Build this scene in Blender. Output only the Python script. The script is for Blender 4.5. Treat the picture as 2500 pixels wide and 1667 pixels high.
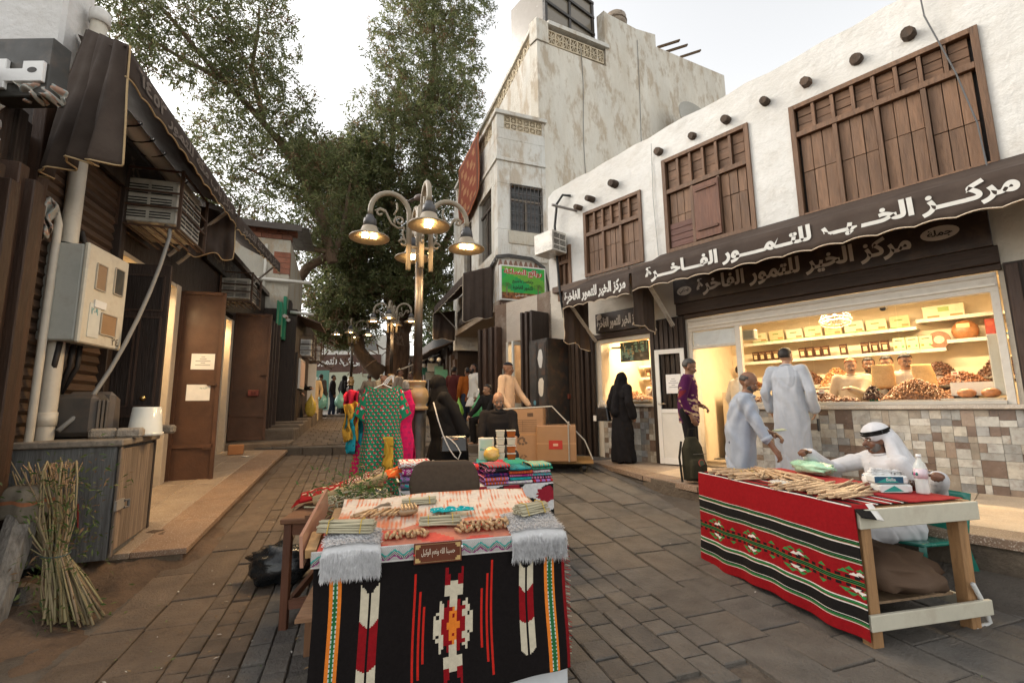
import bpy, bmesh, math, random
import numpy as np
from mathutils import Vector, Matrix, Euler
for _o in list(bpy.data.objects): bpy.data.objects.remove(_o)
S = bpy.context.scene; COL = S.collection
R = math.radians; rnd = random.Random(7); NR = np.random.RandomState(5)
# ---------------------------------------------------------------- camera
TH, ROLL, EYE = R(8.0), R(0.7), 1.45
cam = bpy.data.cameras.new('camera'); cam.lens = 16.0; cam.sensor_width = 36; cam.clip_end = 400; cam.clip_start = .05
co = bpy.data.objects.new('camera', cam); COL.objects.link(co); S.camera = co
_U = Vector((0, -math.sin(TH), math.cos(TH))); _F = Vector((0, math.cos(TH), math.sin(TH))); _R = Vector((1, 0, 0))
_r = _R*math.cos(ROLL)-_U*math.sin(ROLL); _u = _R*math.sin(ROLL)+_U*math.cos(ROLL)
co.matrix_world = Matrix(((_r.x, _u.x, -_F.x, 0), (_r.y, _u.y, -_F.y, 0), (_r.z, _u.z, -_F.z, EYE), (0, 0, 0, 1)))
# ---------------------------------------------------------------- sky, sun, exposure
W = bpy.data.worlds.new("World"); S.world = W; W.use_nodes = True
_n = W.node_tree; _bg = _n.nodes['Background']
_sky = _n.nodes.new('ShaderNodeTexSky'); _sky.sky_type = 'NISHITA'; _sky.sun_disc = False
_sky.sun_elevation = R(30); _sky.sun_rotation = R(-72); _sky.dust_density = 1.5; _sky.air_density = 1.2; _sky.ozone_density = .6
_hs = _n.nodes.new('ShaderNodeHueSaturation'); _hs.inputs['Saturation'].default_value = .22
_n.links.new(_sky.outputs[0], _hs.inputs['Color'])
_tint = _n.nodes.new('ShaderNodeMix'); _tint.data_type = 'RGBA'; _tint.blend_type = 'MULTIPLY'; _tint.inputs[0].default_value = 1
_tint.inputs[7].default_value = (1.0, .962, .905, 1)
_n.links.new(_hs.outputs[0], _tint.inputs[6]); _n.links.new(_tint.outputs[2], _bg.inputs['Color'])
_bg.inputs['Strength'].default_value = .15
_sl = bpy.data.lights.new('sun', 'SUN'); _sl.energy = .5; _sl.angle = R(25); _sl.color = (1, .93, .84)
_so = bpy.data.objects.new('sun', _sl); COL.objects.link(_so)
_az = R(-72); _el = R(30)   # soft hazy sun over the roofs on the left
_dir = Vector((math.sin(_az)*math.cos(_el), math.cos(_az)*math.cos(_el), math.sin(_el)))
_so.rotation_euler = (-_dir).to_track_quat('-Z', 'Y').to_euler()
S.view_settings.view_transform = 'Standard'; S.view_settings.look = 'None'; S.view_settings.gamma = 1
S.view_settings.use_curve_mapping = False; S.view_settings.exposure = 1.4
S.render.engine = 'CYCLES'; S.cycles.use_denoising = True; S.cycles.max_bounces = 5; S.cycles.diffuse_bounces = 3
S.cycles.transparent_max_bounces = 12; S.cycles.sample_clamp_indirect = 6; S.cycles.caustics_reflective = False; S.cycles.caustics_refractive = False

# ---------------------------------------------------------------- mesh helpers
class MB:
    def __init__(s): s.v = []; s.f = []; s.c = []
    def add(s, vs, fs, col):
        n = len(s.v); s.v += [tuple(p) for p in vs]; s.f += [tuple(i+n for i in f) for f in fs]; s.c += [col]*len(fs); return s
    def box(s, x0, x1, y0, y1, z0, z1, col):
        return s.add([(x0, y0, z0), (x1, y0, z0), (x1, y1, z0), (x0, y1, z0), (x0, y0, z1), (x1, y0, z1), (x1, y1, z1), (x0, y1, z1)],
                     [(3, 2, 1, 0), (4, 5, 6, 7), (0, 1, 5, 4), (1, 2, 6, 5), (2, 3, 7, 6), (3, 0, 4, 7)], col)
    def hull8(s, p, col): return s.add(p, [(3, 2, 1, 0), (4, 5, 6, 7), (0, 1, 5, 4), (1, 2, 6, 5), (2, 3, 7, 6), (3, 0, 4, 7)], col)
    def obox(s, c, size, col, rot=None):
        rot = rot or Matrix.Identity(3); c = Vector(c); h = [a/2 for a in size]
        P = [c+rot@Vector((a*h[0], b*h[1], d*h[2])) for d in (-1, 1) for a, b in ((-1, -1), (1, -1), (1, 1), (-1, 1))]
        return s.hull8(P, col)
    def bar(s, a, b, w, h, col, up=(0, 0, 1)):
        a = Vector(a); b = Vector(b); d = (b-a); L = d.length; d.normalize(); x = d.cross(Vector(up))
        if x.length < 1e-4: x = d.cross(Vector((0, 1, 0)))
        x.normalize(); y = x.cross(d)
        return s.obox((a+b)/2, (w, L, h), col, Matrix((x, d, y)).transposed())
    def tube(s, pts, r, col, n=8, cap=True):
        P = [Vector(p) for p in pts]; m = len(P); rr = r if hasattr(r, '__len__') else [r]*m
        vs = []; fs = []; prev = None
        for i, p in enumerate(P):
            t = (P[min(i+1, m-1)]-P[max(i-1, 0)])
            if t.length < 1e-9: t = Vector((0, 0, 1))
            t.normalize()
            if prev is None:
                a = t.cross(Vector((0, 0, 1)));
                if a.length < .05: a = t.cross(Vector((1, 0, 0)))
            else: a = prev-t*prev.dot(t)
            a.normalize(); b = t.cross(a); prev = a
            for k in range(n):
                w = 2*math.pi*k/n; vs.append(p+(a*math.cos(w)+b*math.sin(w))*rr[i])
        for i in range(m-1):
            for k in range(n): fs.append((i*n+k, i*n+(k+1) % n, (i+1)*n+(k+1) % n, (i+1)*n+k))
        if cap: fs.append(tuple(range(n-1, -1, -1))); fs.append(tuple((m-1)*n+k for k in range(n)))
        return s.add(vs, fs, col)
    def lathe(s, prof, c, col, n=16, sx=1, sy=1):
        vs = []; fs = []; c = Vector(c); m = len(prof)
        for r, z in prof:
            for k in range(n): w = 2*math.pi*k/n; vs.append((c.x+r*sx*math.cos(w), c.y+r*sy*math.sin(w), c.z+z))
        for i in range(m-1):
            for k in range(n): fs.append((i*n+k, i*n+(k+1) % n, (i+1)*n+(k+1) % n, (i+1)*n+k))
        fs.append(tuple(range(n-1, -1, -1))); fs.append(tuple((m-1)*n+k for k in range(n)))
        return s.add(vs, fs, col)
    def ball(s, c, r, col, n=10, m=6, rot=None):
        c = Vector(c); r = r if hasattr(r, '__len__') else (r, r, r); vs = []; fs = []
        for i in range(m+1):
            ph = math.pi*(i/m-.5)
            for k in range(n):
                w = 2*math.pi*k/n; q = Vector((r[0]*math.cos(ph)*math.cos(w), r[1]*math.cos(ph)*math.sin(w), r[2]*math.sin(ph)))
                vs.append(c+(rot@q if rot else q))
        for i in range(m):
            for k in range(n): fs.append((i*n+k, i*n+(k+1) % n, (i+1)*n+(k+1) % n, (i+1)*n+k))
        return s.add(vs, fs, col)
    def grid(s, nu, nv, fn, cf):
        n = len(s.v)
        for j in range(nv+1):
            for i in range(nu+1): s.v.append(tuple(fn(i/nu, j/nv)))
        for j in range(nv):
            for i in range(nu):
                a = n+j*(nu+1)+i; s.f.append((a, a+1, a+nu+2, a+nu+1)); s.c.append(cf((i+.5)/nu, (j+.5)/nv) if callable(cf) else cf)
        return s
    def prism(s, poly, d0, d1, fn, col):   # polygon in 2-D pushed from d0 to d1; fn(a,b,d) -> point
        n = len(poly); vs = [fn(a, b, d0) for a, b in poly]+[fn(a, b, d1) for a, b in poly]
        fs = [tuple(range(n-1, -1, -1)), tuple(range(n, 2*n))]+[(i, (i+1) % n, n+(i+1) % n, n+i) for i in range(n)]
        return s.add(vs, fs, col)
    def xf(s, mat):
        s.v = [tuple(mat@Vector(p)) for p in s.v]; return s
    def build(s, name, mat, parent=None, smooth=False, bev=0, solid=0):
        me = bpy.data.meshes.new(name); me.from_pydata(s.v, [], s.f)
        lt = np.zeros(len(me.polygons), dtype=np.int32); me.polygons.foreach_get('loop_total', lt)
        ca = np.ones((len(s.c), 4), dtype=np.float32)
        ca[:, :3] = np.array([c[:3] for c in s.c], dtype=np.float32) if s.c else 0
        at = me.color_attributes.new('Col', 'FLOAT_COLOR', 'CORNER'); at.data.foreach_set('color', np.repeat(ca, lt, axis=0).ravel())
        if smooth: me.polygons.foreach_set('use_smooth', np.ones(len(me.polygons), dtype=bool))
        me.materials.append(MT[mat] if isinstance(mat, str) else mat); me.update()
        o = bpy.data.objects.new(name, me); COL.objects.link(o)
        if parent is not None: o.parent = parent
        if bev:
            b = o.modifiers.new('bevel', 'BEVEL'); b.width = bev; b.segments = 1; b.limit_method = 'ANGLE'
        if solid:
            b = o.modifiers.new('solid', 'SOLIDIFY'); b.thickness = solid; b.offset = 0
        return o

def tag(o, label=None, cat=None, group=None, kind=None):
    for k, v in (('label', label), ('category', cat), ('group', group), ('kind', kind)):
        if v: o[k] = v
    return o
def jit(c, a, b, r=None): k = (r or rnd).uniform(a, b); return tuple(x*k for x in c[:3])
# local frames of the two shop fronts: x runs along the front, away from the camera
RP, RA = Vector((4.04, 6.46, 0)), math.atan2(.749, -.663)      # right: +y of the frame faces the street
LP, LA = Vector((-4.9, 6.3, 0)), math.atan2(.954, -.301)       # left: -y of the frame faces the street
FR = {'W': Matrix.Identity(4), 'R': Matrix.Translation(RP)@Matrix.Rotation(RA, 4, 'Z'), 'L': Matrix.Translation(LP)@Matrix.Rotation(LA, 4, 'Z')}
def thing(name, label, cat, at=(0, 0, 0), rz=0, fr='W', group=None):
    o = bpy.data.objects.new(name, None); o.empty_display_size = .1; COL.objects.link(o)
    o.matrix_world = FR[fr]@Matrix.Translation(Vector(at))@Matrix.Rotation(rz, 4, 'Z')
    return tag(o, label, cat, group)
def place(o, at=(0, 0, 0), rz=0, fr='W'): o.matrix_world = FR[fr]@Matrix.Translation(Vector(at))@Matrix.Rotation(rz, 4, 'Z'); return o
def dup(o, at=None, rz=0, fr='W', label=None):
    c = o.copy(); COL.objects.link(c)
    if at is not None: place(c, at, rz, fr)
    if label: c['label'] = label
    for ch in list(o.children):
        d = ch.copy(); COL.objects.link(d); d.parent = c
        for gch in list(ch.children):
            e = gch.copy(); COL.objects.link(e); e.parent = d
    return c
def share(o, parent=None, loc=(0, 0, 0), rot=(0, 0, 0), sc=(1, 1, 1)):   # another piece with the same mesh
    c = o.copy(); COL.objects.link(c); c.parent = parent; c.location = loc; c.rotation_euler = rot; c.scale = sc; return c
def g(y):    # height of the street, climbing away from the camera, with one step
    if y < 4: return .02*(y-3)
    if y < 6: return .02+.09*(y-4)
    if y < 8.5: return .2+.085*(y-6)
    if y < 9.8: return .4125+.05*(y-8.5)
    if y < 19.5: return .65+.05*(y-9.8)
    return min(1.135+.03*(y-19.5), 1.4)
SW = .43      # top of the right pavement

# ---------------------------------------------------------------- materials: colour comes from each face, the material adds grain, wear and relief
MT = {}
def mk(name, rough=.7, var=.25, scale=6, stretch=(1, 1, 1), bump=.15, bscale=None, metal=0, spots=None, spotamt=.5, spotscale=3, sth=(.5, .68), sss=0, spec=.4, fleck=0, coat=0, bdist=.02, dirt=None):
    m = bpy.data.materials.new(name); m.use_nodes = True; t = m.node_tree; N = t.nodes; Lk = t.links; b = N['Principled BSDF']
    at = N.new('ShaderNodeAttribute'); at.attribute_name = 'Col'; tc = N.new('ShaderNodeTexCoord'); mp = N.new('ShaderNodeMapping'); mp.inputs['Scale'].default_value = stretch
    oi = N.new('ShaderNodeObjectInfo'); ad = N.new('ShaderNodeVectorMath'); ad.operation = 'ADD'
    ml = N.new('ShaderNodeMath'); ml.operation = 'MULTIPLY'; ml.inputs[1].default_value = 37.
    Lk.new(oi.outputs['Random'], ml.inputs[0]); Lk.new(tc.outputs['Object'], ad.inputs[0]); Lk.new(ml.outputs[0], ad.inputs[1]); Lk.new(ad.outputs[0], mp.inputs[0])
    def noise(sc, det=5, ro=.6, src=mp):
        n = N.new('ShaderNodeTexNoise'); n.inputs['Scale'].default_value = sc; n.inputs['Detail'].default_value = det; n.inputs['Roughness'].default_value = ro
        Lk.new(src.outputs[0], n.inputs['Vector']); return n
    def ramp(n, a, b_, c0=0, c1=1):
        r = N.new('ShaderNodeMapRange'); r.inputs[1].default_value = a; r.inputs[2].default_value = b_; r.inputs[3].default_value = c0; r.inputs[4].default_value = c1
        Lk.new(n.outputs[0], r.inputs[0]); return r
    def mix(fac, c0, c1, mode='MIX'):
        x = N.new('ShaderNodeMix'); x.data_type = 'RGBA'; x.blend_type = mode
        (Lk.new(fac.outputs[0], x.inputs[0]) if hasattr(fac, 'outputs') else setattr(x.inputs[0], 'default_value', fac))
        (Lk.new(c0, x.inputs[6]) if not isinstance(c0, tuple) else setattr(x.inputs[6], 'default_value', (*c0, 1)))
        (Lk.new(c1, x.inputs[7]) if not isinstance(c1, tuple) else setattr(x.inputs[7], 'default_value', (*c1, 1)))
        return x.outputs[2]
    n1 = noise(scale); v = ramp(n1, .25, .75, 1-var, 1+var)
    vc = N.new('ShaderNodeVectorMath'); vc.operation = 'SCALE'; Lk.new(at.outputs['Color'], vc.inputs[0]); Lk.new(v.outputs[0], vc.inputs['Scale'])
    c = vc.outputs[0]
    if spots:
        n2 = noise(spotscale, 8, .68); c = mix(ramp(n2, sth[0], sth[1], 0, spotamt), c, spots)
    if dirt:
        n4 = noise(.7, 9, .7); c = mix(ramp(n4, .42, .7, 0, dirt[1]), c, dirt[0])
    if fleck:
        n3 = noise(90, 2, .5); c = mix(ramp(n3, .55, .7, 0, fleck), c, (.75, .68, .58))
    Lk.new(c, b.inputs['Base Color']); b.inputs['Roughness'].default_value = rough; b.inputs['Metallic'].default_value = metal
    b.inputs['Specular IOR Level'].default_value = spec
    if sss: b.inputs['Subsurface Weight'].default_value = sss; b.inputs['Subsurface Radius'].default_value = (.012, .005, .003)
    if coat: b.inputs['Coat Weight'].default_value = coat; b.inputs['Coat Roughness'].default_value = .15
    rr = ramp(noise(scale*1.7), .3, .7, max(.05, rough-.12), min(1, rough+.1)); Lk.new(rr.outputs[0], b.inputs['Roughness'])
    if bump:
        bn = noise(bscale or scale*3, 6, .65); bp = N.new('ShaderNodeBump'); bp.inputs['Strength'].default_value = bump; bp.inputs['Distance'].default_value = bdist
        Lk.new(bn.outputs[0], bp.inputs['Height']); Lk.new(bp.outputs[0], b.inputs['Normal'])
    MT[name] = m; return m
mk('plain', .6, .08, 8, bump=.05)
mk('paint', .45, .14, 5, bump=.08, spots=(.16, .1, .06), spotamt=.3, spotscale=5)
mk('gloss', .18, .06, 6, bump=.02, spec=.5)
mk('metal', .38, .18, 5, bump=.06, spots=(.1, .05, .03), spotamt=.55, spotscale=4, spec=.5)
mk('steel', .28, .1, 6, bump=.03, metal=1)
mk('rust', .55, .3, 3, bump=.2, spots=(.09, .04, .02), spotamt=.7, spotscale=5, bscale=30)
mk('wood', .62, .42, 5, (7, 7, .8), .35, 9, spots=(.02, .013, .01), spotamt=.45, spotscale=2.5)
mk('woodx', .62, .42, 5, (.8, 7, 7), .35, 9, spots=(.02, .013, .01), spotamt=.45, spotscale=2.5)
mk('weathered', .8, .4, 4, (9, 9, .6), .6, 8, spots=(.07, .055, .045), spotamt=.75, spotscale=3)
mk('plaster', .9, .09, 1.2, bump=.8, bscale=7, bdist=.03, spots=(.42, .37, .3), spotamt=.3, spotscale=3.2, dirt=((.46, .41, .34), .35))
mk('oldplaster', .9, .14, 1.0, bump=.9, bscale=9, bdist=.04, spots=(.36, .26, .16), spotamt=.62, spotscale=2.3, sth=(.5, .6), stretch=(1, 1, .45), dirt=((.5, .41, .29), .45))
mk('stone', .8, .4, 4.5, bump=1.0, bscale=34, bdist=.024, spots=(.06, .052, .044), spotamt=.5, spotscale=9, dirt=((.19, .15, .115), .42))
mk('granite', .5, .2, 4, bump=.15, bscale=60, fleck=.55, spots=(.2, .11, .07), spotamt=.35, spotscale=50, dirt=((.16, .1, .07), .4))
mk('tile', .22, .28, 9, (1, 1, 1), .15, 14, spots=(.19, .13, .1), spotamt=.5, spotscale=14, spec=.5)
mk('dirt', .95, .35, 3, bump=1., bscale=22, bdist=.03, spots=(.05, .035, .026), spotamt=.7, spotscale=4)
mk('cloth', .92, .14, 40, bump=.35, bscale=220, bdist=.004, spec=.15)
mk('canvas', .82, .2, 3, bump=.3, bscale=60, bdist=.006, spots=(.11, .085, .068), spotamt=.3, spotscale=2, spec=.2)
mk('skin', .5, .12, 14, bump=.12, bscale=70, bdist=.004, sss=.08)
mk('hair', .6, .35, 40, (1, 1, .3), .5, 60, bdist=.006)
mk('leaf', .5, .45, .55, bump=0, spec=.3)
def see_through(name, w):   # thin leaves and hairs let light through
    m = MT[name]; t = m.node_tree; N = t.nodes; b = N['Principled BSDF']; tr = N.new('ShaderNodeBsdfTranslucent'); x = N.new('ShaderNodeMixShader'); x.inputs[0].default_value = w
    t.links.new(b.inputs['Base Color'].links[0].from_socket, tr.inputs[0]); t.links.new(b.outputs[0], x.inputs[1]); t.links.new(tr.outputs[0], x.inputs[2]); t.links.new(x.outputs[0], N['Material Output'].inputs[0])
mk('bark', .85, .4, 3, (3, 3, .6), 1., 8, bdist=.05, spots=(.06, .035, .02), spotamt=.5, spotscale=3)
mk('food', .4, .3, 30, bump=.3, bscale=50, bdist=.006, spec=.5)
mk('fur', .95, .08, 30, bump=0, spec=.1); see_through('fur', .45); see_through('leaf', .45)
mk('garment', .9, .1, 9, bump=.12, bscale=90, bdist=.003, spec=.12)
mk('plasticbag', .25, .15, 8, bump=.5, bscale=14, bdist=.01, spec=.6)
def emit(name, col, st):
    m = bpy.data.materials.new(name); m.use_nodes = True; b = m.node_tree.nodes['Principled BSDF']
    b.inputs['Base Color'].default_value = (*col, 1); b.inputs['Emission Color'].default_value = (*col, 1); b.inputs['Emission Strength'].default_value = st; MT[name] = m
emit('lamp', (1, .66, .28), 22); emit('tubelight', (1, .78, .45), 11); emit('screen', (.2, .3, .34), .5)
def clear(name, col, rough, tr, ior=1.45):
    m = bpy.data.materials.new(name); m.use_nodes = True; t = m.node_tree; N = t.nodes; b = N['Principled BSDF']; b.inputs['Base Color'].default_value = (*col, 1); b.inputs['Roughness'].default_value = rough
    x = N.new('ShaderNodeMixShader'); a = N.new('ShaderNodeBsdfTransparent'); a.inputs[0].default_value = (*[min(1, .75+.25*c) for c in col], 1) if name != 'glass' else (.98, .98, .97, 1); x.inputs[0].default_value = tr
    t.links.new(b.outputs[0], x.inputs[1]); t.links.new(a.outputs[0], x.inputs[2]); t.links.new(x.outputs[0], N['Material Output'].inputs[0]); MT[name] = m
clear('glass', (.01, .012, .012), .02, .97); clear('film', (.85, .9, .88), .15, .6); clear('filmwarm', (.9, .75, .5), .2, .45)

# ---------------------------------------------------------------- lettering (Arabic letters are given in their joined shapes)
AF = {k: [int(x, 16) for x in v.split()] for k, v in {'ا': 'FE8D FE8E', 'ب': 'FE8F FE90 FE91 FE92', 'ة': 'FE93 FE94', 'ت': 'FE95 FE96 FE97 FE98', 'ج': 'FE9D FE9E FE9F FEA0', 'ح': 'FEA1 FEA2 FEA3 FEA4', 'خ': 'FEA5 FEA6 FEA7 FEA8', 'د': 'FEA9 FEAA', 'ر': 'FEAD FEAE', 'ز': 'FEAF FEB0', 'س': 'FEB1 FEB2 FEB3 FEB4', 'ص': 'FEB9 FEBA FEBB FEBC', 'ط': 'FEC1 FEC2 FEC3 FEC4', 'ع': 'FEC9 FECA FECB FECC', 'ف': 'FED1 FED2 FED3 FED4', 'ق': 'FED5 FED6 FED7 FED8', 'ك': 'FED9 FEDA FEDB FEDC', 'ل': 'FEDD FEDE FEDF FEE0', 'م': 'FEE1 FEE2 FEE3 FEE4', 'ن': 'FEE5 FEE6 FEE7 FEE8', 'ه': 'FEE9 FEEA FEEB FEEC', 'و': 'FEED FEEE', 'ي': 'FEF1 FEF2 FEF3 FEF4', 'ئ': 'FE89 FE8A FE8B FE8C'}.items()}
def arabic(s):
    out = []
    for w in s.split(' '):
        r = []
        for i, ch in enumerate(w):
            f = AF.get(ch)
            if not f: r.append(ch); continue
            pj = i > 0 and (w[i-1] == 'ـ' or (w[i-1] in AF and len(AF[w[i-1]]) == 4)); nj = i < len(w)-1 and (w[i+1] == 'ـ' or w[i+1] in AF) and len(f) == 4
            r.append(chr(f[(3 if nj else 1) if pj else (2 if nj else 0)]))
        out.append(''.join(reversed(r)))
    return ' '.join(reversed(out))
def letters(text, width, height, fn, col, parent, mat='plain', name='lettering', bold=.02, ar=True, depth=.0005):
    """flat letters filling width x height; fn(a, b, d): a 0..width, b 0..height, d raise above the board"""
    cu = bpy.data.curves.new('t', 'FONT'); cu.body = arabic(text) if ar else text; cu.size = 1; cu.offset = bold; cu.resolution_u = 3
    ob = bpy.data.objects.new('t', cu); COL.objects.link(ob)
    dg = bpy.context.evaluated_depsgraph_get(); me = bpy.data.meshes.new_from_object(ob.evaluated_get(dg))
    bpy.data.objects.remove(ob); bpy.data.curves.remove(cu)
    nv = len(me.vertices); co_ = np.zeros(nv*3); me.vertices.foreach_get('co', co_); co_ = co_.reshape(-1, 3)
    mn = co_.min(0); mx = co_.max(0); sx = width/(mx[0]-mn[0]); sy = height/(mx[1]-mn[1])
    par = list(range(nv))
    def fd(a):
        while par[a] != a: par[a] = par[par[a]]; a = par[a]
        return a
    for p in me.polygons:
        vs = list(p.vertices); r0 = fd(vs[0])
        for q in vs[1:]: par[fd(q)] = r0
    ids = {}; b = MB(); V = []
    for i in range(nv):
        k = ids.setdefault(fd(i), len(ids)); x = (co_[i][0]-mn[0])*sx; y = (co_[i][1]-mn[1])*sy
        V.append(fn(x, y, .001+depth*(k % 4)))
    b.add(V, [tuple(p.vertices) for p in me.polygons], col); bpy.data.meshes.remove(me)
    return b.build(name, mat, parent)
def wobble(seed, n=6, k=(3, 3, 3)):   # cheap smooth noise: a sum of sines
    r = np.random.RandomState(seed); A = r.normal(size=(n, 3))*np.array(k); ph = r.rand(n)*6.28; am = 1/np.arange(1, n+1)**.5
    return lambda P: (np.sin(np.asarray(P)@A.T+ph)*am).sum(-1)/am.sum()
def lin(h): # sRGB hex to linear
    return tuple((int(h[i:i+2], 16)/255)**2.2 for i in (0, 2, 4))
# ================================================================ STREET
SD = Vector((-.32, .947)); SR = Vector((.947, .32))
def uv2(u, v): return (SR.x*u+SD.x*v, SR.y*u+SD.y*v)
street = MB()
ys = [-4, 0, 3, 4, 6, 8.5, 9.8, 9.801, 12, 15, 19.5, 24, 28.4, 45, 90]; xs = [-70, -20, -8, -4, 0, 4, 8, 20, 70]
for j in range(len(ys)-1):
    for i in range(len(xs)-1):
        z0 = g(ys[j]+1e-6)-.012; z1 = g(ys[j+1]-1e-6)-.012
        if ys[j] == 9.8: z0, z1 = g(9.7999)-.012, g(9.8011)-.012
        street.add([(xs[i], ys[j], z0), (xs[i+1], ys[j], z0), (xs[i+1], ys[j+1], z1), (xs[i], ys[j+1], z1)], [(0, 1, 2, 3)], (.12, .1, .08))
STREET = tag(street.build('street', 'dirt'), kind='structure')
def block(mb, x0, x1, y0, y1, h, b, col, rng=None):   # a stone: sides and a worn, bevelled top
    j = lambda a: (rng.uniform(-a, a) if rng else 0)
    vs = [(x0, y0, -.03), (x1, y0, -.03), (x1, y1, -.03), (x0, y1, -.03), (x0, y0, h-b), (x1, y0, h-b), (x1, y1, h-b), (x0, y1, h-b)]
    vs += [(x0+b*1.5, y0+b*1.5, h+j(.003)), (x1-b*1.5, y0+b*1.5, h+j(.003)), (x1-b*1.5, y1-b*1.5, h+j(.003)), (x0+b*1.5, y1-b*1.5, h+j(.003))]
    return mb.add(vs, [(8, 9, 10, 11), (0, 1, 5, 4), (1, 2, 6, 5), (2, 3, 7, 6), (3, 0, 4, 7), (4, 5, 9, 8), (5, 6, 10, 9), (6, 7, 11, 10), (7, 4, 8, 11)], col)
def seen(x, y, z):
    p = Vector((x, y, z-EYE)); f = p.dot(_F)
    if f < .3: return None
    return 1176+1045*p.dot(_r)/f, 784-1045*p.dot(_u)/f, f
stones = []
def kerb_u(v): return -1.42   # the left kerb in street coordinates
def lanes(u0, u1, lw, l0, l1, v0, v1, kind, rg):
    n = max(1, round((u1-u0)/lw)); w = (u1-u0)/n
    for i in range(n):
        v = v0+rg.uniform(0, l1)
        while v < v1:
            L = rg.uniform(l0, l1); stones.append((u0+i*w, u0+(i+1)*w, v, v+L, kind)); v += L
rg = random.Random(3)
lanes(-1.6, -.98, .31, .35, .7, 1.2, 10.6, 'slab', rg)
lanes(-.98, 1.0, .135, .15, .23, 1.2, 11.2, 'sett', rg)
lanes(1.0, 2.15, .17, .17, .28, 2.0, 11.2, 'sett', rg)
lanes(2.15, 6.6, .34, .34, .62, .8, 11.2, 'slab', rg)
items = []
for (u0, u1, v0, v1, k) in stones:
    x, y = uv2((u0+u1)/2, (v0+v1)/2)
    if y > 9.7 or y < .9: continue
    s = seen(x, y, g(y))
    if not s or not (-140 < s[0] < 2500 and s[1] < 1640): continue
    hid = (740 < s[0] < 1270 and s[1] > 1060)
    items.append((-(u1-u0)*(v1-v0)*(1.45-g(y))/s[2]**3*(0 if hid else 1), u0, u1, v0, v1, k, x, y))
items.sort(key=lambda q: q[0])
SCOL = [(.118, .11, .1), (.104, .097, .089), (.128, .117, .103), (.09, .085, .08), (.122, .108, .092)]
def scol(u, rg):
    c = rg.choice(SCOL); k = rg.uniform(.85, 1.15); w = max(0, min(1, (.2-u)/1.2))   # browner, dustier towards the left gutter
    return tuple(a*k*(1-w)+b*k*w for a, b in zip(c, (.145, .104, .072)))
rest = MB(); protos = {}
for n, (_, u0, u1, v0, v1, k, x, y) in enumerate(items):
    w, L = u1-u0-.011, v1-v0-.011; tilt = math.atan((g(y+.2)-g(y-.2))/.4)
    dz = rg.uniform(-.006, .008); cl = scol(u0, rg); ang = math.atan2(SD.y, SD.x)-math.pi/2
    if n < 298:
        key = (k, rg.randrange(6), u0 < -.6)
        if key not in protos:
            m_ = MB(); W0, L0 = (.45, .7) if k == 'slab' else (.17, .22)
            block(m_, -W0/2, W0/2, -L0/2, L0/2, .009, .005, cl, rg)
            protos[key] = (m_.build('paving_stone' if k == 'slab' else 'cobble', 'stone', STREET), W0, L0, [0])
        p, W0, L0, used = protos[key]
        o = p if not used[0] else share(p, STREET); used[0] = 1
        o.location = (x, y, g(y)+dz); o.rotation_euler = Euler((tilt+rg.uniform(-.012, .012), rg.uniform(-.012, .012), ang+rg.uniform(-.02, .02))); o.scale = (w/W0, L/L0, 1)
    else:
        m_ = MB(); block(m_, -w/2, w/2, -L/2, L/2, .012, .006, cl, rg)
        m_.xf(Matrix.Translation((x, y, g(y)+dz))@Euler((tilt, 0, ang)).to_matrix().to_4x4()); rest.add(m_.v, m_.f, cl)
for i in range(34):   # upper street beyond the step: small setts
    v = 10.6+i*.36
    for j in range(28):
        u = -2.4+j*.3+(.15 if i % 2 else 0); x, y = uv2(u, v)
        if y < 9.95: continue
        m_ = MB(); cl = scol(u-.2, rg); block(m_, -.14, .14, -.17, .17, .012, .008, cl, rg)
        m_.xf(Matrix.Translation((x, y, g(y)+rg.uniform(-.004, .004)))@Euler((math.atan(.05), 0, math.atan2(SD.y, SD.x)-math.pi/2)).to_matrix().to_4x4()); rest.add(m_.v, m_.f, cl)
tag(rest.build('paving', 'stone', STREET), kind='stuff')
for i in range(11):   # the kerb of the step across the street
    x = -5.6+i*.62; m_ = MB(); m_.box(x, x+.6, 9.62, 9.84, .42, .652, (.085, .075, .065)); m_.build('kerb_stone', 'stone', STREET, bev=.015)
for i in range(9):   # second low step
    x = -7.4+i*.7; m_ = MB(); m_.box(x, x+.68, 18.3, 18.5, 1.0, 1.17, (.1, .09, .08)); m_.build('kerb_stone', 'stone', STREET, bev=.015)
lit = MB()
for i in range(420):   # small dry leaves, twigs and scraps lying about
    u, v = (rg.uniform(-1.4, -.2) if i % 3 else rg.uniform(-1.2, 5)), rg.uniform(1.6, 9.4); x, y = uv2(u, v); s = rg.uniform(.006, .02); w = rg.uniform(0, 6.28); z = g(y)+.016+.004*rg.random()
    c = jit(rg.choice([(.2, .11, .04), (.1, .14, .04), (.3, .2, .1), (.45, .43, .4)]), .6, 1.2, rg); dx, dy = math.cos(w)*s, math.sin(w)*s
    lit.add([(x-dx, y-dy, z), (x-dy*.4, y+dx*.4, z+.004), (x+dx, y+dy, z+.003), (x+dy*.4, y-dx*.4, z+.002)], [(0, 1, 2, 3)], c)
tag(lit.build('leaf_litter', 'plain'), 'small dry leaves and paper scraps scattered over the paving', 'litter', kind='stuff')
upper = MB(); upper.add([(-9, 18.45, 1.166), (-1.0, 18.45, 1.166), (-1.0, 30, 1.41), (-9, 30, 1.41)], [(0, 1, 2, 3)], (.2, .18, .16)); tag(upper.build('upper_pavement', 'stone'), kind='structure')

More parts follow.
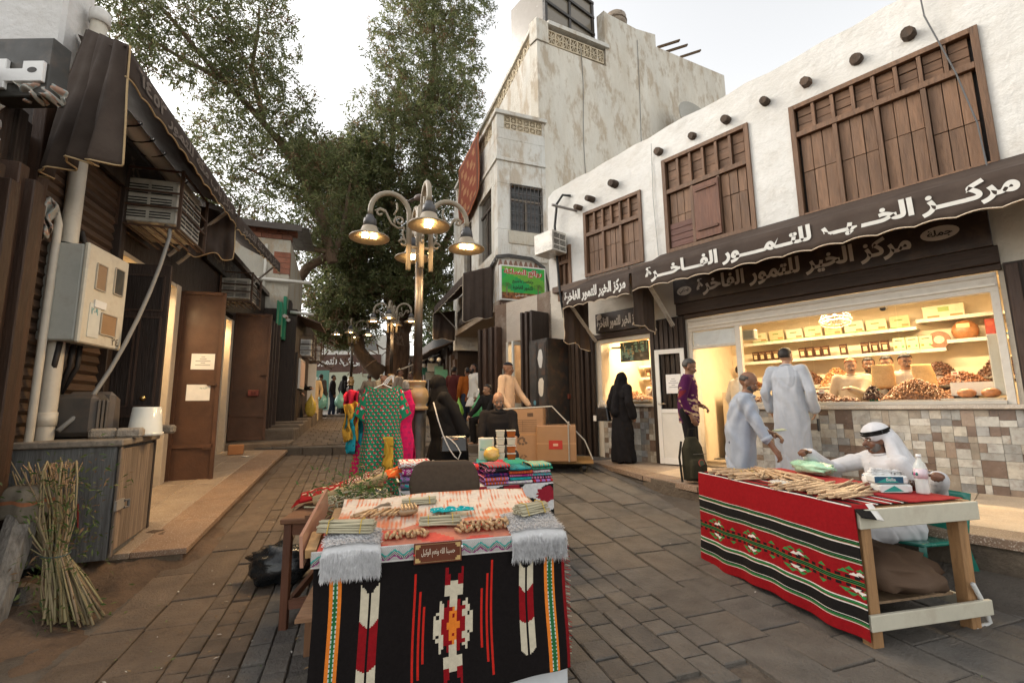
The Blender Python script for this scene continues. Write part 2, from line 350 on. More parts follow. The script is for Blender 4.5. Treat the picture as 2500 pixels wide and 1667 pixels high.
# ---------------------------------------------------------------- right pavement (frame R: x along front, y towards street)
KT = [(5.2, .06), (4.7, .12), (3.5, .5), (1.35, 1.6), (-.2, 2.0), (-1.57, 2.25), (-3.2, 2.35), (-7, 2.4)]
def kerb_off(t):
    for (a, ya), (b, yb) in zip(KT[:-1], KT[1:]):
        if b <= t <= a: return ya+(yb-ya)*(a-t)/(a-b)
    return 2.4 if t < 0 else .06
PR = tag(thing('right_pavement', None, None, fr='R'), kind='structure')
m_ = MB()
tt = [q[0] for q in KT]
for a, b in zip(tt[:-1], tt[1:]):
    ya, yb = kerb_off(a)-.03, kerb_off(b)-.03
    m_.hull8([(a, -.3, -.4), (b, -.3, -.4), (b, yb, -.4), (a, ya, -.4), (a, -.3, SW-.012), (b, -.3, SW-.012), (b, yb, SW-.012), (a, ya, SW-.012)][::1], (.12, .095, .07))
m_.build('pavement_bed', 'dirt', PR)
rg = random.Random(11)
t = 4.9
while t > -5.5:
    L = rg.uniform(.7, 1.0); t2 = t-L
    def q(y0a, y1a, y0b, y1b, z0, z1, col, nm, mt, gp=.006, bev=.004):
        b = MB(); b.hull8([(t-gp, y0a, z0), (t-gp, y1a, z0), (t2+gp, y1b, z0), (t2+gp, y0b, z0), (t-gp, y0a, z1), (t-gp, y1a, z1), (t2+gp, y1b, z1), (t2+gp, y0b, z1)], col)
        b.f = [tuple(f) for f in b.f]; b.build(nm, mt, PR, bev=bev)
    ka, kb = kerb_off(t), kerb_off(t2); br = lambda k: max(.02, k-.36)
    c = rg.uniform(.85, 1.1)
    q(br(ka)+.004, ka, br(kb)+.004, kb, SW-.07, SW+rg.uniform(0, .004), (.21*c, .145*c, .1*c), 'kerb_slab', 'granite')
    q(max(.03, ka-.3), ka-.03, max(.03, kb-.3), kb-.03, -.1, SW-.072, (.085*c, .078*c, .07*c), 'kerb_stone', 'stone', bev=.02)
    m = max(1, int(br(ka)/.42)) if min(br(ka), br(kb)) > .1 else 0
    for i in range(m):
        c = rg.uniform(.9, 1.1); cc = (.56*c, .43*c, .29*c) if t < 1.9 else (.3*c, .23*c, .17*c)
        q(br(ka)*i/m+.003, br(ka)*(i+1)/m-.003, br(kb)*i/m+.003, br(kb)*(i+1)/m-.003, SW-.04, SW+.001+rg.uniform(0, .002), cc, 'floor_tile', 'granite', .003, .002)
    t = t2
apron = MB(); wb = wobble(4)     # rough stone and mortar apron at the foot of the near kerb
apron.grid(40, 6, lambda a, b: (1.3-a*6.5, kerb_off(1.3-a*6.5)-.02+b*.5, 0), (.07, .06, .05))
apron.v = [(x, y, 0) for x, y, z in apron.v]
nv = []
for x, y, z in apron.v:
    w_ = FR['R']@Vector((x, y, 0)); k = max(0., min(1., (y-kerb_off(x)+.02)/.5)); nv.append((x, y, g(w_.y)+(1-k)**1.3*min(.16, max(0, (1.4-x)*.09))+.02*float(wb([x*6, y*9, 0]))*(1-k*.6)-.01*k))
apron.v = nv; apron.build('mortar_apron', 'stone', PR)

# ---------------------------------------------------------------- left pavement (frame L: -y towards street)
PL = tag(thing('left_pavement', None, None, fr='L'), kind='structure')
def lz(t, off=0): p = FR['L']@Vector((t, -off, 0)); return g(p.y)+.13
rg = random.Random(12); t = -2.35; b0 = MB()
while t < 3.1:
    L = min(rg.uniform(.75, 1.05), 3.3-t); t2 = t+L; z0, z1 = lz(t, 1), lz(t2, 1)
    def ql(o0, o1, dz0, dz1, col, nm, mt, gp=.005, bev=.004):
        b = MB(); a_, c_ = t+gp, t2-gp
        b.hull8([(a_, -o1, z0+dz0), (c_, -o1, z1+dz0), (c_, -o0, z1+dz0), (a_, -o0, z0+dz0), (a_, -o1, z0+dz1), (c_, -o1, z1+dz1), (c_, -o0, z1+dz1), (a_, -o0, z0+dz1)], col); b.build(nm, mt, PL, bev=bev)
    c = rg.uniform(.9, 1.1)
    ql(.78, 1.22, -.05, .004, (.27*c, .17*c, .105*c), 'kerb_slab', 'granite'); ql(.8, 1.19, -.3, -.052, (.16*c, .1*c, .065*c), 'kerb_stone', 'stone', bev=.01)
    for i in range(2):
        c = rg.uniform(.9, 1.12); ql(.003+i*.388, .387+i*.388, -.05, .001, (.33*c, .25*c, .175*c), 'floor_tile', 'granite')
    b0.hull8([(t, -1.17, -.4), (t2, -1.17, -.4), (t2, .3, -.4), (t, .3, -.4), (t, -1.17, z0-.055), (t2, -1.17, z1-.055), (t2, .3, z1-.055), (t, .3, z0-.055)], (.12, .09, .06))
    t = t2
b0.build('pavement_bed', 'dirt', PL)
for i in range(9):   # next shops stand on a higher rough concrete plinth
    a, b_ = 3.3+i*.9, 4.2+i*.9; z = lz(a, 1)+.14+.02*i; m_ = MB(); c = rg.uniform(.85, 1.1)
    m_.box(a+.005, b_-.005, -1.15-.05*rg.random(), .3, -.2, z, (.17*c, .125*c, .085*c)); m_.build('plinth_slab', 'stone', PL, bev=.03)
mound = MB(); wb = wobble(9, 8, (5, 5, 1))
def mf(a, b):
    x = -4.6+a*2.3; y = 2.4+b*3.0; k = max(0, 1-abs(a-.30-.16*b)*2.6)*max(0, min(1, min(b, 1.02-b)*4)); s = max(0, 1-((a-.52)/.5)**2)
    return (x-.1*b, y, g(y)-.02+.16*k+(.04+.08*k)*float(wb([x*2.2, y*2.2, 0]))*s+.05*(k+.15)*float(wb([x*7, y*7, 1])))
mound.grid(46, 60, mf, (.13, .085, .055)); tag(mound.build('dirt_bank', 'dirt', smooth=True), kind='structure')
# ================================================================ RIGHT HAND BUILDING (frame R)
T = lambda t: 1.05*t
Z = lambda z: 1.45+1.05*(z-1.45)
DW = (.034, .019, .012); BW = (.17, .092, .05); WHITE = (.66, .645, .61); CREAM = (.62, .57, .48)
B = thing('white_shop_building', 'long whitewashed two storey building with brown wooden shutters above the date shops', 'building', fr='R')
WINS = [(T(-2.12), T(-.22), Z(3.93), Z(5.6)), (T(.33), T(1.78), Z(3.97), Z(5.66)), (T(2.22), T(3.56), Z(3.95), Z(5.3)), (T(3.92), T(4.3), Z(3.6), Z(4.75))]
def wall_cells(mb, x0, x1, z0, z1, y0, y1, holes, col):
    X = sorted({x0, x1, *[h[i] for h in holes for i in (0, 1) if x0 < h[i] < x1]}); Zs = sorted({z0, z1, *[h[i] for h in holes for i in (2, 3) if z0 < h[i] < z1]})
    for a, b in zip(X[:-1], X[1:]):
        for c, d in zip(Zs[:-1], Zs[1:]):
            mx, mz = (a+b)/2, (c+d)/2
            if any(h[0] < mx < h[1] and h[2] < mz < h[3] for h in holes): continue
            mb.box(a, b, y0, y1, c, d, col)
m_ = MB(); wall_cells(m_, T(-9), T(4.56), Z(3.9), Z(5.72), -.35, 0, WINS, WHITE)
top = [(T(-9), 6.9)]; rg = random.Random(5)
for i in range(40): top.append((T(-9)+(i+.5)*(T(13.56)/40), 6.76-.45*((i+.5)/40)**2.2*1.0+rg.uniform(-.025, .025)))
top.append((T(4.56), 6.24)); zb = Z(5.72)
for (a, za), (b, zb2) in zip(top[:-1], top[1:]):
    m_.hull8([(a, -.35, zb), (b, -.35, zb), (b, 0, zb), (a, 0, zb), (a, -.33, za), (b, -.33, zb2), (b, -.03, zb2), (a, -.03, za)], WHITE)
# lower wall: piers and lintel
lowholes = [(T(-1.97), T(1.5), .3, Z(2.82)), (T(2.12), T(3.32), .3, Z(2.66))]
wall_cells(m_, T(-9), T(4.56), SW-.1, Z(3.9), -.35, 0, [*lowholes, (T(3.92), T(4.3), Z(3.6), Z(3.9))], (.6, .54, .45))
m_.box(T(-9), T(4.56), -9, -7, .3, 4, (.5, .48, .44))
m_.box(T(4.3), T(4.555), -6, -.36, .3, 6.2, WHITE)
m_.build('wall', 'plaster', B)
m_ = MB(); m_.box(T(-9), T(4.5), -9, -.36, 3.75, 3.9, (.3, .28, .25)); m_.build('floor_slab', 'plaster', B)
m_ = MB(); wb = wobble(3)
for i in range(14):
    a = T(-9)+i*T(13.4)/14; m_.box(a, a+T(13.4)/14-.012, .0, .11+.02*rg.random(), Z(3.78)+rg.uniform(-.01, .01), Z(3.9), jit((.1, .058, .034), .8, 1.1))
m_.build('ledge_beam', 'woodx', B, bev=.006)
def plank(par, x0, x1, z0, z1, y, col, mat='wood', d=.02, gap=.004, nm='plank'):
    m = MB(); m.box(x0+gap, x1-gap, y-d, y, z0+gap, z1-gap, col); return m.build(nm, mat, par, bev=.003)
def shutter(W_, cols, upper, seed, extra=None):
    x0, x1, z0, z1 = W_; rg = random.Random(seed); f = MB(); c = lambda k=1: jit(BW, .8*k, 1.15*k)
    fw = .07
    f.box(x0, x0+fw, -.1, .035, z0, z1, c()); f.box(x1-fw, x1, -.1, .035, z0, z1, c()); f.box(x0+fw, x1-fw, -.1, .034, z1-fw, z1, c()); f.box(x0+fw, x1-fw, -.1, .034, z0, z0+fw, c())
    zt = z1-(z1-z0)*upper; f.box(x0+fw, x1-fw, -.09, .03, zt-.04, zt+.04, c())
    fr = f.build('window', 'wood', B, bev=.004)
    back = MB(); back.box(x0, x1, -.13, -.105, z0, z1, (.02, .012, .008)); back.build('backing', 'wood', fr)
    n = cols; w = (x1-x0-2*fw)/n
    for i in range(n):
        a = x0+fw+i*w; b = a+w
        if i: plank(fr, a-.03, a+.03, z0+fw, zt-.04, .02, c(.9), nm='mullion', d=.1)
        k = 3 if w > .4 else 2; zs = [z0+fw, z0+fw+(zt-z0-fw)*rg.uniform(.42, .6), zt-.04]
        for j in range(k):
            aa, bb = a+.03+(w-.06)*j/k, a+.03+(w-.06)*(j+1)/k
            for p, q in zip(zs[:-1], zs[1:]): plank(fr, aa, bb, p, q, -.03+rg.uniform(-.006, .006), c(1.05))
    nu = n*2
    for i in range(nu):
        a = x0+fw+i*(x1-x0-2*fw)/nu; b = a+(x1-x0-2*fw)/nu
        if i: plank(fr, a-.025, a+.025, zt+.04, z1-fw, .018, c(), nm='muntin', d=.06)
        for j in range(3):
            p = zt+.04+j*(z1-fw-zt-.04)/3; plank(fr, a+.025, b-.025, p, p+(z1-fw-zt-.04)/3, -.04+rg.uniform(-.008, .008), c(), 'woodx')
    return fr
w3 = shutter(WINS[0], 4, .27, 1); w2 = shutter(WINS[1], 3, .36, 2); w1 = shutter(WINS[2], 3, .36, 3); w0 = shutter(WINS[3], 2, .3, 4)
xm = T(1.02); plank(w2, T(.82), T(1.24), Z(4.05), Z(4.98), .05, (.15, .065, .038), d=.03, nm='hatch_door')
for z in (Z(4.18), Z(4.85)): plank(w2, T(.86), T(1.2), z, z+.05, .075, (.13, .058, .034), 'woodx', .02, nm='hatch_batten')
for j in range(4): plank(w2, T(1.3), T(1.7), Z(4.05)+j*.11, Z(4.05)+(j+1)*.11, .0, jit((.12, .05, .035), .8, 1.1), 'woodx', .02)
for i, t in enumerate([-2.6, -1.57, -1.05, -.48, .05, .62, 1.18, 1.8, 2.75, 3.3, 3.62]):    # ends of the roof poles
    zz = Z(5.85) if t < 2 else Z(5.62-.2*(t-2.7)); L = .1 if t < 2 else .22; m_ = MB(); r = rg.uniform(.05, .08); L *= rg.uniform(.7, 1.3)
    m_.tube([(T(t), -.1, zz), (T(t)+.01, L*.5, zz-.004), (T(t)+.015, L, zz-.012)], [r, r, r*.85], jit((.085, .055, .036), .6, 1.4, rg), rg.choice((7, 9, 11))); m_.build('roof_pole', 'weathered', B)
m_ = MB(); m_.tube([(T(-1.7), .05, 6.9), (T(-1.72), .06, 6.2), (T(-1.9), .07, 5.3), (T(-2.0), .07, 4.6), (T(-2.02), .1, 4.0)], .009, (.1, .1, .1), 5); m_.build('wall_wire', 'plain', B)
m_ = MB(); m_.tube([(T(1.95), .02, 6.3), (T(1.97), .03, 5.2), (T(1.93), .03, 4.1)], .006, (.3, .3, .29), 5); m_.build('wall_wire', 'plain', B)
# dark timber round the shopfront
m_ = MB(); m_.box(T(-2.0), T(1.64), .001, .1, Z(2.87), Z(3.06)-.004, DW); m_.box(T(-2.0), T(1.64), .001, .05, Z(2.8), Z(2.868), (.05, .03, .02)); m_.build('lintel_beam', 'woodx', B, bev=.006)
m_ = MB(); m_.box(T(2.1), T(3.36), .001, .07, Z(2.66), Z(2.76), DW); m_.build('lintel_beam', 'woodx', B, bev=.006)
def slat_door(par, x0, x1, y, z0, z1, n, col, nm='shutter_door', d=.05, padlock=None, fold=0):
    b = MB(); b.box(x0, x1, y-d, y, z0, z1, tuple(a*.6 for a in col)); o = b.build(nm, 'wood', par, bev=.004)
    w = (x1-x0)/n
    for i in range(n):
        a = x0+i*w; m = MB(); yy = y+.012+fold*(i % 2); m.box(a+w*.12, a+w*.88, y-.005, yy+.012, z0+.03, z1-.03, jit(col, .75, 1.2)); m.build('slat', 'wood', o, bev=.004)
    if padlock: m = MB(); m.box(padlock[0]-.07, padlock[0]+.07, y+.02, y+.09, padlock[1]-.05, padlock[1]+.05, (.16, .035, .02)); m.box(padlock[0]-.02, padlock[0]+.02, y+.09, y+.1, padlock[1]-.025, padlock[1]+.025, (.1, .02, .012)); m.build('lock_box', 'rust', o, bev=.008)
    return o
slat_door(B, T(1.53), T(2.16), .07, SW, Z(2.86), 7, (.036, .022, .015), fold=.01)
slat_door(B, T(-3.1), T(-2.01), .08, SW, Z(2.86), 9, (.045, .025, .017), fold=.01)
slat_door(B, T(3.66), T(4.06), .16, SW, Z(2.78), 4, (.05, .032, .022), fold=.01, padlock=(T(3.96), 1.62))
slat_door(B, T(3.36), T(3.64), .1, SW, Z(2.78), 4, (.034, .02, .014), fold=.05)
# counters with mosaic tiles
tiles = []; PAL = [(.5, .47, .41), (.44, .4, .33), (.24, .18, .135), (.15, .105, .08), (.36, .35, .32), (.32, .27, .21), (.47, .45, .4), (.27, .265, .25)]
def counter(x0, x1, z1, yf, seed, ycol=(.5, .45, .38), limit=180):
    rg = random.Random(seed)
    m = MB(); m.box(x0, x1, yf-.25, yf-.012, SW, z1-.05, (.3, .27, .23)); o = m.build('counter', 'stone', B)
    m = MB(); m.box(x0-.02, x1+.02, yf-.6, yf+.05, z1-.05, z1, ycol); m.build('counter_top', 'granite', o, bev=.008)
    cell = .185; nx = round((x1-x0)/cell); nz = round((z1-.06-SW)/cell); cw = (x1-x0)/nx; ch = (z1-.06-SW)/nz; lst = []
    for i in range(nx):
        for j in range(nz):
            X0, Z0 = x0+i*cw, SW+j*ch; a, b = rg.uniform(.3, .7), rg.uniform(.35, .65)
            pat = rg.randrange(4)
            if pat == 0: r = [(0, 1, 0, b), (0, a, b, 1), (a, 1, b, 1)]
            elif pat == 1: r = [(0, a, 0, 1), (a, 1, 0, b), (a, 1, b, 1)]
            elif pat == 2: r = [(0, 1, 0, 1)] if rg.random() < .5 else [(0, a, 0, b), (a, 1, 0, b), (0, 1, b, 1)]
            else: r = [(0, a, 0, b), (a, 1, 0, b), (0, a, b, 1), (a, 1, b, 1)]
            for (p, q, u, v) in r: lst.append((X0+p*cw, X0+q*cw, Z0+u*ch, Z0+v*ch, jit(rg.choice(PAL), .8, 1.15)))
    lst.sort(key=lambda q: -(q[1]-q[0])*(q[3]-q[2])); big = lst[:limit]; small = MB()
    for n, (a, b, c, d, col) in enumerate(lst):
        if n < limit: m = MB(); m.box(a+.0015, b-.0015, yf-.012, yf+rg.uniform(-.004, .004), c+.0015, d-.0015, col); m.build('tile', 'tile', o)
        else: small.box(a+.0015, b-.0015, yf-.012, yf+rg.uniform(-.004, .004), c+.0015, d-.0015, col)
    if small.f: tag(small.build('tile', 'tile', o), kind='stuff')
counter(T(-2.7), T(.69), Z(1.40), .02, 1, limit=230)
counter(T(2.13), T(3.32), Z(1.45), .02, 2, limit=70)
# aluminium shop front: header, transom, door post, sill
fm = MB(); A_ = (.6, .56, .49)
xa, xb, xc = T(-1.955), T(.69), T(1.49)
fm.box(xa, xc, -.06, .03, Z(2.58), Z(2.79), A_); fm.box(xa, xa+.07, -.06, .03, Z(1.40), Z(2.58), A_); fm.box(xb, xb+.08, -.06, .03, SW, Z(2.58), A_); fm.box(xc-.06, xc, -.06, .03, SW, Z(2.58), A_)
fm.box(xb+.08, xc-.06, -.05, .02, Z(2.3), Z(2.34), A_); fm.box(xa+.07, xb, -.06, .06, Z(1.40)+.002, Z(1.445), (.45, .42, .37))
fr = fm.build('shop_front_frame', 'paint', B, bev=.004)
m_ = MB(); m_.box(xa+.02, xc-.02, .031, .05, Z(2.64), Z(2.665), (.7, .66, .58)); m_.box(xa+.02, xc-.02, .031, .045, Z(2.74), Z(2.765), (.5, .45, .38)); m_.build('shutter_rail', 'paint', fr)
m_ = MB(); m_.box(xb+.085, xc-.065, -.02, -.012, Z(2.345), Z(2.575), (.62, .66, .66)); m_.build('transom_pane', 'paint', fr)
for i, (p, q) in enumerate([(xa+.07, T(-1.1)), (T(-1.1)+.006, T(-.2)), (T(-.2)+.006, xb)]): m_ = MB(); m_.box(p, q-.003, -.022, -.016, Z(1.45), Z(2.575), (1, 1, 1)); m_.build('window_pane', 'glass', fr)
m_ = MB(); m_.box(T(2.13), T(2.2), -.06, .03, Z(1.45), Z(2.66), CREAM); m_.box(T(3.24), T(3.33), -.06, .03, SW, Z(2.66), CREAM); m_.box(T(2.2), T(3.24), -.06, .03, Z(2.58), Z(2.66), CREAM)
fr2 = m_.build('window_frame', 'paint', B, bev=.004)
# glass door standing open towards the street
D_ = thing('glass_shop_door', 'white framed glass door standing open beside the date shop entrance', 'door', (T(1.66), .12, SW), R(12), 'R')
dm = MB(); H_ = Z(2.33)-SW; w_ = .5; dw = (.75, .73, .68)
dm.box(0, .07, -.02, .02, 0.02, H_, dw); dm.box(w_-.07, w_, -.02, .02, .02, H_, dw); dm.box(.07, w_-.07, -.02, .02, H_-.08, H_, dw); dm.box(.07, w_-.07, -.02, .02, .02, .12, dw); dm.box(.07, w_-.07, -.02, .02, .86, .93, dw)
dm.xf(Matrix.Translation((-.12, 0, 0))); dm.build('door_frame', 'gloss', D_, bev=.004)
for a, b, nm, mt in ((.93, H_-.08, 'glass_pane', 'glass'), (.12, .86, 'lower_panel', 'gloss')): m_ = MB(); m_.box(-.05, w_-.19, -.006, .006, a, b, (.7, .68, .62)); m_.build(nm, mt, D_)
m_ = MB(); m_.bar((.34, .03, 1.02), (.22, .05, 1.02), .02, .02, (.7, .7, .68)); m_.bar((.34, .02, 1.02), (.34, .05, 1.02), .02, .02, (.7, .7, .68)); m_.build('handle', 'steel', D_)
N_ = thing('paper_notice', 'white paper notice taped inside the open glass shop door', 'notice', (T(1.66)+.1, .155, 1.62), R(12), 'R')
m_ = MB(); m_.box(-.15, .1, -.001, .001, 0, .32, (.75, .73, .7)); m_.build('sheet', 'plain', N_)
for i, (w, x) in enumerate(((.06, -.05), (.1, -.07), (.16, -.1), (.06, -.05), (.15, -.1))): m_ = MB(); m_.box(x, x+w, .0012, .0018, .24-i*.035, .248-i*.035, (.12, .12, .12)); m_.build('text_line', 'plain', N_)

# ---------------------------------------------------------------- signs and awnings of the right building
def signboard(nm, label, x0, x1, z0, z1, y0, y1, col): o = thing(nm, label, 'sign', (x1, y0, z0), 0, 'R'); m = MB(); m.box(x0-x1, 0, 0, y1-y0, 0, z1-z0, col); m.build('board', 'paint', o, bev=.006); return o, x1-x0, z1-z0, y1-y0
FADE = (.52, .46, .39)
sg, w_, h_, d_ = signboard('shop_sign', 'long dark brown shop sign with pale lettering above the lit date counter', T(-1.97), T(1.66), Z(3.06), Z(3.45), .02, .11, (.036, .022, .016))
fnl = lambda xo, zo: (lambda a, b, d: (-(xo+a), d_+d, zo+b))
letters('مركز الخير للتمور الفاخرة', 2.72, .31, fnl(.42, .06), FADE, sg, bold=.035)
def oval(xc, zc, rx, rz, txt, par, bcol=FADE):
    m = MB(); m.prism([(rx*math.cos(k*.2618), rz*math.sin(k*.2618)) for k in range(24)], 0, .003, lambda a, b, d: (-(xc-a), d_+d, zc+b), bcol); m.build('oval_badge', 'plain', par)
    letters(txt, rx*1.3, rz*1.15, lambda a, b, d: (-(xc-rx*.65+a), d_+.004+d, zc-rz*.6+b), (.02, .015, .012), par, bold=.03)
oval(.2, .2, .13, .075, 'قطاعي', sg); oval(3.4, .26, .17, .085, 'جملة', sg)
sg2, w_, h_, d_ = signboard('shop_sign', 'smaller dark sign with pale lettering half behind the awning above the left date window', T(2.2), T(3.3), Z(2.78), Z(3.15), .02, .09, (.03, .02, .015))
letters('مركز الخير للتمور الفاخرة', 1.0, .25, lambda a, b, d: (-(.04+a), d_+d, .05+b), (.55, .5, .44), sg2, bold=.035)
m_ = MB(); m_.prism([(.06*math.cos(k*.2618), .06*math.sin(k*.2618)) for k in range(24)], 0, .003, lambda a, b, d: (-(.1-a), d_+d, .32+b), (.5, .42, .34)); m_.build('oval_badge', 'plain', sg2)
ACOL = (.06, .043, .034)
def awning(label, fr, x0, x1, sgn, off, zt, zb, zw, seed, nsc, rise=0, pcol=(.6, .5, .38), yw=.02, skew=0, zskew=0, arms=(.04, .96)):
    """canvas awning: sloping roof sheet, scalloped valance, piping, two folding arms. sgn: side of the street in the frame's y"""
    o = thing('awning', label, 'awning', (x0, 0, zt), 0, fr); L = x1-x0; wb = wobble(seed); rs = lambda a: rise*a
    m = MB()
    m.grid(40, 5, lambda a, b: (a*L+skew*(1-a)*(1-b), sgn*(yw+(off-yw)*b), (zw-zt+zskew*(1-a)**4)*(1-b)+rs(a)-.03*math.sin(b*3.14)*(1+.5*float(wb([a*6, b, 0])))), ACOL)
    m.build('roof_sheet', 'canvas', o, True, solid=.004)
    hem = lambda a: zb-zt+rs(a)+.028*abs(math.sin(a*nsc*math.pi))
    yy = lambda a, b: sgn*(off+.008+.02*b*float(wb([a*L*4, b*.5, 2]))+.012*b)
    m = MB(); m.grid(int(nsc*10), 5, lambda a, b: (a*L, yy(a, b), rs(a)*(1-b)+hem(a)*b), ACOL); m.build('valance', 'canvas', o, True, solid=.003)
    m = MB(); n = int(nsc*8); m.tube([(i/n*L, yy(i/n, 1)+sgn*.004, hem(i/n)) for i in range(n+1)], .008, pcol, 5); m.build('piping', 'cloth', o, True)
    for a in arms:
        for k in range(3): m = MB(); m.tube([(a*L+.03*k, sgn*.05, zb-zt-.55+rs(a)), (a*L+.03*k, sgn*(off-.05), zb-zt+.2+rs(a))], .013, (.5, .48, .44), 6); m.build('folding_arm', 'metal', o)
    return o, L, yy
aw, L_, yyf = awning('long brown canvas awning with large white lettering over the lit date counter', 'R', T(-3.6), T(1.9), 1, .95, Z(3.56), Z(3.2), Z(3.98), 21, 18)
letters('مركـــز الخـــيــر للتــمــــور الفـــاخـــرة', 4.05, .27, lambda a, b, d: (L_-.26-a, .95+.022+d*3, -.305+b), (.62, .6, .55), aw, bold=.045)
aw2, L2, _ = awning('short brown canvas awning with white lettering over the left date window', 'R', T(1.95), T(3.36), 1, .95, Z(3.5), Z(3.16), Z(3.9), 22, 6)
letters('مركز الخير للتمور الفاخرة', 1.36, .25, lambda a, b, d: (L2-.05-a, .95+.022+d*3, -.29+b), (.62, .6, .55), aw2, bold=.045)
def drape(label, fr, p0, p1, drop0, drop1, nf, amp, seed, sgn=(0, 1), pcol=(.6, .5, .38), par=None, taper=.0, shear=(0, 0, 0)):
    """hanging side curtain between p0 and p1 (top), gathered in folds"""
    p0, p1 = Vector(p0), Vector(p1); d = (p1-p0); n = Vector((-d.y, d.x, 0)).normalized(); wb = wobble(seed)
    def fn(a, b):
        dr = drop0+(drop1-drop0)*a; q = p0+d*(a*(1-taper*b)+taper*b*.5); f = amp*(.4+.6*b)*(math.sin(a*nf*6.283+1.2*float(wb([a*3, b*2, 0])))+.35*math.sin(a*nf*14+seed))
        return q+n*f+Vector(shear)*(b*(1-a)**.8)+Vector((0, 0, -dr*b-.05*b*math.sin(a*9)*(.3+.7*a)))
    m = MB(); m.grid(56, 22, fn, ACOL); o = m.build('curtain' if par else 'awning_curtain', 'canvas', par, True, solid=.004)
    if par is None: o.matrix_world = FR[fr]
    m = MB(); m.tube([fn(i/40, 1) for i in range(41)]+[fn(1, 1-j/16) for j in range(1, 17)], .008, pcol, 5); m.build('piping', 'cloth', o if par is None else par, True)
    if label: tag(o, label, 'curtain')
    return o
drape('brown side curtain hanging in folds where the two right awnings meet', 'R', (T(1.92), .93, Z(3.3)), (T(1.9), .3, Z(3.42)), .62, .85, 2.2, .035, 5)
drape('brown side curtain at the far end of the short right awning', 'R', (T(3.38), .2, Z(3.4)), (T(3.38), .93, Z(3.2)), 1.0, .62, 2, .03, 8)
# ================================================================ LEFT HAND SHOPS (frame L, street side is -y)
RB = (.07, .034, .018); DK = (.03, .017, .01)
LB = thing('dark_timber_shop', 'row of low dark timber shops with tall open doors along the left pavement', 'building', fr='L')
m_ = MB()
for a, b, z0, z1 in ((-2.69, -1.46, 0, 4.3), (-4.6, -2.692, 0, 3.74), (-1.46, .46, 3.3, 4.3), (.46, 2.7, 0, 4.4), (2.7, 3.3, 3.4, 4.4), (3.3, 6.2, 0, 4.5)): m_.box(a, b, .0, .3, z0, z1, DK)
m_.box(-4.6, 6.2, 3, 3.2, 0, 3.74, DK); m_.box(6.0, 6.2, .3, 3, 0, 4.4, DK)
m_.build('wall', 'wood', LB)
m_ = MB(); m_.box(-2.1, 6.2, -.1, 3.2, 4.5, 4.6, (.12, .1, .08)); m_.build('roof', 'rust', LB)
rg = random.Random(31)
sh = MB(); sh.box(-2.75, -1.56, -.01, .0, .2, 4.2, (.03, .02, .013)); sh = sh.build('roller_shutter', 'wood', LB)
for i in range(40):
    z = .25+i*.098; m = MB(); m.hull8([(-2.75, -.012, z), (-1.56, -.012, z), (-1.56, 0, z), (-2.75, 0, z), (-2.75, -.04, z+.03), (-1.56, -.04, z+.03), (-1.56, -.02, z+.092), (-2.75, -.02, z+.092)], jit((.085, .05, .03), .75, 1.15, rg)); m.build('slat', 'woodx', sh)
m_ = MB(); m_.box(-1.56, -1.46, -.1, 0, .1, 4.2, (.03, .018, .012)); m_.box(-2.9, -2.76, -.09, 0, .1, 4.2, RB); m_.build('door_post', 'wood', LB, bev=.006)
# folded plank doors at the near end
for i in range(6):
    x = -3.2-.05*(i % 2)-i*.11; m = MB(); m.box(x-.05, x+.05, -.32-.06*(i % 2), -.2, .1, 3.05+.1*(i % 3), jit(RB, .5, 1.0, rg)); m.build('folded_door_leaf', 'wood', LB, bev=.008)
for i in range(7):
    x = -3.12-i*.1; m = MB(); m.box(x-.045, x+.045, -.12-.03*(i % 2), -.02, 2.9, 3.75+.03*i, jit(DK, .7, 1.5, rg)); m.build('plank', 'weathered', LB, bev=.006)
# white upper block at the near corner
WB = thing('whitewashed_upper_house', 'rough whitewashed upper corner above the left shops at the picture edge', 'building', (0, 0, 0), 0, 'L')
m_ = MB(); m_.hull8([(-2.69, 0, 4.61), (-2.15, 0, 4.61), (-2.15, 3, 4.61), (-2.69, 3, 4.61), (-2.69, 0, 6.6), (-2.36, 0, 6.2), (-2.36, 3, 6.2), (-2.69, 3, 6.6)], (.72, .7, .68)); m_.build('wall', 'plaster', WB, bev=.03)
m_ = MB(); m_.box(-2.67, -2.45, -.001, 3, 3.75, 4.608, (.4, .36, .3)); m_.build('wall_base', 'plaster', WB)
SL = thing('block_letter_sign', 'black box sign with thick white block lettering at the top left corner', 'sign', (-3.34, 3.0, 3.7), 0, 'W')
m_ = MB(); m_.box(-.8, 0, .0, .14, 0, .47, (.045, .042, .036)); m_.build('board', 'paint', SL, bev=.006)
m_ = MB(); fx = lambda a, b, d: (a, -d, b)
m_.prism([(-.4, .28), (-.29, .28), (-.29, .2), (-.17, .2), (-.17, .26), (-.02, .26), (-.02, .1), (-.29, .1), (-.29, .05), (-.4, .05)], .0, .03, fx, (.8, .79, .77)); m_.build('lettering', 'plain', SL, bev=.004)
m_ = MB(); m_.prism([(-.095+.035*math.cos(k*.524), .185+.022*math.sin(k*.524)) for k in range(12)], .03, .032, fx, (.04, .035, .03)); m_.build('letter_eye', 'plain', SL)
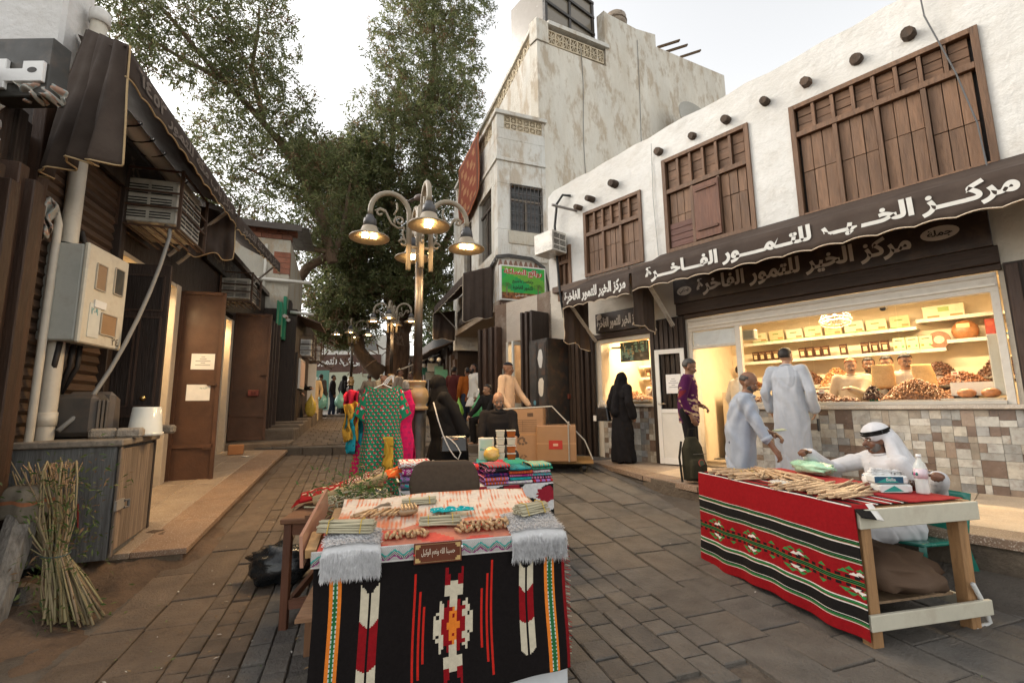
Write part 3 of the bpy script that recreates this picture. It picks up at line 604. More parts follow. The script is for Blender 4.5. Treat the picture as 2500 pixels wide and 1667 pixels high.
# pipes
P1 = thing('drain_pipe', 'thick cream drain pipe climbing the near left shop wall', 'pipe', (-2.42, -.1, 0), 0, 'L')
pc = (.58, .53, .44); m_ = MB(); m_.tube([(0, 0, .9), (0, 0, 1.35), (0, 0, 4.2), (.0, -.02, 5.3)], .066, pc, 14); m_.build('pipe', 'paint', P1, True)
m_ = MB(); m_.tube([(0, 0, .1), (0, 0, .9)], .06, (.1, .1, .1), 14); m_.build('foot_pipe', 'paint', P1, True); m_ = MB(); m_.tube([(0, 0, 1.32), (0, 0, 1.44)], .074, pc, 14); m_.build('pipe_collar', 'paint', P1, True); m_ = MB(); m_.tube([(0, -.02, 5.24), (0, -.02, 5.36), (0, -.02, 5.4)], [.085, .085, .05], (.72, .7, .66), 14); m_.build('pipe_cap', 'paint', P1, True)
m_ = MB(); [m_.tube([(.075*math.cos(k*.7), .075*math.sin(k*.7), 2.86+.008*k+.02*math.sin(k*.7)) for k in range(19)], .006, (.05, .06, .05), 4)]; m_.build('wire_tie', 'plain', P1)
P2 = thing('thin_pipe', 'thin cream conduit beside the thick drain pipe', 'pipe', (-2.6, -.1, 0), 0, 'L')
m_ = MB(); m_.tube([(-.01, 0, .3), (0, 0, 1.8), (.01, 0, 3.1), (.03, .05, 3.25)], .03, pc, 10); m_.build('pipe', 'paint', P2, True)
# meter cabinet
ME = thing('meter_box', 'dirty cream electric meter box with small windows on the left wall', 'meter box', (-2.56, -.0, 2.06), R(-3), 'L')
mc = (.62, .57, .46); m_ = MB(); m_.box(0, .62, -.3, -.02, 0, .88, (.47, .47, .42)); m_.build('case', 'paint', ME, bev=.012)
m_ = MB(); m_.box(-.01, .63, -.345, -.302, -.015, .895, mc); dr = m_.build('door', 'paint', ME, bev=.012)
for a, b, c, d, col in ((.12, .27, .5, .74, (.3, .2, .12)), (.4, .55, .52, .78, (.05, .05, .045)), (.26, .5, .1, .3, (.34, .21, .11))):
    m_ = MB(); m_.box(a, b, -.352, -.346, c, d, col); m_.build('window_flap', 'paint', dr); m_ = MB(); [m_.bar(p, q, .012, .01, (.45, .4, .32)) for p, q in (((a, -.352, c), (b, -.352, c)), ((a, -.352, d), (b, -.352, d)), ((a, -.352, c), (a, -.352, d)), ((b, -.352, c), (b, -.352, d)))]; m_.build('flap_frame', 'paint', dr)
m_ = MB(); m_.box(.08, .24, -.351, -.346, .05, .36, (.62, .62, .56)); m_.box(.13, .3, -.36, -.352, .33, .4, (.75, .75, .72)); m_.build('sticker', 'plain', dr)
letters('٢٠٩', .1, .06, lambda a, b, d: (.1+a, -.352-d, .26+b), (.1, .35, .38), dr, ar=False); letters('٢٤', .12, .07, lambda a, b, d: (.46+a, -.347-d, .02+b), (.12, .1, .08), dr, ar=False)
for P in [[(.1+.09*k, -.15, .0), (.1+.1*k, -.13, -.2), (.2+.07*k, -.08+.02*k, -.45)] for k in range(4)]+[[(.3, -.1, 1.0), (.22, -.14, 1.06), (.3, -.16, .88)]]: m_ = MB(); m_.tube(P, .022, (.025, .02, .018), 7); m_.build('cable', 'plain', ME, True)
GM = thing('grey_machine', 'dusty grey moulded plastic machine housing against the roller shutter', 'machine', (-2.1, -.25, 1.22), 0, 'L')
m_ = MB(); m_.box(-.25, .0, -.16, .2, 0, .38, (.07, .062, .055)); m_.hull8([(.0, -.18, 0), (.24, -.16, .02), (.24, .2, .02), (.0, .2, 0), (.0, -.19, .42), (.2, -.16, .37), (.2, .2, .37), (.0, .2, .42)], (.12, .1, .085)); m_.build('housing', 'paint', GM, bev=.04)
m_ = MB(); [m_.box(-.23+.07*i, -.2+.07*i, -.18, -.16, .05, .33, (.09, .08, .07)) for i in range(3)]; m_.build('rib', 'paint', GM, bev=.01)
# timber cabinet with a rubble foot
CB = thing('weathered_cabinet', 'weathered grey wooden cabinet on a rubble base in front of the left shops', 'cabinet', (-3.45, 4.05, 0), math.atan2(.90, -.39), 'W')
m_ = MB(); m_.box(.0, .98, .0, .72, .2, 1.14, (.13, .13, .125)); m_.build('carcass', 'weathered', CB, bev=.006)
m_ = MB(); m_.box(-.04, 1.02, -.05, .76, 1.142, 1.2, (.24, .2, .155)); m_.build('top_board', 'woodx', CB, bev=.01)
for i in range(7): m_ = MB(); m_.box(.04+i*.13, .04+(i+1)*.13-.003, -.022, -.001, .26, 1.11, jit((.25, .19, .14), .7, 1.15, rg)); m_.build('door_plank', 'weathered', CB)
for a, b, c in ((.0, .05, (.2, .16, .13)), (.93, .98, (.04, .03, .025))): m_ = MB(); m_.box(a, b, -.03, -.0225, .22, 1.13, c); m_.build('door_frame', 'weathered', CB)
m_ = MB(); m_.box(-.04, .14, -.05, -.031, .6, .68, (.3, .28, .25)); m_.tube([(.13, -.05, .66), (.17, -.07, .66), (.17, -.07, .6), (.13, -.05, .6)], .012, (.12, .12, .12), 6); m_.build('latch', 'metal', CB)
m_ = MB(); wb = wobble(77, 8, (9, 9, 9))
for i in range(22): x, z = rg.uniform(-.1, 1.0), rg.uniform(-.08, .16); m_.ball((x, rg.uniform(.0, .5)-.05, z), (rg.uniform(.07, .15), rg.uniform(.08, .13), rg.uniform(.05, .1)), jit((.16, .1, .065), .6, 1.2, rg), 7, 5)
m_.v = [(x+.02*float(wb([x, y, z])), y+.02*float(wb([z, x, y])), z+.015*float(wb([y, z, x]))) for x, y, z in m_.v]; m_.build('rubble_base', 'stone', CB)
m_ = MB(); [m_.bar((-.003, .2+.09*i+.03*(i % 2), .45+.02*i), (-.003, .22+.09*i-.02*(i % 2), .68), .004, .03, (.25, .025, .02), (1, 0, 0)) for i in range(3)]; m_.build('red_mark', 'plain', CB)
bm = MB(); bm.lathe([(.115, 0), (.12, .0), (.145, .26), (.15, .26), (.15, .28), (.135, .28), (.11, .02)][::1], (0, 0, 0), (.68, .68, .62), 20)
BK = thing('upturned_bucket', 'upturned white plastic bucket on the weathered cabinet', 'bucket', (-3.66, 4.6, 1.2)); b2 = MB(); b2.lathe([(.15, 0), (.152, .03), (.14, .03), (.118, .27), (.11, .28)], (0, 0, 0), (.66, .67, .62), 20); b2.build('bucket_body', 'gloss', BK, True)
for i, (x, y, rz, lb) in enumerate(((-3.72, 4.2, .5, 'worn concrete block at the near end of the cabinet top'), (-3.53, 4.27, .15, 'worn concrete block beside the upturned bucket'), (-3.72, 4.93, .0, 'pale concrete block at the far end of the cabinet top'))):
    o = thing('concrete_block', lb, 'block', (x, y, 1.2), rz+.2, group='concrete blocks on the cabinet'); m_ = MB(); m_.box(-.1, .1, -.05, .05, 0, .09, jit((.3, .26, .21), .85, 1.2, rg)); m_.build('block_body', 'stone', o, bev=.02)
# tall doors
def panel_door(nm, par, t, o0, o1, z0, z1, col, panels=True, lock=None):
    m = MB(); m.box(t-.02, t+.02, -o1, -o0, z0, z1, col); d = m.build(nm, 'wood' if panels else 'rust', par, bev=.004); w = o1-o0; h = z1-z0
    if panels:
        for a, b, c, e in ((.1, .9, .8, .95), (.1, .46, .4, .77), (.54, .9, .4, .77), (.1, .9, .24, .36), (.1, .46, .04, .2), (.54, .9, .04, .2)):
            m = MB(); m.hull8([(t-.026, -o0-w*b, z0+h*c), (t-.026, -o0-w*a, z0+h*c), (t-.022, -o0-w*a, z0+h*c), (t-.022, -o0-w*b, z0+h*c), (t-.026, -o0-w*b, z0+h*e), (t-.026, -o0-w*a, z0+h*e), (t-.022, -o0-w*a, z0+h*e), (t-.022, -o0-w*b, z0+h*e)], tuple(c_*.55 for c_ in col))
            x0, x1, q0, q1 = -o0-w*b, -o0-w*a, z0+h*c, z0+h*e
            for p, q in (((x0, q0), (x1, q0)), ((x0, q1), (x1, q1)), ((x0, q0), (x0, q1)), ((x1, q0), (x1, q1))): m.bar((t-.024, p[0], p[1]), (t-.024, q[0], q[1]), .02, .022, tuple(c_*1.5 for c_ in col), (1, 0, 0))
            m.build('door_panel', 'wood', d)
    else:
        m = MB()
        for p, q in (((-o0, z0), (-o0, z1)), ((-o1, z0), (-o1, z1)), ((-o0, z0+.02), (-o1, z0+.02)), ((-o0, z1-.02), (-o1, z1-.02)), ((-o0, z0+h*.19), (-o1, z0+h*.19))): m.bar((t-.03, p[0], p[1]), (t-.03, q[0], q[1]), .05, .03, tuple(c_*1.15 for c_ in col), (1, 0, 0))
        m.build('door_edge', 'rust', d); 
        for k in (.17, .5): m = MB(); m.box(t-.06, t-.03, -o1+.02, -o1+.14, z0+h*k, z0+h*k+.03, tuple(c_*.8 for c_ in col)); m.build('bolt', 'rust', d)
    return d
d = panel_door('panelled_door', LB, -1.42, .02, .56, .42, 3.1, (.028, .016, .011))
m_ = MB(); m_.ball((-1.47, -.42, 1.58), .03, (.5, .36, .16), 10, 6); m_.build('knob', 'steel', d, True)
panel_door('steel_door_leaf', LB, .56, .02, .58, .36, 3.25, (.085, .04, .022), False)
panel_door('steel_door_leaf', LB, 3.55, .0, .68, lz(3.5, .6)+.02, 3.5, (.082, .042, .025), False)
m_ = MB(); m_.box(3.42, 3.5, -.55, -.35, 1.72, 1.84, (.17, .04, .028)); m_.box(3.41, 3.42, -.49, -.41, 1.75, 1.81, (.1, .02, .015)); m_.build('lock_box', 'rust', LB, bev=.01)
for t0, t1 in ((.3, .46), (3.2, 3.36), (-1.4, -1.3), (2.7, 2.8)): m_ = MB(); m_.box(t0, t1, -.02, .5, lz(t0)-.05, 3.3, (.5, .42, .32)); m_.build('door_jamb', 'paint', LB, bev=.006)
for t0, t1 in ((-1.36, .4), (2.75, 3.3)): m_ = MB(); m_.box(t0, t1, .6, .65, .2, 3.3, (.6, .5, .36)); m_.box(t0, t1, .0, .6, 3.25, 3.3, (.6, .5, .36)); m_.box(t0, t1, .02, .6, .0, lz(t0), (.3, .24, .17)); m_.build('inner_wall', 'plaster', LB)
def area(name, at, fr, sx, sy, pw, col=(1, .72, .4), rot=(0, 0, 0), par=None):
    l = bpy.data.lights.new(name, 'AREA'); l.energy = pw; l.color = col; l.shape = 'RECTANGLE'; l.size = sx; l.size_y = sy; o = bpy.data.objects.new(name, l); COL.objects.link(o)
    o.matrix_world = FR[fr]@Matrix.Translation(Vector(at))@Euler(rot).to_matrix().to_4x4(); return o
def tubelamp(label, at, fr, L, pw, along='x'):
    o = thing('tube_light', label, 'light', at, 0, fr); m = MB(); m.box(-L/2, L/2, -.05, .05, .0, .03, (.6, .58, .54)); m.build('fitting', 'paint', o)
    m = MB(); m.tube([(-L/2, 0, -.025), (L/2, 0, -.025)], .018, (1, 1, 1), 8); m.build('tube', 'tubelight', o)
    area('shop_lamp_light', (at[0], at[1], at[2]-.06), fr, L, .1, pw)
tubelamp('lit tube light over the near left doorway', (-.5, .3, 3.2), 'L', .8, 14); tubelamp('lit tube light over the second left doorway', (3.0, .3, 3.2), 'L', .4, 8)
# door leaves further along, folded
for i, t in enumerate((4.5, 4.62, 4.74, 4.95, 5.2)): m_ = MB(); m_.box(t-.03, t+.03, -.5-.06*(i % 2)-.1*(i > 3), -.02, .8, 3.55, jit((.04, .022, .014), .7, 1.5, rg)); m_.build('folded_door_leaf', 'wood', LB, bev=.006)
# notices on the steel door
def notice(label, t, o, z, w, h, lines, fr='L'):
    N = thing('paper_notice', label, 'notice', (t, -o, z), 0, fr); m = MB(); m.box(-.001, .001, -w, 0, 0, h, (.74, .72, .68)); m.build('sheet', 'plain', N)
    m = MB(); [m.box(-.0018, -.0012, -w/2-l/2, -w/2+l/2, h-.05-i*.032, h-.042-i*.032, (.15, .15, .15)) for i, l in enumerate(lines)]; m.build('text_line', 'plain', N); return N
notice('plain white paper notice taped higher on the brown steel door', .535, .2, 2.05, .31, .24, (.05, .09, .2, .06, .2)); N2 = notice('white paper notice with framed lettering taped lower on the brown steel door', .535, .17, 1.58, .31, .24, ())
letters('دفع شبكة', .1, .03, lambda a, b, d: (-.0015-d, -.08-a*-1-.14+a*0-.0, .17+b) if 0 else (-.0015-d, -.27+a*1.0, .17+b), (.05, .25, .2), N2)
# window air conditioners in cages
def aircon(label, at, sz, fr, rz=0, cage=True, col=(.5, .47, .4)):
    """box front faces -x of its own frame"""
    o = thing('air_conditioner', label, 'air conditioner', at, rz, fr); lx, ly, h = sz; m = MB(); m.box(0, lx, -ly, 0, 0, h, col); bd = m.build('casing', 'metal', o, bev=.01)
    for a, b in ((.1, .47), (.53, .9)):
        m = MB()
        for k in range(13):
            z = h*(.1+.8*k/13)
            if k in (3, 8): continue
            m.box(-.008, -.001, -ly*b, -ly*a, z, z+h*.025, (.025, .022, .02))
        m.build('louvre', 'plain', bd)
    m = MB()
    for j in range(3):
        for k in range(9): z = h*(.08+.88*k/9); m.box(lx*(.08+.3*j), lx*(.34+.3*j), -ly-.008, -ly-.001, z, z+h*.04, (.03, .027, .024))
    m.build('side_grille', 'plain', bd)
    if cage:
        cc = (.075, .042, .026); m = MB(); e = .05
        for z in (-.06, h*.34, h*.68, h+.1): m.bar((-e, -ly-e, z), (-e, 0, z), .02, .02, cc); m.bar((-e, -ly-e, z), (lx+e, -ly-e, z), .02, .02, cc)
        for q in ((-e, -ly-e), (lx+e, -ly-e), (-e, -.02)): m.bar((*q, -.08), (*q, h+.12), .03, .03, cc)
        for k in range(6): m.bar((-e, -ly*(k/5), -.07), (lx+e, -ly*(k/5), -.07), .03, .015, cc)
        m.build('cage', 'rust', o)
    return o
aircon('large caged air conditioner over the near left shop door', (-1.5, -.02, 3.58), (.75, .56, .52), 'L')
aircon('caged air conditioner over the second left shop door', (2.25, -.02, 3.55), (.6, .5, .4), 'L')
CD = thing('flexible_conduit', 'grey flexible conduit sagging from the large air conditioner to the drain pipe', 'conduit', (-1.5, -.5, 3.5), 0, 'L')
m_ = MB(); pts = [(.02, 0.02, .06), (-.02, -.04, .03), (-.08, -.06, -.12)]+[(-.08-.85*k/8, -.06+.36*(k/8)**1.5, -.12-2.1*(1-(1-k/8)**1.35)) for k in range(1, 9)]; m_.tube(pts, .02, (.24, .23, .21), 8); m_.build('conduit', 'plain', CD, True)
# awnings of the left row
a1, L_, _ = awning('near left brown awning with faded lettering and cream piping', 'L', -3.35, -.1, -1, .8, 4.4, 4.13, 4.72, 41, 12, .0, (.5, .36, .2), skew=.83, zskew=.3, arms=(.96,))
letters('مركز باب مكة للتمور ٢٥٤٦', 2.9, .17, lambda a, b, d: (.15+a, -.8-.03-d*3, -.22+b), (.17, .135, .11), a1, bold=.03)
a2, L_, _ = awning('second left brown awning with faded lettering further up the row', 'L', -.05, 3.45, -1, .8, 4.36, 4.1, 4.7, 42, 13, .3, (.5, .36, .2))
letters('مركز باب مكة للتمور', 2.9, .17, lambda a, b, d: (.3+a, -.8-.03-d*3, -.22+b+.3*(a+.3)/3.5), (.17, .135, .11), a2, bold=.03)
drape('heavy brown awning curtain gathered in folds at the near end of the left row', 'L', (-2.62, -.12, 5.02), (-3.35, -.8, 4.42), 1.62, 1.0, 3.2, .07, 15, pcol=(.5, .36, .2), shear=(-.27, .07, 0))
drape('brown side curtain hanging between the two left awnings', 'L', (-.3, -.3, 4.35), (-.02, -.8, 4.3), .75, .62, 1.6, .05, 16, pcol=(.5, .36, .2))
sgl, w_, h_, d_ = None, 0, 0, 0
SGL = thing('shop_sign', 'black sign with raised lettering in the shade under the near left awning', 'sign', (-1.7, -.04, 3.95), 0, 'L'); m_ = MB(); m_.box(-.9, 1.6, -.05, 0, 0, .5, (.03, .026, .023)); m_.build('board', 'paint', SGL)
letters('باب مكة للتمور', 1.9, .3, lambda a, b, d: (-.7+a, -.056-d, .1+b), (.2, .17, .14), SGL, bold=.03)
SGM = thing('shop_sign', 'black sign with lettering above the second caged air conditioner', 'sign', (1.2, -.04, 3.98), 0, 'L'); m_ = MB(); m_.box(0, 2.1, -.05, 0, 0, .4, (.03, .026, .023)); m_.build('board', 'paint', SGM)
letters('مركز باب', 1.5, .26, lambda a, b, d: (.3+a, -.056-d, .07+b), (.2, .17, .14), SGM, bold=.03)
GP = thing('gutter_pipe', 'fat white plastic pipe slung under the near left awning', 'pipe', (-3.0, -.3, 4.42), 0, 'L'); m_ = MB(); m_.tube([(.75, 0, 0), (1.4, -.0, -.02), (2.9, 0, -.03)], .085, (.78, .76, .7), 12); m_.build('pipe', 'paint', GP, True)
m_ = MB(); [m_.tube([(x+.11*math.cos(k*.7), .11*math.sin(k*.7), .02*math.sin(k)+.11*math.cos(k*.7)*0+.1*math.sin(k*.7+1.57)) for k in range(10)], .008, (.02, .02, .02), 4) for x in ()]
for x in (.9, 1.2, 1.5, 2.2): m_ = MB(); m_.tube([(x+.11*math.cos(k*.7), .11*math.sin(k*.7), .1*math.sin(k*.7+1.57)) for k in range(10)], .008, (.02, .02, .02), 4); m_.build('cable_tie', 'plain', GP)
# rags knotted on the timber
def rag(label, p, w, h, seed, cols, fr='W', rz=0):
    wb = wobble(seed, 6, (9, 9, 9)); m = MB()
    m.grid(26, 22, lambda a, b: ((a-.5)*w*(1-.35*b)+.05*float(wb([a, b, 0])), .05*math.sin(a*14+2*float(wb([a*.5, b, 1])))*(.4+b), -h*b*(.75+.3*float(wb([a*.7, 0, 2])))+.03*math.sin(a*3.1)), lambda a, b: cols[int(abs(float(wb([a*.8, b*.8, 3])))*9) % len(cols)])
    o = m.build('rag', 'cloth', None, True, solid=.006); place(o, p, rz, fr); return tag(o, label, 'rag')
RC = [(.42, .39, .34), (.33, .36, .34), (.4, .26, .2), (.45, .42, .38)]
rag('knotted pale printed rag beside the block letter sign', (-3.42, 3.02, 3.8), .28, .2, 51, RC, rz=.4); rag('crumpled printed rag hanging at the far left edge', (-3.86, 3.0, 3.66), .34, .42, 52, RC, rz=.2); rag('twisted printed rag tied behind the drain pipe', (-3.98, 3.72, 3.25), .1, .5, 53, RC, rz=.8)
# concrete stub post with burlap
PO = thing('stub_post', 'grey eight sided post leaning at the left edge under a burlap sack', 'post', (-3.36, 3.16, -.02)); m_ = MB(); m_.tube([(-.03, -.05, -.03), (-.22, .33, .86)], [.085, .1], (.2, .18, .155), 8); m_.build('shaft', 'weathered', PO)
wb = wobble(61, 6, (8, 8, 8)); m_ = MB(); m_.grid(40, 12, lambda a, b: (-.22+(.06+.1*min(1, b*2)+.02*float(wb([a*2, b, 0])))*math.cos(a*6.283), .33+(.06+.1*min(1, b*2)+.02*math.sin(a*31))*math.sin(a*6.283), .93-.02*b+(-.26*max(0, b-.3))*(1+.5*float(wb([math.cos(a*6.283)*.4, math.sin(a*6.283)*.4, 0])))), lambda a, b: (.3, .12, .06) if .62 < b < .66 else (.17, .145, .11)); o = m_.build('burlap_sack', 'cloth', None, True, solid=.008); place(o, (-3.36, 3.16, -.02)); tag(o, 'grey burlap sack draped over the leaning stub post', 'sack')
# ---------------------------------------------------------------- further left: unfinished house with tin roof
CH = thing('unfinished_house', 'unfinished concrete and red brick house with a tin roof behind the left awnings', 'building', (-6.3, 12.5, 0), R(21), 'W')
m_ = MB(); m_.box(-4, 0, 0, 5, .5, 6.2, (.4, .37, .31)); m_.build('wall', 'oldplaster', CH)
for j in range(2):
    for i in range(14): m_ = MB(); m_.box(-3.6+i*.26+.13*(j % 2), -3.6+(i+1)*.26-.012+.13*(j % 2), -.03, .2, 6.205+j*.15, 6.205+(j+1)*.15-.012, jit((.26, .09, .05), .7, 1.2, rg)); m_.build('brick', 'stone', CH)
for j in range(4): m_ = MB(); m_.box(-.4, .01, -.02, .2, 5.2+j*.16, 5.35+j*.16, jit((.26, .09, .05), .7, 1.2, rg)); m_.build('brick', 'stone', CH)
for i in range(16): m_ = MB(); x = -4+i*.28; m_.hull8([(x, -.3, 6.5), (x+.27, -.3, 6.5), (x+.27, 3, 6.9), (x, 3, 6.9), (x, -.3, 6.53), (x+.27, -.3, 6.53), (x+.27, 3, 6.93), (x, 3, 6.93)], jit((.13, .12, .11), .7, 1.1, rg)); m_.build('roof_sheet', 'rust', CH)
m_ = MB(); m_.box(-4.1, .3, -.36, -.3, 6.38, 6.56, (.07, .055, .045)); m_.build('fascia', 'woodx', CH)
m_ = MB(); m_.tube([(-.9, -.1, 5.0), (.6, -.15, 4.96)], .05, (.6, .57, .5), 8); m_.tube([(-.6, -.06, 4.6), (-.6, -.06, 6.0)], .04, (.6, .57, .5), 8); m_.tube([(.1, -.1, 4.1), (.7, -.15, 4.05)], .045, (.55, .52, .46), 8); m_.build('pipe', 'paint', CH, True)
for i, (x, z, w, h) in enumerate(((.02, 3.5, .5, 1.0), (.02, 2.2, .7, 1.2))): m_ = MB(); m_.box(x, x+.06, .2, .2+w, z, z+h, DK); m_.build('window', 'wood', CH)
# green sheet metal hoarding and caged units beyond the second awning
GS = thing('green_hoarding', 'bright green sheet metal hoarding panels beyond the second left awning', 'hoarding', (5.2, -.5, 3.45), 0, 'L')
for i in range(6): m_ = MB(); m_.box(i*.28, i*.28+.22, -.05*(i % 2), .02, -.05*i, .75+.1*i-.08*(i % 3), jit((.02, .24, .12), .7, 1.2, rg)); m_.build('panel', 'paint', GS, bev=.004)
for i, x in enumerate((.4, 1.0)): m_ = MB(); m_.tube([(x, -.1, .42), (x+.3, -.1, .44)], .05, (.6, .5, .45), 8); m_.build('roller', 'paint', GS)
FB = thing('far_timber_shop', 'dark timber shop with plank doors further up the left side', 'building', (6.3, -.8, 0), 0, 'L')
m_ = MB(); m_.box(0, 5.2, .0, 3, .5, 4.2, DK); m_.build('wall', 'wood', FB)
for i in range(16): m_ = MB(); x = .1+i*.31; m_.box(x, x+.28, -.06, -.001, .8, 3.0+.0*i, jit(DK, .7, 1.8, rg)); m_.build('plank', 'wood', FB)
m_ = MB(); [m_.hull8([(x, -.6, 3.85), (x+.3, -.6, 3.85), (x+.3, .1, 4.1), (x, .1, 4.1), (x, -.6, 3.88), (x+.3, -.6, 3.88), (x+.3, .1, 4.13), (x, .1, 4.13)], jit((.16, .1, .07), .7, 1.2, rg)) for x in (.2, .52, .84, 1.16, 1.48, 1.8)]; m_.build('canopy', 'rust', FB)
m_ = MB(); m_.box(.3, 1.3, -.12, -.07, 2.0, 2.85, (.6, .55, .48)); m_.build('door_frame', 'paint', FB); m_ = MB(); m_.box(2.6, 2.7, -.3, -.0, .9, 2.9, (.62, .58, .52)); m_.build('door_post', 'paint', FB)
m_ = MB(); m_.box(.36, 1.24, -.13, -.121, 2.06, 2.8, (.5, .36, .3)); m_.build('poster', 'plain', FB)
aircon('caged white air conditioner above the far left timber shop', (1.0+6.3, -.5, 3.0), (.7, .6, .5), 'L', col=(.62, .6, .55)); aircon('caged air conditioner furthest up the left side', (3.0+6.3, -.45, 3.05), (.7, .7, .5), 'L', col=(.55, .52, .48))
# ================================================================ CORNER HOUSE (plastered, beige), its own frame: x along the front, y away along the street
HX = Matrix.Translation((-.36, 12, 0))@Matrix.Rotation(math.atan2(.35, .937), 4, 'Z'); FR['H'] = HX
BE = (.6, .55, .46); PW = (.66, .645, .6)
H = thing('plastered_corner_house', 'tall weathered beige plaster house with pierced parapets at the street corner', 'building', fr='H')
hw = [(.39, 1.36, 6.3, 7.65)]; m_ = MB(); wall_cells(m_, 0, 1.5, 4.25, 9.0, 0, .3, hw, PW)
m_.box(0, 1.5, 0, .3, 9.0, 9.32, PW); m_.box(0, .22, 0, .3, 9.32, 9.74, PW); m_.box(1.42, 1.5, 0, .3, 9.32, 9.74, PW); m_.box(-.06, 1.56, -.06, .36, 9.74, 9.86, PW); m_.box(-.05, 1.5, -.05, -.001, 8.32, 8.42, PW); m_.box(.35, 1.5, -.03, -.001, 5.42, 5.5, PW)
m_.box(.32, 1.42, -.03, -.001, 5.9, 6.28, (.5, .47, .4))
m_.build('front_wall', 'oldplaster', H, bev=.01)
lw = [(.55, 1.85, 5.75, 7.75), (2.7, 3.7, 5.6, 7.6)]; m_ = MB()
X_ = lambda mb, y0, y1, z0, z1, holes: None
def wall_y(mb, x0, x1, y0, y1, z0, z1, holes, col):
    Y = sorted({y0, y1, *[h[i] for h in holes for i in (0, 1)]}); Zs = sorted({z0, z1, *[h[i] for h in holes for i in (2, 3)]})
    for a, b in zip(Y[:-1], Y[1:]):
        for c, d in zip(Zs[:-1], Zs[1:]):
            if any(h[0] < (a+b)/2 < h[1] and h[2] < (c+d)/2 < h[3] for h in holes): continue
            mb.box(x0, x1, a, b, c, d, col)
wall_y(m_, 0.0, .3, .3, 5.0, 4.25, 9.0, lw, (.62, .6, .55)); m_.box(0, .3, .3, 5, 9.0, 9.32, PW)
for a, b in ((.3, .45), (2.2, 2.45), (4.8, 5.0)): m_.box(.0, .3, a, b, 9.32, 9.74, PW)
m_.box(-.06, .3, .36, 5.0, 9.74, 9.86, PW); m_.box(-.05, -.001, .0, 5.0, 8.32, 8.42, PW); m_.box(-.08, -.001, .1, .45, 5.35, 5.42, PW)
m_.box(.0, 8, 5.0, 5.3, 3.5, 9.3, PW); m_.build('side_wall', 'oldplaster', H, bev=.008)
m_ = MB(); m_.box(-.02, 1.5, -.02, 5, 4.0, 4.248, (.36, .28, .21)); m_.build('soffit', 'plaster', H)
def lattice(par, x0, x1, z0, z1, n, fn):
    """pierced block screen: each block a star shaped grille"""
    w = (x1-x0)/n; rows = max(1, round((z1-z0)/w)); h = (z1-z0)/rows; lc = (.6, .5, .35)
    for i in range(n):
        for j in range(rows):
            m = MB(); cx, cz = x0+(i+.5)*w, z0+(j+.5)*h
            for a, b, c, d in ((-.5, .5, .42, .5), (-.5, .5, -.5, -.42), (-.5, -.42, -.42, .42), (.42, .5, -.42, .42)): 
                P = [fn(cx+q*w, y, cz+s*h) for s in (c, d) for q, y in ((a, .02), (b, .02), (b, .1), (a, .1))]; m.hull8(P, lc)
            for k in range(4):
                t = k*math.pi/4; ca, sa = math.cos(t), math.sin(t)
                P = [fn(cx+w*(u*ca-v*sa)*.98, y, cz+h*(u*sa+v*ca)*.98) for v in (-.036, .036) for u, y in ((-.46 if k % 2 == 0 else -.56, .03), (.46 if k % 2 == 0 else .56, .03), (.46 if k % 2 == 0 else .56, .09), (-.46 if k % 2 == 0 else -.56, .09))]; m.hull8(P, lc)
            m.build('pierced_block', 'plaster', par)
lattice(H, .23, 1.41, 9.33, 9.73, 6, lambda a, y, z: (a, y, z)); lattice(H, .46, 2.19, 9.33, 9.73, 5, lambda a, y, z: (y, a, z)); lattice(H, 2.46, 4.79, 9.33, 9.73, 6, lambda a, y, z: (y, a, z))
# barred front window and two side windows
m_ = MB(); m_.box(.39, 1.36, .1, .14, 6.3, 7.65, (.03, .028, .025)); wf = m_.build('window', 'gloss', H)
m_ = MB(); [m_.bar((.39+.97*k/8, -.03, 6.3), (.39+.97*k/8, -.03, 7.65), .02, .02, (.05, .045, .04)) for k in range(9)]; [m_.bar((.39, -.03, 6.3+1.35*k/5), (1.36, -.03, 6.3+1.35*k/5), .02, .02, (.05, .045, .04)) for k in range(6)]; m_.build('window_bars', 'metal', wf)
m_ = MB(); m_.box(.4, 1.35, .06, .09, 7.2, 7.26, (.2, .16, .12)); m_.box(.85, .9, .06, .09, 6.3, 7.2, (.2, .16, .12)); m_.build('window_frame', 'paint', wf)
for a, b, c, d in lw: m_ = MB(); m_.box(.12, .16, a, b, c, d, (.07, .06, .05)); wf = m_.build('window', 'gloss', H); m_ = MB(); m_.box(.08, .118, a, b, c+(d-c)*.75, c+(d-c)*.79, (.06, .045, .035)); m_.box(.08, .118, (a+b)/2-.03, (a+b)/2+.03, c, c+(d-c)*.75, (.06, .045, .035)); m_.build('window_frame', 'paint', wf)
# the tall block behind
C1 = Vector((1.45, .3, 0)); e_ang = math.atan2(.612, .79)-math.atan2(.35, .937); ex = Vector((math.cos(e_ang), math.sin(e_ang), 0)); en = Vector((-ex.y, ex.x, 0))
tf = lambda a, y, z: tuple(C1+ex*a+en*y+Vector((0, 0, z)))
m_ = MB(); TB = (.68, .64, .56)
m_.prism([(0, 3), (12.2, 3), (12.2, 17.3), (6.5, 15.9), (6.5, 16.45), (5.2, 16.0), (3.5, 15.7), (3.3, 15.7), (3.3, 13.45), (0, 12.75)], 0, .35, lambda a, b, d: tf(a, d, b), TB)
m_.build('tall_side_wall', 'oldplaster', H)
m_ = MB(); m_.hull8([tf(0, .352, 8), tf(.3, .352, 8), (C1.x+.3, 7.5, 8), (C1.x, 7.5, 8), tf(0, .352, 12.75), tf(.3, .352, 12.75), (C1.x+.3, 7.5, 12.75), (C1.x, 7.5, 12.75)], (.64, .62, .57)); m_.build('tall_street_wall', 'oldplaster', H)
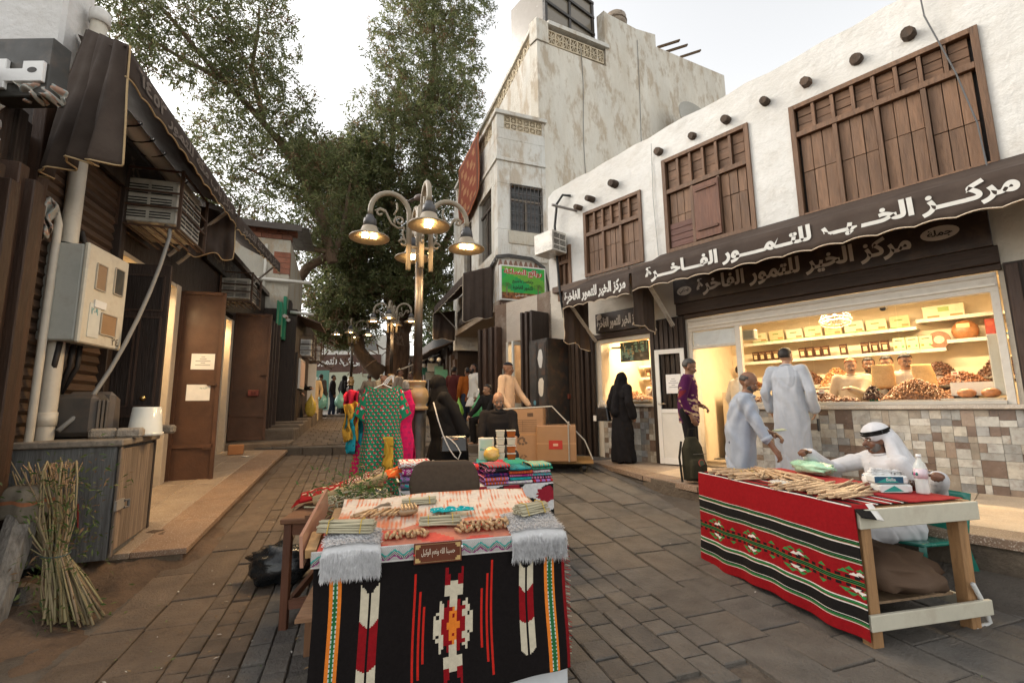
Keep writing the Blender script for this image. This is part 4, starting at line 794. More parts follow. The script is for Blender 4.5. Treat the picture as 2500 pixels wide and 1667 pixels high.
m_ = MB(); m_.hull8([tf(-.05, -.05, 12.76), tf(.45, -.05, 12.86), tf(.45, .3, 12.86), tf(-.05, .3, 12.76), tf(-.05, -.05, 13.5), tf(.45, -.05, 13.6), tf(.45, .3, 13.6), tf(-.05, .3, 13.5)], TB)
m_.hull8([tf(.452, -.08, 13.52), tf(3.45, -.08, 14.2), tf(3.45, .3, 14.2), tf(.452, .3, 13.52), tf(.452, -.08, 13.66), tf(3.45, -.08, 14.34), tf(3.45, .3, 14.34), tf(.452, .3, 13.66)], PW)
m_.build('parapet', 'oldplaster', H)
lattice(H, .5, 3.2, 13.0, 13.5, 8, lambda a, y, z: tf(a, y, z+.225*(a-.45)-.1))
lattice(H, .9, 7.2, 12.8, 13.4, 12, lambda a, y, z: (C1.x+y, a, z)); m_ = MB(); m_.box(C1.x-.05, C1.x+.3, .6, 7.4, 13.41, 13.55, PW); m_.build('parapet_cap', 'oldplaster', H)
# glazed roof cabin
m_ = MB(); cabin = lambda a, y, z: tf(.75+a, .4+y, z)
for (a, b) in ((0, .12), (1.15, 1.25), (2.35, 2.47)): m_.hull8([cabin(a, 0, 13.2), cabin(b, 0, 13.2), cabin(b, .12, 13.2), cabin(a, .12, 13.2), cabin(a, 0, 16.2), cabin(b, 0, 16.2), cabin(b, .12, 16.2), cabin(a, .12, 16.2)], (.04, .035, .03))
for z in (14.9, 15.6, 16.2): m_.hull8([cabin(0, -.02, z), cabin(2.47, -.02, z), cabin(2.47, .1, z), cabin(0, .1, z), cabin(0, -.02, z+.1), cabin(2.47, -.02, z+.1), cabin(2.47, .1, z+.1), cabin(0, .1, z+.1)], (.04, .035, .03))
cf = m_.build('cabin_frame', 'paint', H); m_ = MB(); m_.hull8([cabin(.13, .05, 13.2), cabin(2.34, .05, 13.2), cabin(2.34, 2, 13.2), cabin(.13, 2, 13.2), cabin(.13, .05, 16.15), cabin(2.34, .05, 16.15), cabin(2.34, 2, 16.15), cabin(.13, 2, 16.15)], (.2, .17, .13)); m_.build('cabin_pane', 'gloss', cf)
for a, z in ((6.9, 16.2), (7.5, 16.3), (8.6, 16.6)): m_ = MB(); m_.bar(tf(a, .2, z), tf(a+.9, -.3, z+.45), .12, .06, (.14, .09, .05)); m_.build('roof_timber', 'weathered', H)
for i, a in enumerate((2.0, 5.2)):
    wr = MB(); wb = wobble(90+i); wr.tube([tf(a+.12*float(wb([k*.3, 0, 0])), -.02, 13.5+i*2-k*.7) for k in range(10)], .012, (.2, .2, .19), 4); wr.build('wall_wire', 'plain', H)
DSH = thing('satellite_dish', 'big pale satellite dish between the white building and the tall beige wall', 'dish', tuple((HX@Vector(tf(7.6, -.7, 12.2)))), 0); m_ = MB(); m_.lathe([(0.02, 0), (.5, .07), (.9, .22), (1.15, .38), (1.13, .4), (.88, .25), (.5, .1), (.02, .03)], (0, 0, 0), (.36, .34, .29), 24); m_.xf(Euler((R(75), 0, R(30))).to_matrix().to_4x4()); m_.build('dish', 'paint', DSH, True); m_ = MB(); m_.bar((0, 0, -2.5), (0, 0, 0), .1, .1, (.2, .19, .17)); m_.build('mast', 'metal', DSH)
RT = thing('roof_water_tank', 'round metal water tank on top of the beige house', 'tank', tuple(HX@Vector(tf(4.6, .5, 16.0))), 0); m_ = MB(); m_.lathe([(.3, 0), (.42, .05), (.42, .5), (.3, .62), (.02, .68)], (0, 0, 0), (.3, .24, .18), 16); m_.build('tank_body', 'rust', RT, True); m_ = MB(); m_.lathe([(.43, .25), (.45, .25), (.45, .32), (.43, .32)], (0, 0, 0), (.24, .19, .14), 16); m_.build('band', 'rust', RT, True)
CP = thing('hanging_carpet', 'worn red patterned carpet hung over the parapet of the corner house', 'carpet', (-.12, 1.2, 9.9), 0, 'H'); wb = wobble(33); m_ = MB(); m_.grid(24, 20, lambda a, b: (-.05-.05*float(wb([a*3, b*2, 0])), a*2.6, -1.9*b-.35*math.sin(a*2.6)*b), lambda a, b: (.3, .1, .05) if min(a, 1-a, b, 1-b) < .06 else ((.14, .055, .035) if min(a, 1-a, b, 1-b) < .12 else ((.33, .16, .08) if math.sin(a*22)*math.sin(b*26) > .3 else (.22, .06, .035)))); m_.build('pile', 'cloth', CP, True, solid=.015)
# green date sign
GS2 = thing('green_date_sign', 'green illuminated date sign with red lettering and two palms on the corner house', 'sign', (.02, -.14, 4.25), 0, 'H')
m_ = MB(); m_.box(0, 1.34, 0, .12, 0, .98, (.75, .74, .7)); m_.build('box', 'paint', GS2, bev=.006)
m_ = MB(); m_.grid(30, 20, lambda a, b: (.04+a*1.26, -.003, .04+.9*b), lambda a, b: (jit((.24, .09, .03), .4, 1.6) if b < .2 else ((.16, .42, .05) if math.sin(a*5+b*7) > .2 else ((.02, .36, .09) if math.sin(a*9-b*5) > -.3 else (.05, .4, .06))))); m_.build('printed_face', 'plain', GS2)
sf = lambda xo, zo: (lambda a, b, d: (xo+a, -.004-d, zo+b))
letters('روائع المملكة', 1.12, .23, sf(.1, .66), (.8, .75, .7), GS2, bold=.075); letters('روائع المملكة', 1.12, .23, lambda a, b, d: (.1+a, -.0065-d, .66+b), (.5, .01, .012), GS2, bold=.03)
letters('م/ناصر باجبيع', .62, .13, sf(.34, .47), (.03, .03, .03), GS2, bold=.03); letters('للتمور الفاخرة', .58, .15, sf(.36, .29), (.015, .015, .02), GS2, bold=.03); letters('جملة قطاعي', .45, .08, sf(.42, .1), (.7, .66, .58), GS2, bold=.03)
for x in (.18, 1.1):
    m_ = MB(); m_.box(x-.015, x+.015, -.008, -.004, .14, .38, (.2, .15, .1))
    for k in range(11):
        w = math.pi*(k/10*1.24-.12); m_.add([(x, -.0065-k*1e-4, .38), (x+.13*math.cos(w)-.016*math.sin(w), -.0065-k*1e-4, .38+.13*math.sin(w)), (x+.16*math.cos(w), -.0065-k*1e-4, .36+.13*math.sin(w)), (x+.1*math.cos(w)+.016*math.sin(w), -.0065-k*1e-4, .37+.1*math.sin(w))], [(0, 1, 2, 3)], (.09, .13, .04))
    m_.build('palm_print', 'plain', GS2)
m_ = MB()
for k in range(9): m_.hull8([(.0+k*.15, -.02, 5.24), (.14+k*.15, -.02, 5.24), (.14+k*.15, .0, 5.24), (.0+k*.15, .0, 5.24), (.05+k*.15, -.02, 5.4), (.09+k*.15, -.02, 5.4), (.09+k*.15, .0, 5.4), (.05+k*.15, .0, 5.4)], (.24, .13, .09))
m_.build('tooth_frieze', 'paint', H)
m_ = MB(); ar = [(0, 0), (0, -.42)]+[(.2+.22*(1-math.cos(k*.314)), -.42+.26*math.sin(k*.314)) for k in range(11)]+[(.72+.22*(1-math.cos(k*.314)), -.42+.26*math.sin(k*.314)) for k in range(11)]+[(1.3, -.42), (1.3, 0)]
m_.prism(ar, 0, .04, lambda a, b, d: (.02+a, -.06-d, 4.22+b), (.075, .035, .022)); fz = m_.build('pierced_valance', 'paint', H); m_ = MB()
for i in range(15):
    for j in range(2): m_.ball((.07+i*.085+.04*j, -.102, 4.16-.08*j), (.014, .006, .014), (.5, .4, .3), 5, 4)
tag(m_.build('stud', 'plain', fz), kind='stuff')
m_ = MB(); [m_.tube([(-.1-.0*k, .4, 5.3-.05*k), (-.05, -.03-.02*k, 5.5-.035*k), (.3, -.06, 5.56-.035*k), (1.0, -.06, 5.53-.035*k), (1.38, -.05, 5.3-.03*k), (1.52+.03*k, -.05, 4.4)], .02, (.09, .085, .08), 6) for k in range(3)]; m_.build('cable_bundle', 'plain', H, True)
# ground floor shop on the line of the right hand fronts
m_ = MB(); XB = (.16, .1, .065)
m_.box(4.76, 5.2, -.2, 0, .5, 4.0, XB); m_.box(6.3, 6.75, -.3, 0, .5, 4.0, XB); m_.box(5.2, 6.3, -.2, -.002, 3.0, 4.0, (.5, .42, .34)); m_.box(4.76, 6.75, -2.2, -2.0, .5, 4.0, (.6, .5, .38)); m_.box(4.76, 6.75, -2.0, -.3, 3.6, 3.7, (.5, .45, .4)); m_.box(6.5, 6.75, -2.0, -.31, .5, 3.6, XB); m_.box(4.76, 4.9, -2.0, -.21, .5, 3.6, XB)
o = m_.build('shop_wall', 'plaster', None); o.matrix_world = FR['R']; o.parent = H; o.matrix_parent_inverse = H.matrix_world.inverted()
def onR(mb, nm, mt, par=H, **k): mb.xf(H.matrix_world.inverted()@FR['R']); return mb.build(nm, mt, par, **k)
m_ = MB(); m_.box(5.2, 5.26, -.1, .02, .65, 3.0, CREAM); m_.box(6.22, 6.3, -.1, .02, .65, 3.0, CREAM); onR(m_, 'shop_frame', 'paint'); m_ = MB(); m_.box(5.26, 6.22, -.4, -.02, .5, 1.5, (.3, .25, .2)); onR(m_, 'shop_counter', 'plaster')
for j in range(3): m_ = MB(); m_.box(5.0, 6.5, -2.0, -1.7, 1.7+.42*j, 1.73+.42*j, (.5, .42, .3)); onR(m_, 'shelf', 'paint')
for i in range(5): m_ = MB(); x = 4.85+i*.08; m_.box(x-.03, x+.03, .02, .55-.05*(i % 2), .62, 3.5, jit((.035, .022, .016), .7, 1.4)); onR(m_, 'folded_door_leaf', 'wood', bev=.006)
for i in range(6): m_ = MB(); x = 6.5+i*.12; m_.box(x-.045, x+.045, .02, .2+.05*(i % 2), .62, 3.4, jit((.05, .027, .017), .7, 1.5)); onR(m_, 'folded_door_leaf', 'wood', bev=.006)
m_ = MB(); m_.box(5.5, 5.55, .04, .08, .66, 2.9, (.6, .62, .58)); m_.box(5.5, 5.55, .46, .5, .66, 2.9, (.6, .62, .58)); m_.box(5.5, 5.55, .08, .46, 2.82, 2.9, (.6, .62, .58)); m_.box(5.5, 5.55, .08, .46, .66, 1.5, (.6, .62, .58)); onR(m_, 'glass_door', 'paint')
for i in range(9):
    b = thing('bottle', 'dark bottle with a pale label on the top shelf of the corner shop', 'bottle', (5.25+i*.12, -1.8, 2.57), 0, 'R', 'bottles in the corner shop'); m_ = MB(); m_.lathe([(.035, 0), (.035, .15), (.012, .2), (.012, .25)], (0, 0, 0), (.04, .015, .01), 8); m_.build('glass_body', 'gloss', b, True); m_ = MB(); m_.lathe([(.036, .04), (.036, .11)], (0, 0, 0), (.55, .48, .35), 8); m_.build('label', 'plain', b, True)
tubelamp('lit tube light inside the corner shop', (5.6, -1.0, 3.45), 'R', 1.0, 26)
PS = thing('poster', 'teal and white poster on the plaster beside the corner shop window', 'poster', (6.52, .003, 2.0), 0, 'R'); m_ = MB(); m_.grid(8, 8, lambda a, b: (.1-a*.2, .002, b*.36), lambda a, b: (.15, .3, .28) if (a-.5)**2+(b-.5)**2 < .12 and math.sin(a*20+b*9) > -.3 else (.55, .55, .48)); m_.build('sheet', 'plain', PS)
# awning of the corner house on the street side
FR['HS'] = HX@Matrix.Rotation(R(90), 4, 'Z')     # x along the street, +y towards the street
aw3, L_, _ = awning('brown awning on the street side of the beige corner house', 'HS', .35, 4.6, 1, .85, 5.0, 4.72, 5.35, 61, 22)
drape('brown awning curtain in tight folds under the beige corner house', 'HS', (.3, .05, 5.3), (.3, .9, 5.02), 1.45, 1.3, 3, .03, 62); drape('brown curtain and poles at the far end of the corner house awning', 'HS', (4.6, .1, 4.9), (4.6, .9, 4.75), 1.1, .9, 1.5, .03, 63)
SGH = thing('shop_sign', 'dark brown sign under the awning of the corner house', 'sign', (.6, .03, 4.2), 0, 'HS'); m_ = MB(); m_.box(0, 3.6, 0, .08, 0, .55, (.05, .028, .017)); m_.build('board', 'paint', SGH); letters('تمور', .4, .2, lambda a, b, d: (3.3-a, .085+d, .1+b), (.6, .55, .48), SGH)
# tall black steel cabinet by the corner
BC = thing('black_steel_cabinet', 'tall black steel cupboard with torn stickers between the two right shops', 'cupboard', (4.12, .25, SW+.02), R(-8), 'R')
m_ = MB(); m_.box(0, .62, -.05, .5, 0, 2.35, (.022, .019, .017)); m_.build('case', 'rust', BC, bev=.01)
for i in range(2):
    m_ = MB(); m_.box(.02+i*.3, .3+i*.3, .501, .52, .05, 2.3, (.03, .027, .025)); d = m_.build('door', 'rust', BC, bev=.008)
    for k in range(3): m_ = MB(); m_.box(.05+i*.3, .27+i*.3, .521, .527, .12+.74*k, .78+.74*k, (.036, .033, .03)); m_.build('door_panel', 'rust', d)
for p in ((.12, 1.75, .16, .4, (.5, .5, .48)), (.1, 1.15, .18, .42, (.55, .5, .42)), (.36, 1.0, .1, .1, (.1, .25, .3))): m_ = MB(); wb = wobble(int(p[1]*10)); m_.prism([(p[2]/2*(1+.3*float(wb([k, 0, 0])))*math.cos(k*.52), p[3]/2*(1+.3*float(wb([0, k, 0])))*math.sin(k*.52)) for k in range(12)], 0, .001, lambda a, b, d: (p[0]+p[2]/2+a, .529+d, p[1]+p[3]/2+b), p[4]); m_.build('sticker', 'plain', BC)
letters('نشر', .22, .5, lambda a, b, d: (.55-a, .53+d, .3+b), (.35, .35, .33), BC)
ac4 = aircon('white air conditioner on the wall above the small brown shutter', (T(3.8), .02, Z(5.05)-.55), (.55, .45, .45), 'R', R(180), cage=False, col=(.6, .57, .5)); place(ac4, (T(3.98), .52, Z(4.55)), 0, 'R')
WC = thing('black_cable', 'thick black cable looping down the white wall beside the air conditioner', 'cable', (T(3.98), .05, 0), 0, 'R'); m_ = MB(); m_.tube([(-.12, -.02, 6.0), (.05, .05, 6.06), (.2, .08, 5.9), (.28, .08, 5.4), (.25, .06, 4.6), (.2, .06, 3.9), (.1, .06, 3.3)], .028, (.02, .02, .02), 7); m_.build('cable', 'plain', WC, True)
m_ = MB(); m_.tube([(T(3.75), .0, 5.62), (T(3.9), .6, 5.64)], .03, (.3, .28, .26), 8); m_.build('pipe_stub', 'metal', B)
# dark shops further along the right side of the street
RS = thing('far_dark_shops', 'dark timber shop row with small hanging signs beyond the corner house', 'building', (.15, 5.2, 0), 0, 'H')
m_ = MB(); m_.box(0, 3, 0, 9, .6, 4.6, DK); m_.build('wall', 'wood', RS)
for i in range(20): m_ = MB(); y = .1+i*.44; m_.box(-.08-.05*(i % 3), -.002, y, y+.36, .8, 3.2+.2*(i % 4), jit((.045, .026, .017), .6, 2, rnd)); m_.build('plank', 'wood', RS)
for i in range(7): m_ = MB(); y = .4+i*1.2; m_.hull8([(-1.0, y, 3.5), (0, y, 3.9), (0, y+1, 3.9), (-1.0, y+1, 3.5), (-1.0, y, 3.54), (0, y, 3.94), (0, y+1, 3.94), (-1.0, y+1, 3.54)], jit((.07, .045, .03), .7, 1.5)); m_.build('canopy', 'rust', RS)
for i, (y, z, c) in enumerate(((.6, 2.5, (.1, .28, .2)), (1.4, 2.7, (.12, .25, .2)), (2.4, 2.9, (.5, .5, .46)), (3.4, 2.6, (.45, .45, .42)), (4.6, 2.9, (.08, .3, .22)))): m_ = MB(); m_.box(-.7+.1*(i % 2), -.25, y, y+.03, z, z+.34, c); m_.build('hanging_sign', 'paint', RS)
for i in range(5): m_ = MB(); m_.ball((-.6-.1*(i % 2), .5+i*.9, 3.2+.1*(i % 3)), .09, (.6, .56, .48), 8, 6); m_.build('bulb_globe', 'gloss', RS, True)
m_ = MB(); m_.bar((-1.9, 2, 2.9), (-.1, 3, 3.7), .05, .05, (.5, .48, .44)); m_.build('awning_bar', 'metal', RS)
# ================================================================ STREET LAMPS
def lamp(label, x, y, rz, glow=True):
    z0 = g(y); o = thing('street_lamp', label, 'street lamp', (x, y, z0), rz, group='four headed street lamps'); K_ = (.026, .021, .017); CR = (.33, .275, .2)
    m = MB(); m.lathe([(.16, 0), (.16, .06), (.108, .08), (.108, 1.12), (.104, 1.24)], (0, 0, 0), K_, 20); m.build('lower_post', 'paint', o, True)
    m = MB(); m.lathe([(.1, 1.24), (.135, 1.245), (.135, 1.28), (.1, 1.3), (.13, 1.34), (.14, 1.41), (.13, 1.48), (.095, 1.52), (.1, 1.56), (.115, 1.58), (.1, 1.6)], (0, 0, 0), (.32, .21, .1), 22); m.build('urn_collar', 'gloss', o, True)
    m = MB(); m.lathe([(.055, 1.59), (.05, 3.1)], (0, 0, 0), K_, 16); m.build('pole', 'paint', o, True)
    m = MB(); m.lathe([(.045, 3.1), (.045, 3.85), (.02, 3.88)], (0, 0, 0), CR, 12); m.build('upper_pole', 'paint', o, True)
    for k in range(4):
        w = k*math.pi/2; q = lambda r, z: (r*math.cos(w), r*math.sin(w), z)
        m = MB(); m.tube([q(.14, 3.0), q(.14, 3.72)]+[q(.14+.24-.24*math.cos(t*.2618), 3.72+.26*math.sin(t*.2618)) for t in range(1, 13)]+[q(.62, 3.66)], .032, CR, 10); a = m.build('arm', 'paint', o, True)
        m = MB()
        def scroll(cx, cz, r0, n, s, ph): return [q(cx+s*r0*(1-t/n*.75)*math.cos(ph+t*.45*1), cz+r0*(1-t/n*.75)*math.sin(ph+t*.45)) for t in range(n)]
        for pts in ([q(.56, 3.72), q(.5, 3.76), q(.44, 3.74), q(.4, 3.66), q(.36, 3.58), q(.28, 3.53), q(.2, 3.55)], scroll(.26, 3.62, .07, 16, 1, -.6), scroll(.5, 3.7, .055, 14, -1, .3), [q(.3, 3.86), q(.29, 3.78), q(.33, 3.7)], scroll(.21, 3.34, .055, 14, 1, .2), [q(.2, 3.55), q(.22, 3.48), q(.2, 3.4), q(.15, 3.36)]): m.tube(pts, .014, CR, 6)
        m.tube([q(.04, 3.3), q(.14, 3.3)], .02, CR, 6); m.tube([q(.04, 3.65), q(.14, 3.65)], .02, CR, 6); m.build('scroll', 'paint', a, True)
        c = q(.62, 0); m = MB(); m.lathe([(.02, 3.66), (.045, 3.65), (.05, 3.62), (.075, 3.6), (.085, 3.5)], (c[0], c[1], 0), (.085, .085, .088), 18); hd = m.build('lamp_head', 'paint', o, True)
        m = MB(); m.lathe([(.088, 3.5), (.1, 3.47), (.12, 3.42), (.19, 3.39), (.24, 3.365), (.243, 3.35), (.235, 3.35), (.15, 3.385), (.05, 3.39)], (c[0], c[1], 0), (.4, .33, .24), 24); m.build('shade', 'paint', hd, True)
        for s in (-.05, .05): p = q(.62+s, 3.372); m = MB(); m.obox(p, (.07, .075, .012), (1, .8, .5), Matrix.Rotation(w, 3, 'Z')); m.build('led_panel', 'lamp', hd)
        if glow:
            l = bpy.data.lights.new('lamp_light', 'AREA'); l.energy = 13; l.color = (1, .66, .32); l.size = .16; lo = bpy.data.objects.new('lamp_light', l); COL.objects.link(lo); lo.parent = o; lo.location = q(.62, 3.34)
    return o
LP1 = lamp('near lit four headed street lamp behind the folded fabrics', -1.17, 5.62, R(21)); letters('BC', .075, .05, lambda a, b, d: (.112*math.sin(a*7-.25-R(9)), -.112*math.cos(a*7-.25-R(9))-d, .62+b), (.6, .58, .54), LP1, ar=False); letters('23', .075, .06, lambda a, b, d: (.112*math.sin(a*7-.25-R(9)), -.112*math.cos(a*7-.25-R(9))-d, .48+b), (.6, .58, .54), LP1, ar=False)
m_ = MB(); m_.box(-.012, .03, -.1145, -.112, .575, .582, (.6, .58, .54)); m_.build('number_rule', 'plain', LP1)
PG = thing('pigeon', 'grey pigeon perched on the near street lamp', 'pigeon', (-1.22, 5.75, g(5.62)+4.02), R(60)); m_ = MB(); m_.ball((0, 0, .03), (.045, .09, .04), (.16, .12, .11), 10, 6); m_.ball((0, -.075, .075), (.022, .026, .024), (.12, .1, .1), 8, 6); m_.bar((0, -.1, .073), (0, -.12, .068), .008, .006, (.1, .08, .06)); m_.hull8([(-.025, .07, .02), (.025, .07, .02), (.03, .17, .005), (-.03, .17, .005), (-.025, .07, .035), (.025, .07, .035), (.03, .17, .012), (-.03, .17, .012)], (.12, .1, .1)); m_.build('body', 'plain', PG, True)
lamp('second lit street lamp under the big tree', -4.0, 15.0, R(5)); lamp('far street lamp by the pale green hoarding', -6.7, 18.9, R(12), False)
# ================================================================ TREES
def leaves(blobs, n_leaf, par, seed, size=(.15, .24), cols=None, name='crown'):
    """blobs: (centre, radii, weight, shell) -> one mesh of small leaf blades grouped in sprays"""
    r = np.random.RandomState(seed); W_ = np.array([b[2] for b in blobs]); W_ = W_/W_.sum(); per = 16; nc = n_leaf//per
    pick = r.choice(len(blobs), nc, p=W_); d = r.normal(size=(nc, 3)); d /= np.linalg.norm(d, axis=1)[:, None]
    C = np.array([b[0] for b in blobs])[pick]; Rr = np.array([b[1] for b in blobs])[pick]
    rad = r.rand(nc)**(1/3.2); lump = 1+.22*wobble(seed, 8, (1.1, 1.1, 1.1))(d*3+C*.37); P = C+d*Rr*(rad*lump)[:, None]
    ax = d*.55+r.normal(size=(nc, 3))*.6+np.array([0, 0, .15]); ax /= np.linalg.norm(ax, axis=1)[:, None]
    tone = .75+.5*r.rand(nc); br = (r.rand(nc) < .16)
    cp = np.repeat(P, per, 0); ca = np.repeat(ax, per, 0); n = nc*per
    t = np.tile(np.arange(per)/per, nc)[:, None]; dirs = ca*.9+r.normal(size=(n, 3))*.5; dirs /= np.linalg.norm(dirs, axis=1)[:, None]
    base = cp+ca*(t-.5)*.5+r.normal(size=(n, 3))*.05; L = r.uniform(size[0], size[1], n)[:, None]; sd = np.cross(dirs, r.normal(size=(n, 3))); sd /= np.linalg.norm(sd, axis=1)[:, None]; w = L*.13
    V = np.stack([base, base+dirs*L*.45+sd*w, base+dirs*L-np.array([0, 0, 1])*L*.12, base+dirs*L*.45-sd*w], 1).reshape(-1, 3)
    me = bpy.data.meshes.new(name); me.vertices.add(4*n); me.vertices.foreach_set('co', V.ravel()); me.loops.add(4*n); me.loops.foreach_set('vertex_index', np.arange(4*n, dtype=np.int32)); me.polygons.add(n); me.polygons.foreach_set('loop_start', np.arange(0, 4*n, 4, dtype=np.int32)); me.polygons.foreach_set('loop_total', np.full(n, 4, dtype=np.int32))
    cols = cols or [(.17, .185, .075), (.12, .15, .058), (.2, .2, .095)]
    cc = np.array(cols)[r.randint(len(cols), size=n)]*np.repeat(tone, per)[:, None]*r.uniform(.8, 1.2, (n, 1)); bm_ = np.repeat(br, per) & (r.rand(n) < .7); cc[bm_] = np.array([.22, .14, .075])*r.uniform(.6, 1.2, (bm_.sum(), 1))
    at = me.color_attributes.new('Col', 'FLOAT_COLOR', 'CORNER'); at.data.foreach_set('color', np.repeat(np.c_[cc, np.ones(n)], 4, 0).astype(np.float32).ravel())
    me.materials.append(MT['leaf']); me.update(); o = bpy.data.objects.new(name, me); COL.objects.link(o); o.parent = par; return o
def limb(par, pts, r0, r1, seed, nm='limb', col=(.13, .085, .055), n=9, sub=4):
    wb = wobble(seed, 5, (1.3, 1.3, 1.3)); P = []
    for i in range(len(pts)-1):
        for k in range(sub): P.append(Vector(pts[i]).lerp(Vector(pts[i+1]), k/sub))
    P.append(Vector(pts[-1])); m = len(P); s = r0*.5+.04
    P = [p+Vector((float(wb(p)), float(wb(p+Vector((7, 3, 1)))), 0))*s*(0 if i == 0 else 1) for i, p in enumerate(P)]
    b = MB(); b.tube(P, [r0+(r1-r0)*(i/(m-1))**.8 for i in range(m)], col, n); return b.build(nm, 'bark', par, True)
T1 = thing('ficus_tree', 'huge old tree with a thick twisted trunk filling the end of the street', 'tree', (-5.7, 21.5, 1.1)); q = lambda x, y, z: (x+5.7, y-21.5, z-1.1)
rg = random.Random(77)
for i in range(9):   # fused, fluted stems of the trunk
    a = i*.7; limb(T1, [q(-5.5+.4*math.cos(a), 21.5+.4*math.sin(a), .9), q(-5.5+.26*math.cos(a+.3), 21.5+.26*math.sin(a+.3), 2.6), q(-5.45+.3*math.cos(a+.7), 21.6+.4*math.sin(a+.7), 5.0), q(-5.2+.9*math.cos(a+.9), 21.8+.9*math.sin(a+.9), 8.5)], .3, .17, 100+i, 'trunk', jit((.15, .085, .05), .8, 1.2), 10)
for i, (pts, r0, r1) in enumerate([([q(-6.1, 21.2, 3.0), q(-6.9, 20.6, 4.0), q(-7.2, 20.3, 4.4)], .4, .2), ([q(-6.9, 20.5, 4.2), q(-7.2, 20.2, 6.5), q(-7.6, 20, 9)], .22, .1), ([q(-6.8, 20.5, 4.1), q(-7.9, 20.0, 6.3), q(-8.6, 19.6, 8.2)], .18, .08), ([q(-5.2, 21.6, 5), q(-3.6, 21.2, 8.0), q(-1.4, 20.8, 10.0)], .3, .12), ([q(-5.0, 21.6, 6), q(-3.2, 21.4, 9.2), q(-1.6, 21.0, 12)], .26, .1), ([q(-5.5, 21.8, 7), q(-4.6, 21.8, 12), q(-4.0, 21.5, 18), q(-3.8, 21, 23)], .36, .08), ([q(-5.5, 21.8, 8), q(-6.3, 21.6, 13), q(-5.6, 21.5, 19)], .3, .08)]): limb(T1, pts, r0, r1, 120+i)
for i in range(80):  # hanging roots and bare twigs
    x, y, z = -6.9+rg.uniform(-1.6, 2.6), 20.0+rg.uniform(-.8, .6), rg.uniform(3.4, 8.5); P = [(x, y, z)]
    for k in range(4): P.append((P[-1][0]+rg.uniform(-.45, .45), P[-1][1]+rg.uniform(-.2, .2), P[-1][2]-rg.uniform(.1, .5)+.35*(k % 2)))
    limb(T1, [q(*p) for p in P], .035, .012, 200+i, 'twig', jit((.2, .13, .085), .6, 1.2), 5, 3)
EL = [((-4.1, 20.5, 18.6), (2.9, 2.6, 4.6), 30, 1), ((-3.2, 20.5, 22.5), (2.6, 2.4, 3), 14, 1), ((-4.9, 20, 13.0), (3.0, 2.6, 3.6), 26, 1), ((-3.2, 19.8, 14.5), (2.0, 2.2, 3.2), 12, 1), ((-5.9, 19.8, 8.9), (3.0, 2.2, 2.6), 20, 1), ((-3.2, 20.0, 9.6), (2.2, 2.2, 3.0), 14, 1), ((-8.0, 20.5, 6.5), (1.9, 1.8, 2.2), 12, 1), ((-8.3, 21.5, 5.2), (1.8, 1.5, 1.0), 7, 1), ((-3.0, 21.5, 6.4), (1.7, 1.5, 1.5), 5, 1), ((-7.9, 20.3, 10.6), (2.2, 2, 2.4), 10, 1), ((-6.9, 19.2, 8.6), (1.7, 1.4, 2.0), 12, 1), ((-7.2, 19.3, 6.0), (1.6, 1.4, 1.5), 9, 1), ((-5.6, 19.5, 6.6), (1.8, 1.3, 1.2), 8, 1), ((-6.6, 19.4, 11.6), (1.7, 1.5, 1.8), 8, 1), ((-8.4, 20.5, 5.0), (1.3, 1.2, .7), 4, 1), ((-3.9, 20.2, 6.9), (1.6, 1.4, 1.4), 5, 1), ((-7.6, 19.3, 11.9), (1.6, 1.4, 1.5), 9, 1), ((-6.6, 19.5, 12.9), (1.4, 1.3, 1.5), 8, 1), ((-8.3, 18.2, 11.9), (1.2, 1.2, 1.2), 5, 1)]
leaves([((q(*c)), r_, w, s) for c, r_, w, s in EL], 195000, T1, 1)
T2 = thing('leaning_tree', 'leaning tree with open foliage spreading over the left shop roofs', 'tree', (-7.2, 17.2, .9)); q = lambda x, y, z: (x+7.2, y-17.2, z-.9)
limb(T2, [q(-9.8, 18.6, .8), q(-9.5, 18.4, 5.2), q(-8.0, 17.5, 7.0), q(-6.9, 17, 7.4)], .26, .15, 150, 'trunk')
LB2 = [([(-6.9, 17, 7.0), (-7.4, 16.6, 9.3), (-8.6, 16, 11.3), (-9.9, 15.3, 12.8), (-11.2, 14.6, 14.2), (-12.2, 14, 15.4)], .2, .06), ([(-9.2, 15.7, 12.0), (-9.6, 15.4, 14), (-9.2, 15, 16.2)], .12, .04), ([(-10.3, 15.1, 13.2), (-11.8, 14.6, 13.9), (-13.0, 14.2, 14.6)], .1, .04), ([(-7.4, 16.6, 9.4), (-8.8, 16.2, 9.9), (-10.0, 15.8, 10.4)], .1, .03), ([(-7.0, 16.9, 7.4), (-8.6, 16.4, 7.6), (-10.4, 15.8, 7.9), (-11.8, 15.4, 8.7)], .13, .03), ([(-10.0, 15.9, 7.85), (-9.9, 15.8, 8.8), (-10.6, 15.6, 9.6)], .07, .02), ([(-8.2, 16.2, 10.8), (-7.8, 16, 11.6)], .1, .04), ([(-6.9, 17, 7.2), (-6.4, 17, 9.2), (-6.3, 17, 10.4)], .12, .04)]
for i, (pts, r0, r1) in enumerate(LB2): limb(T2, [q(*p) for p in pts], r0, r1, 160+i, 'limb', (.17, .115, .075))
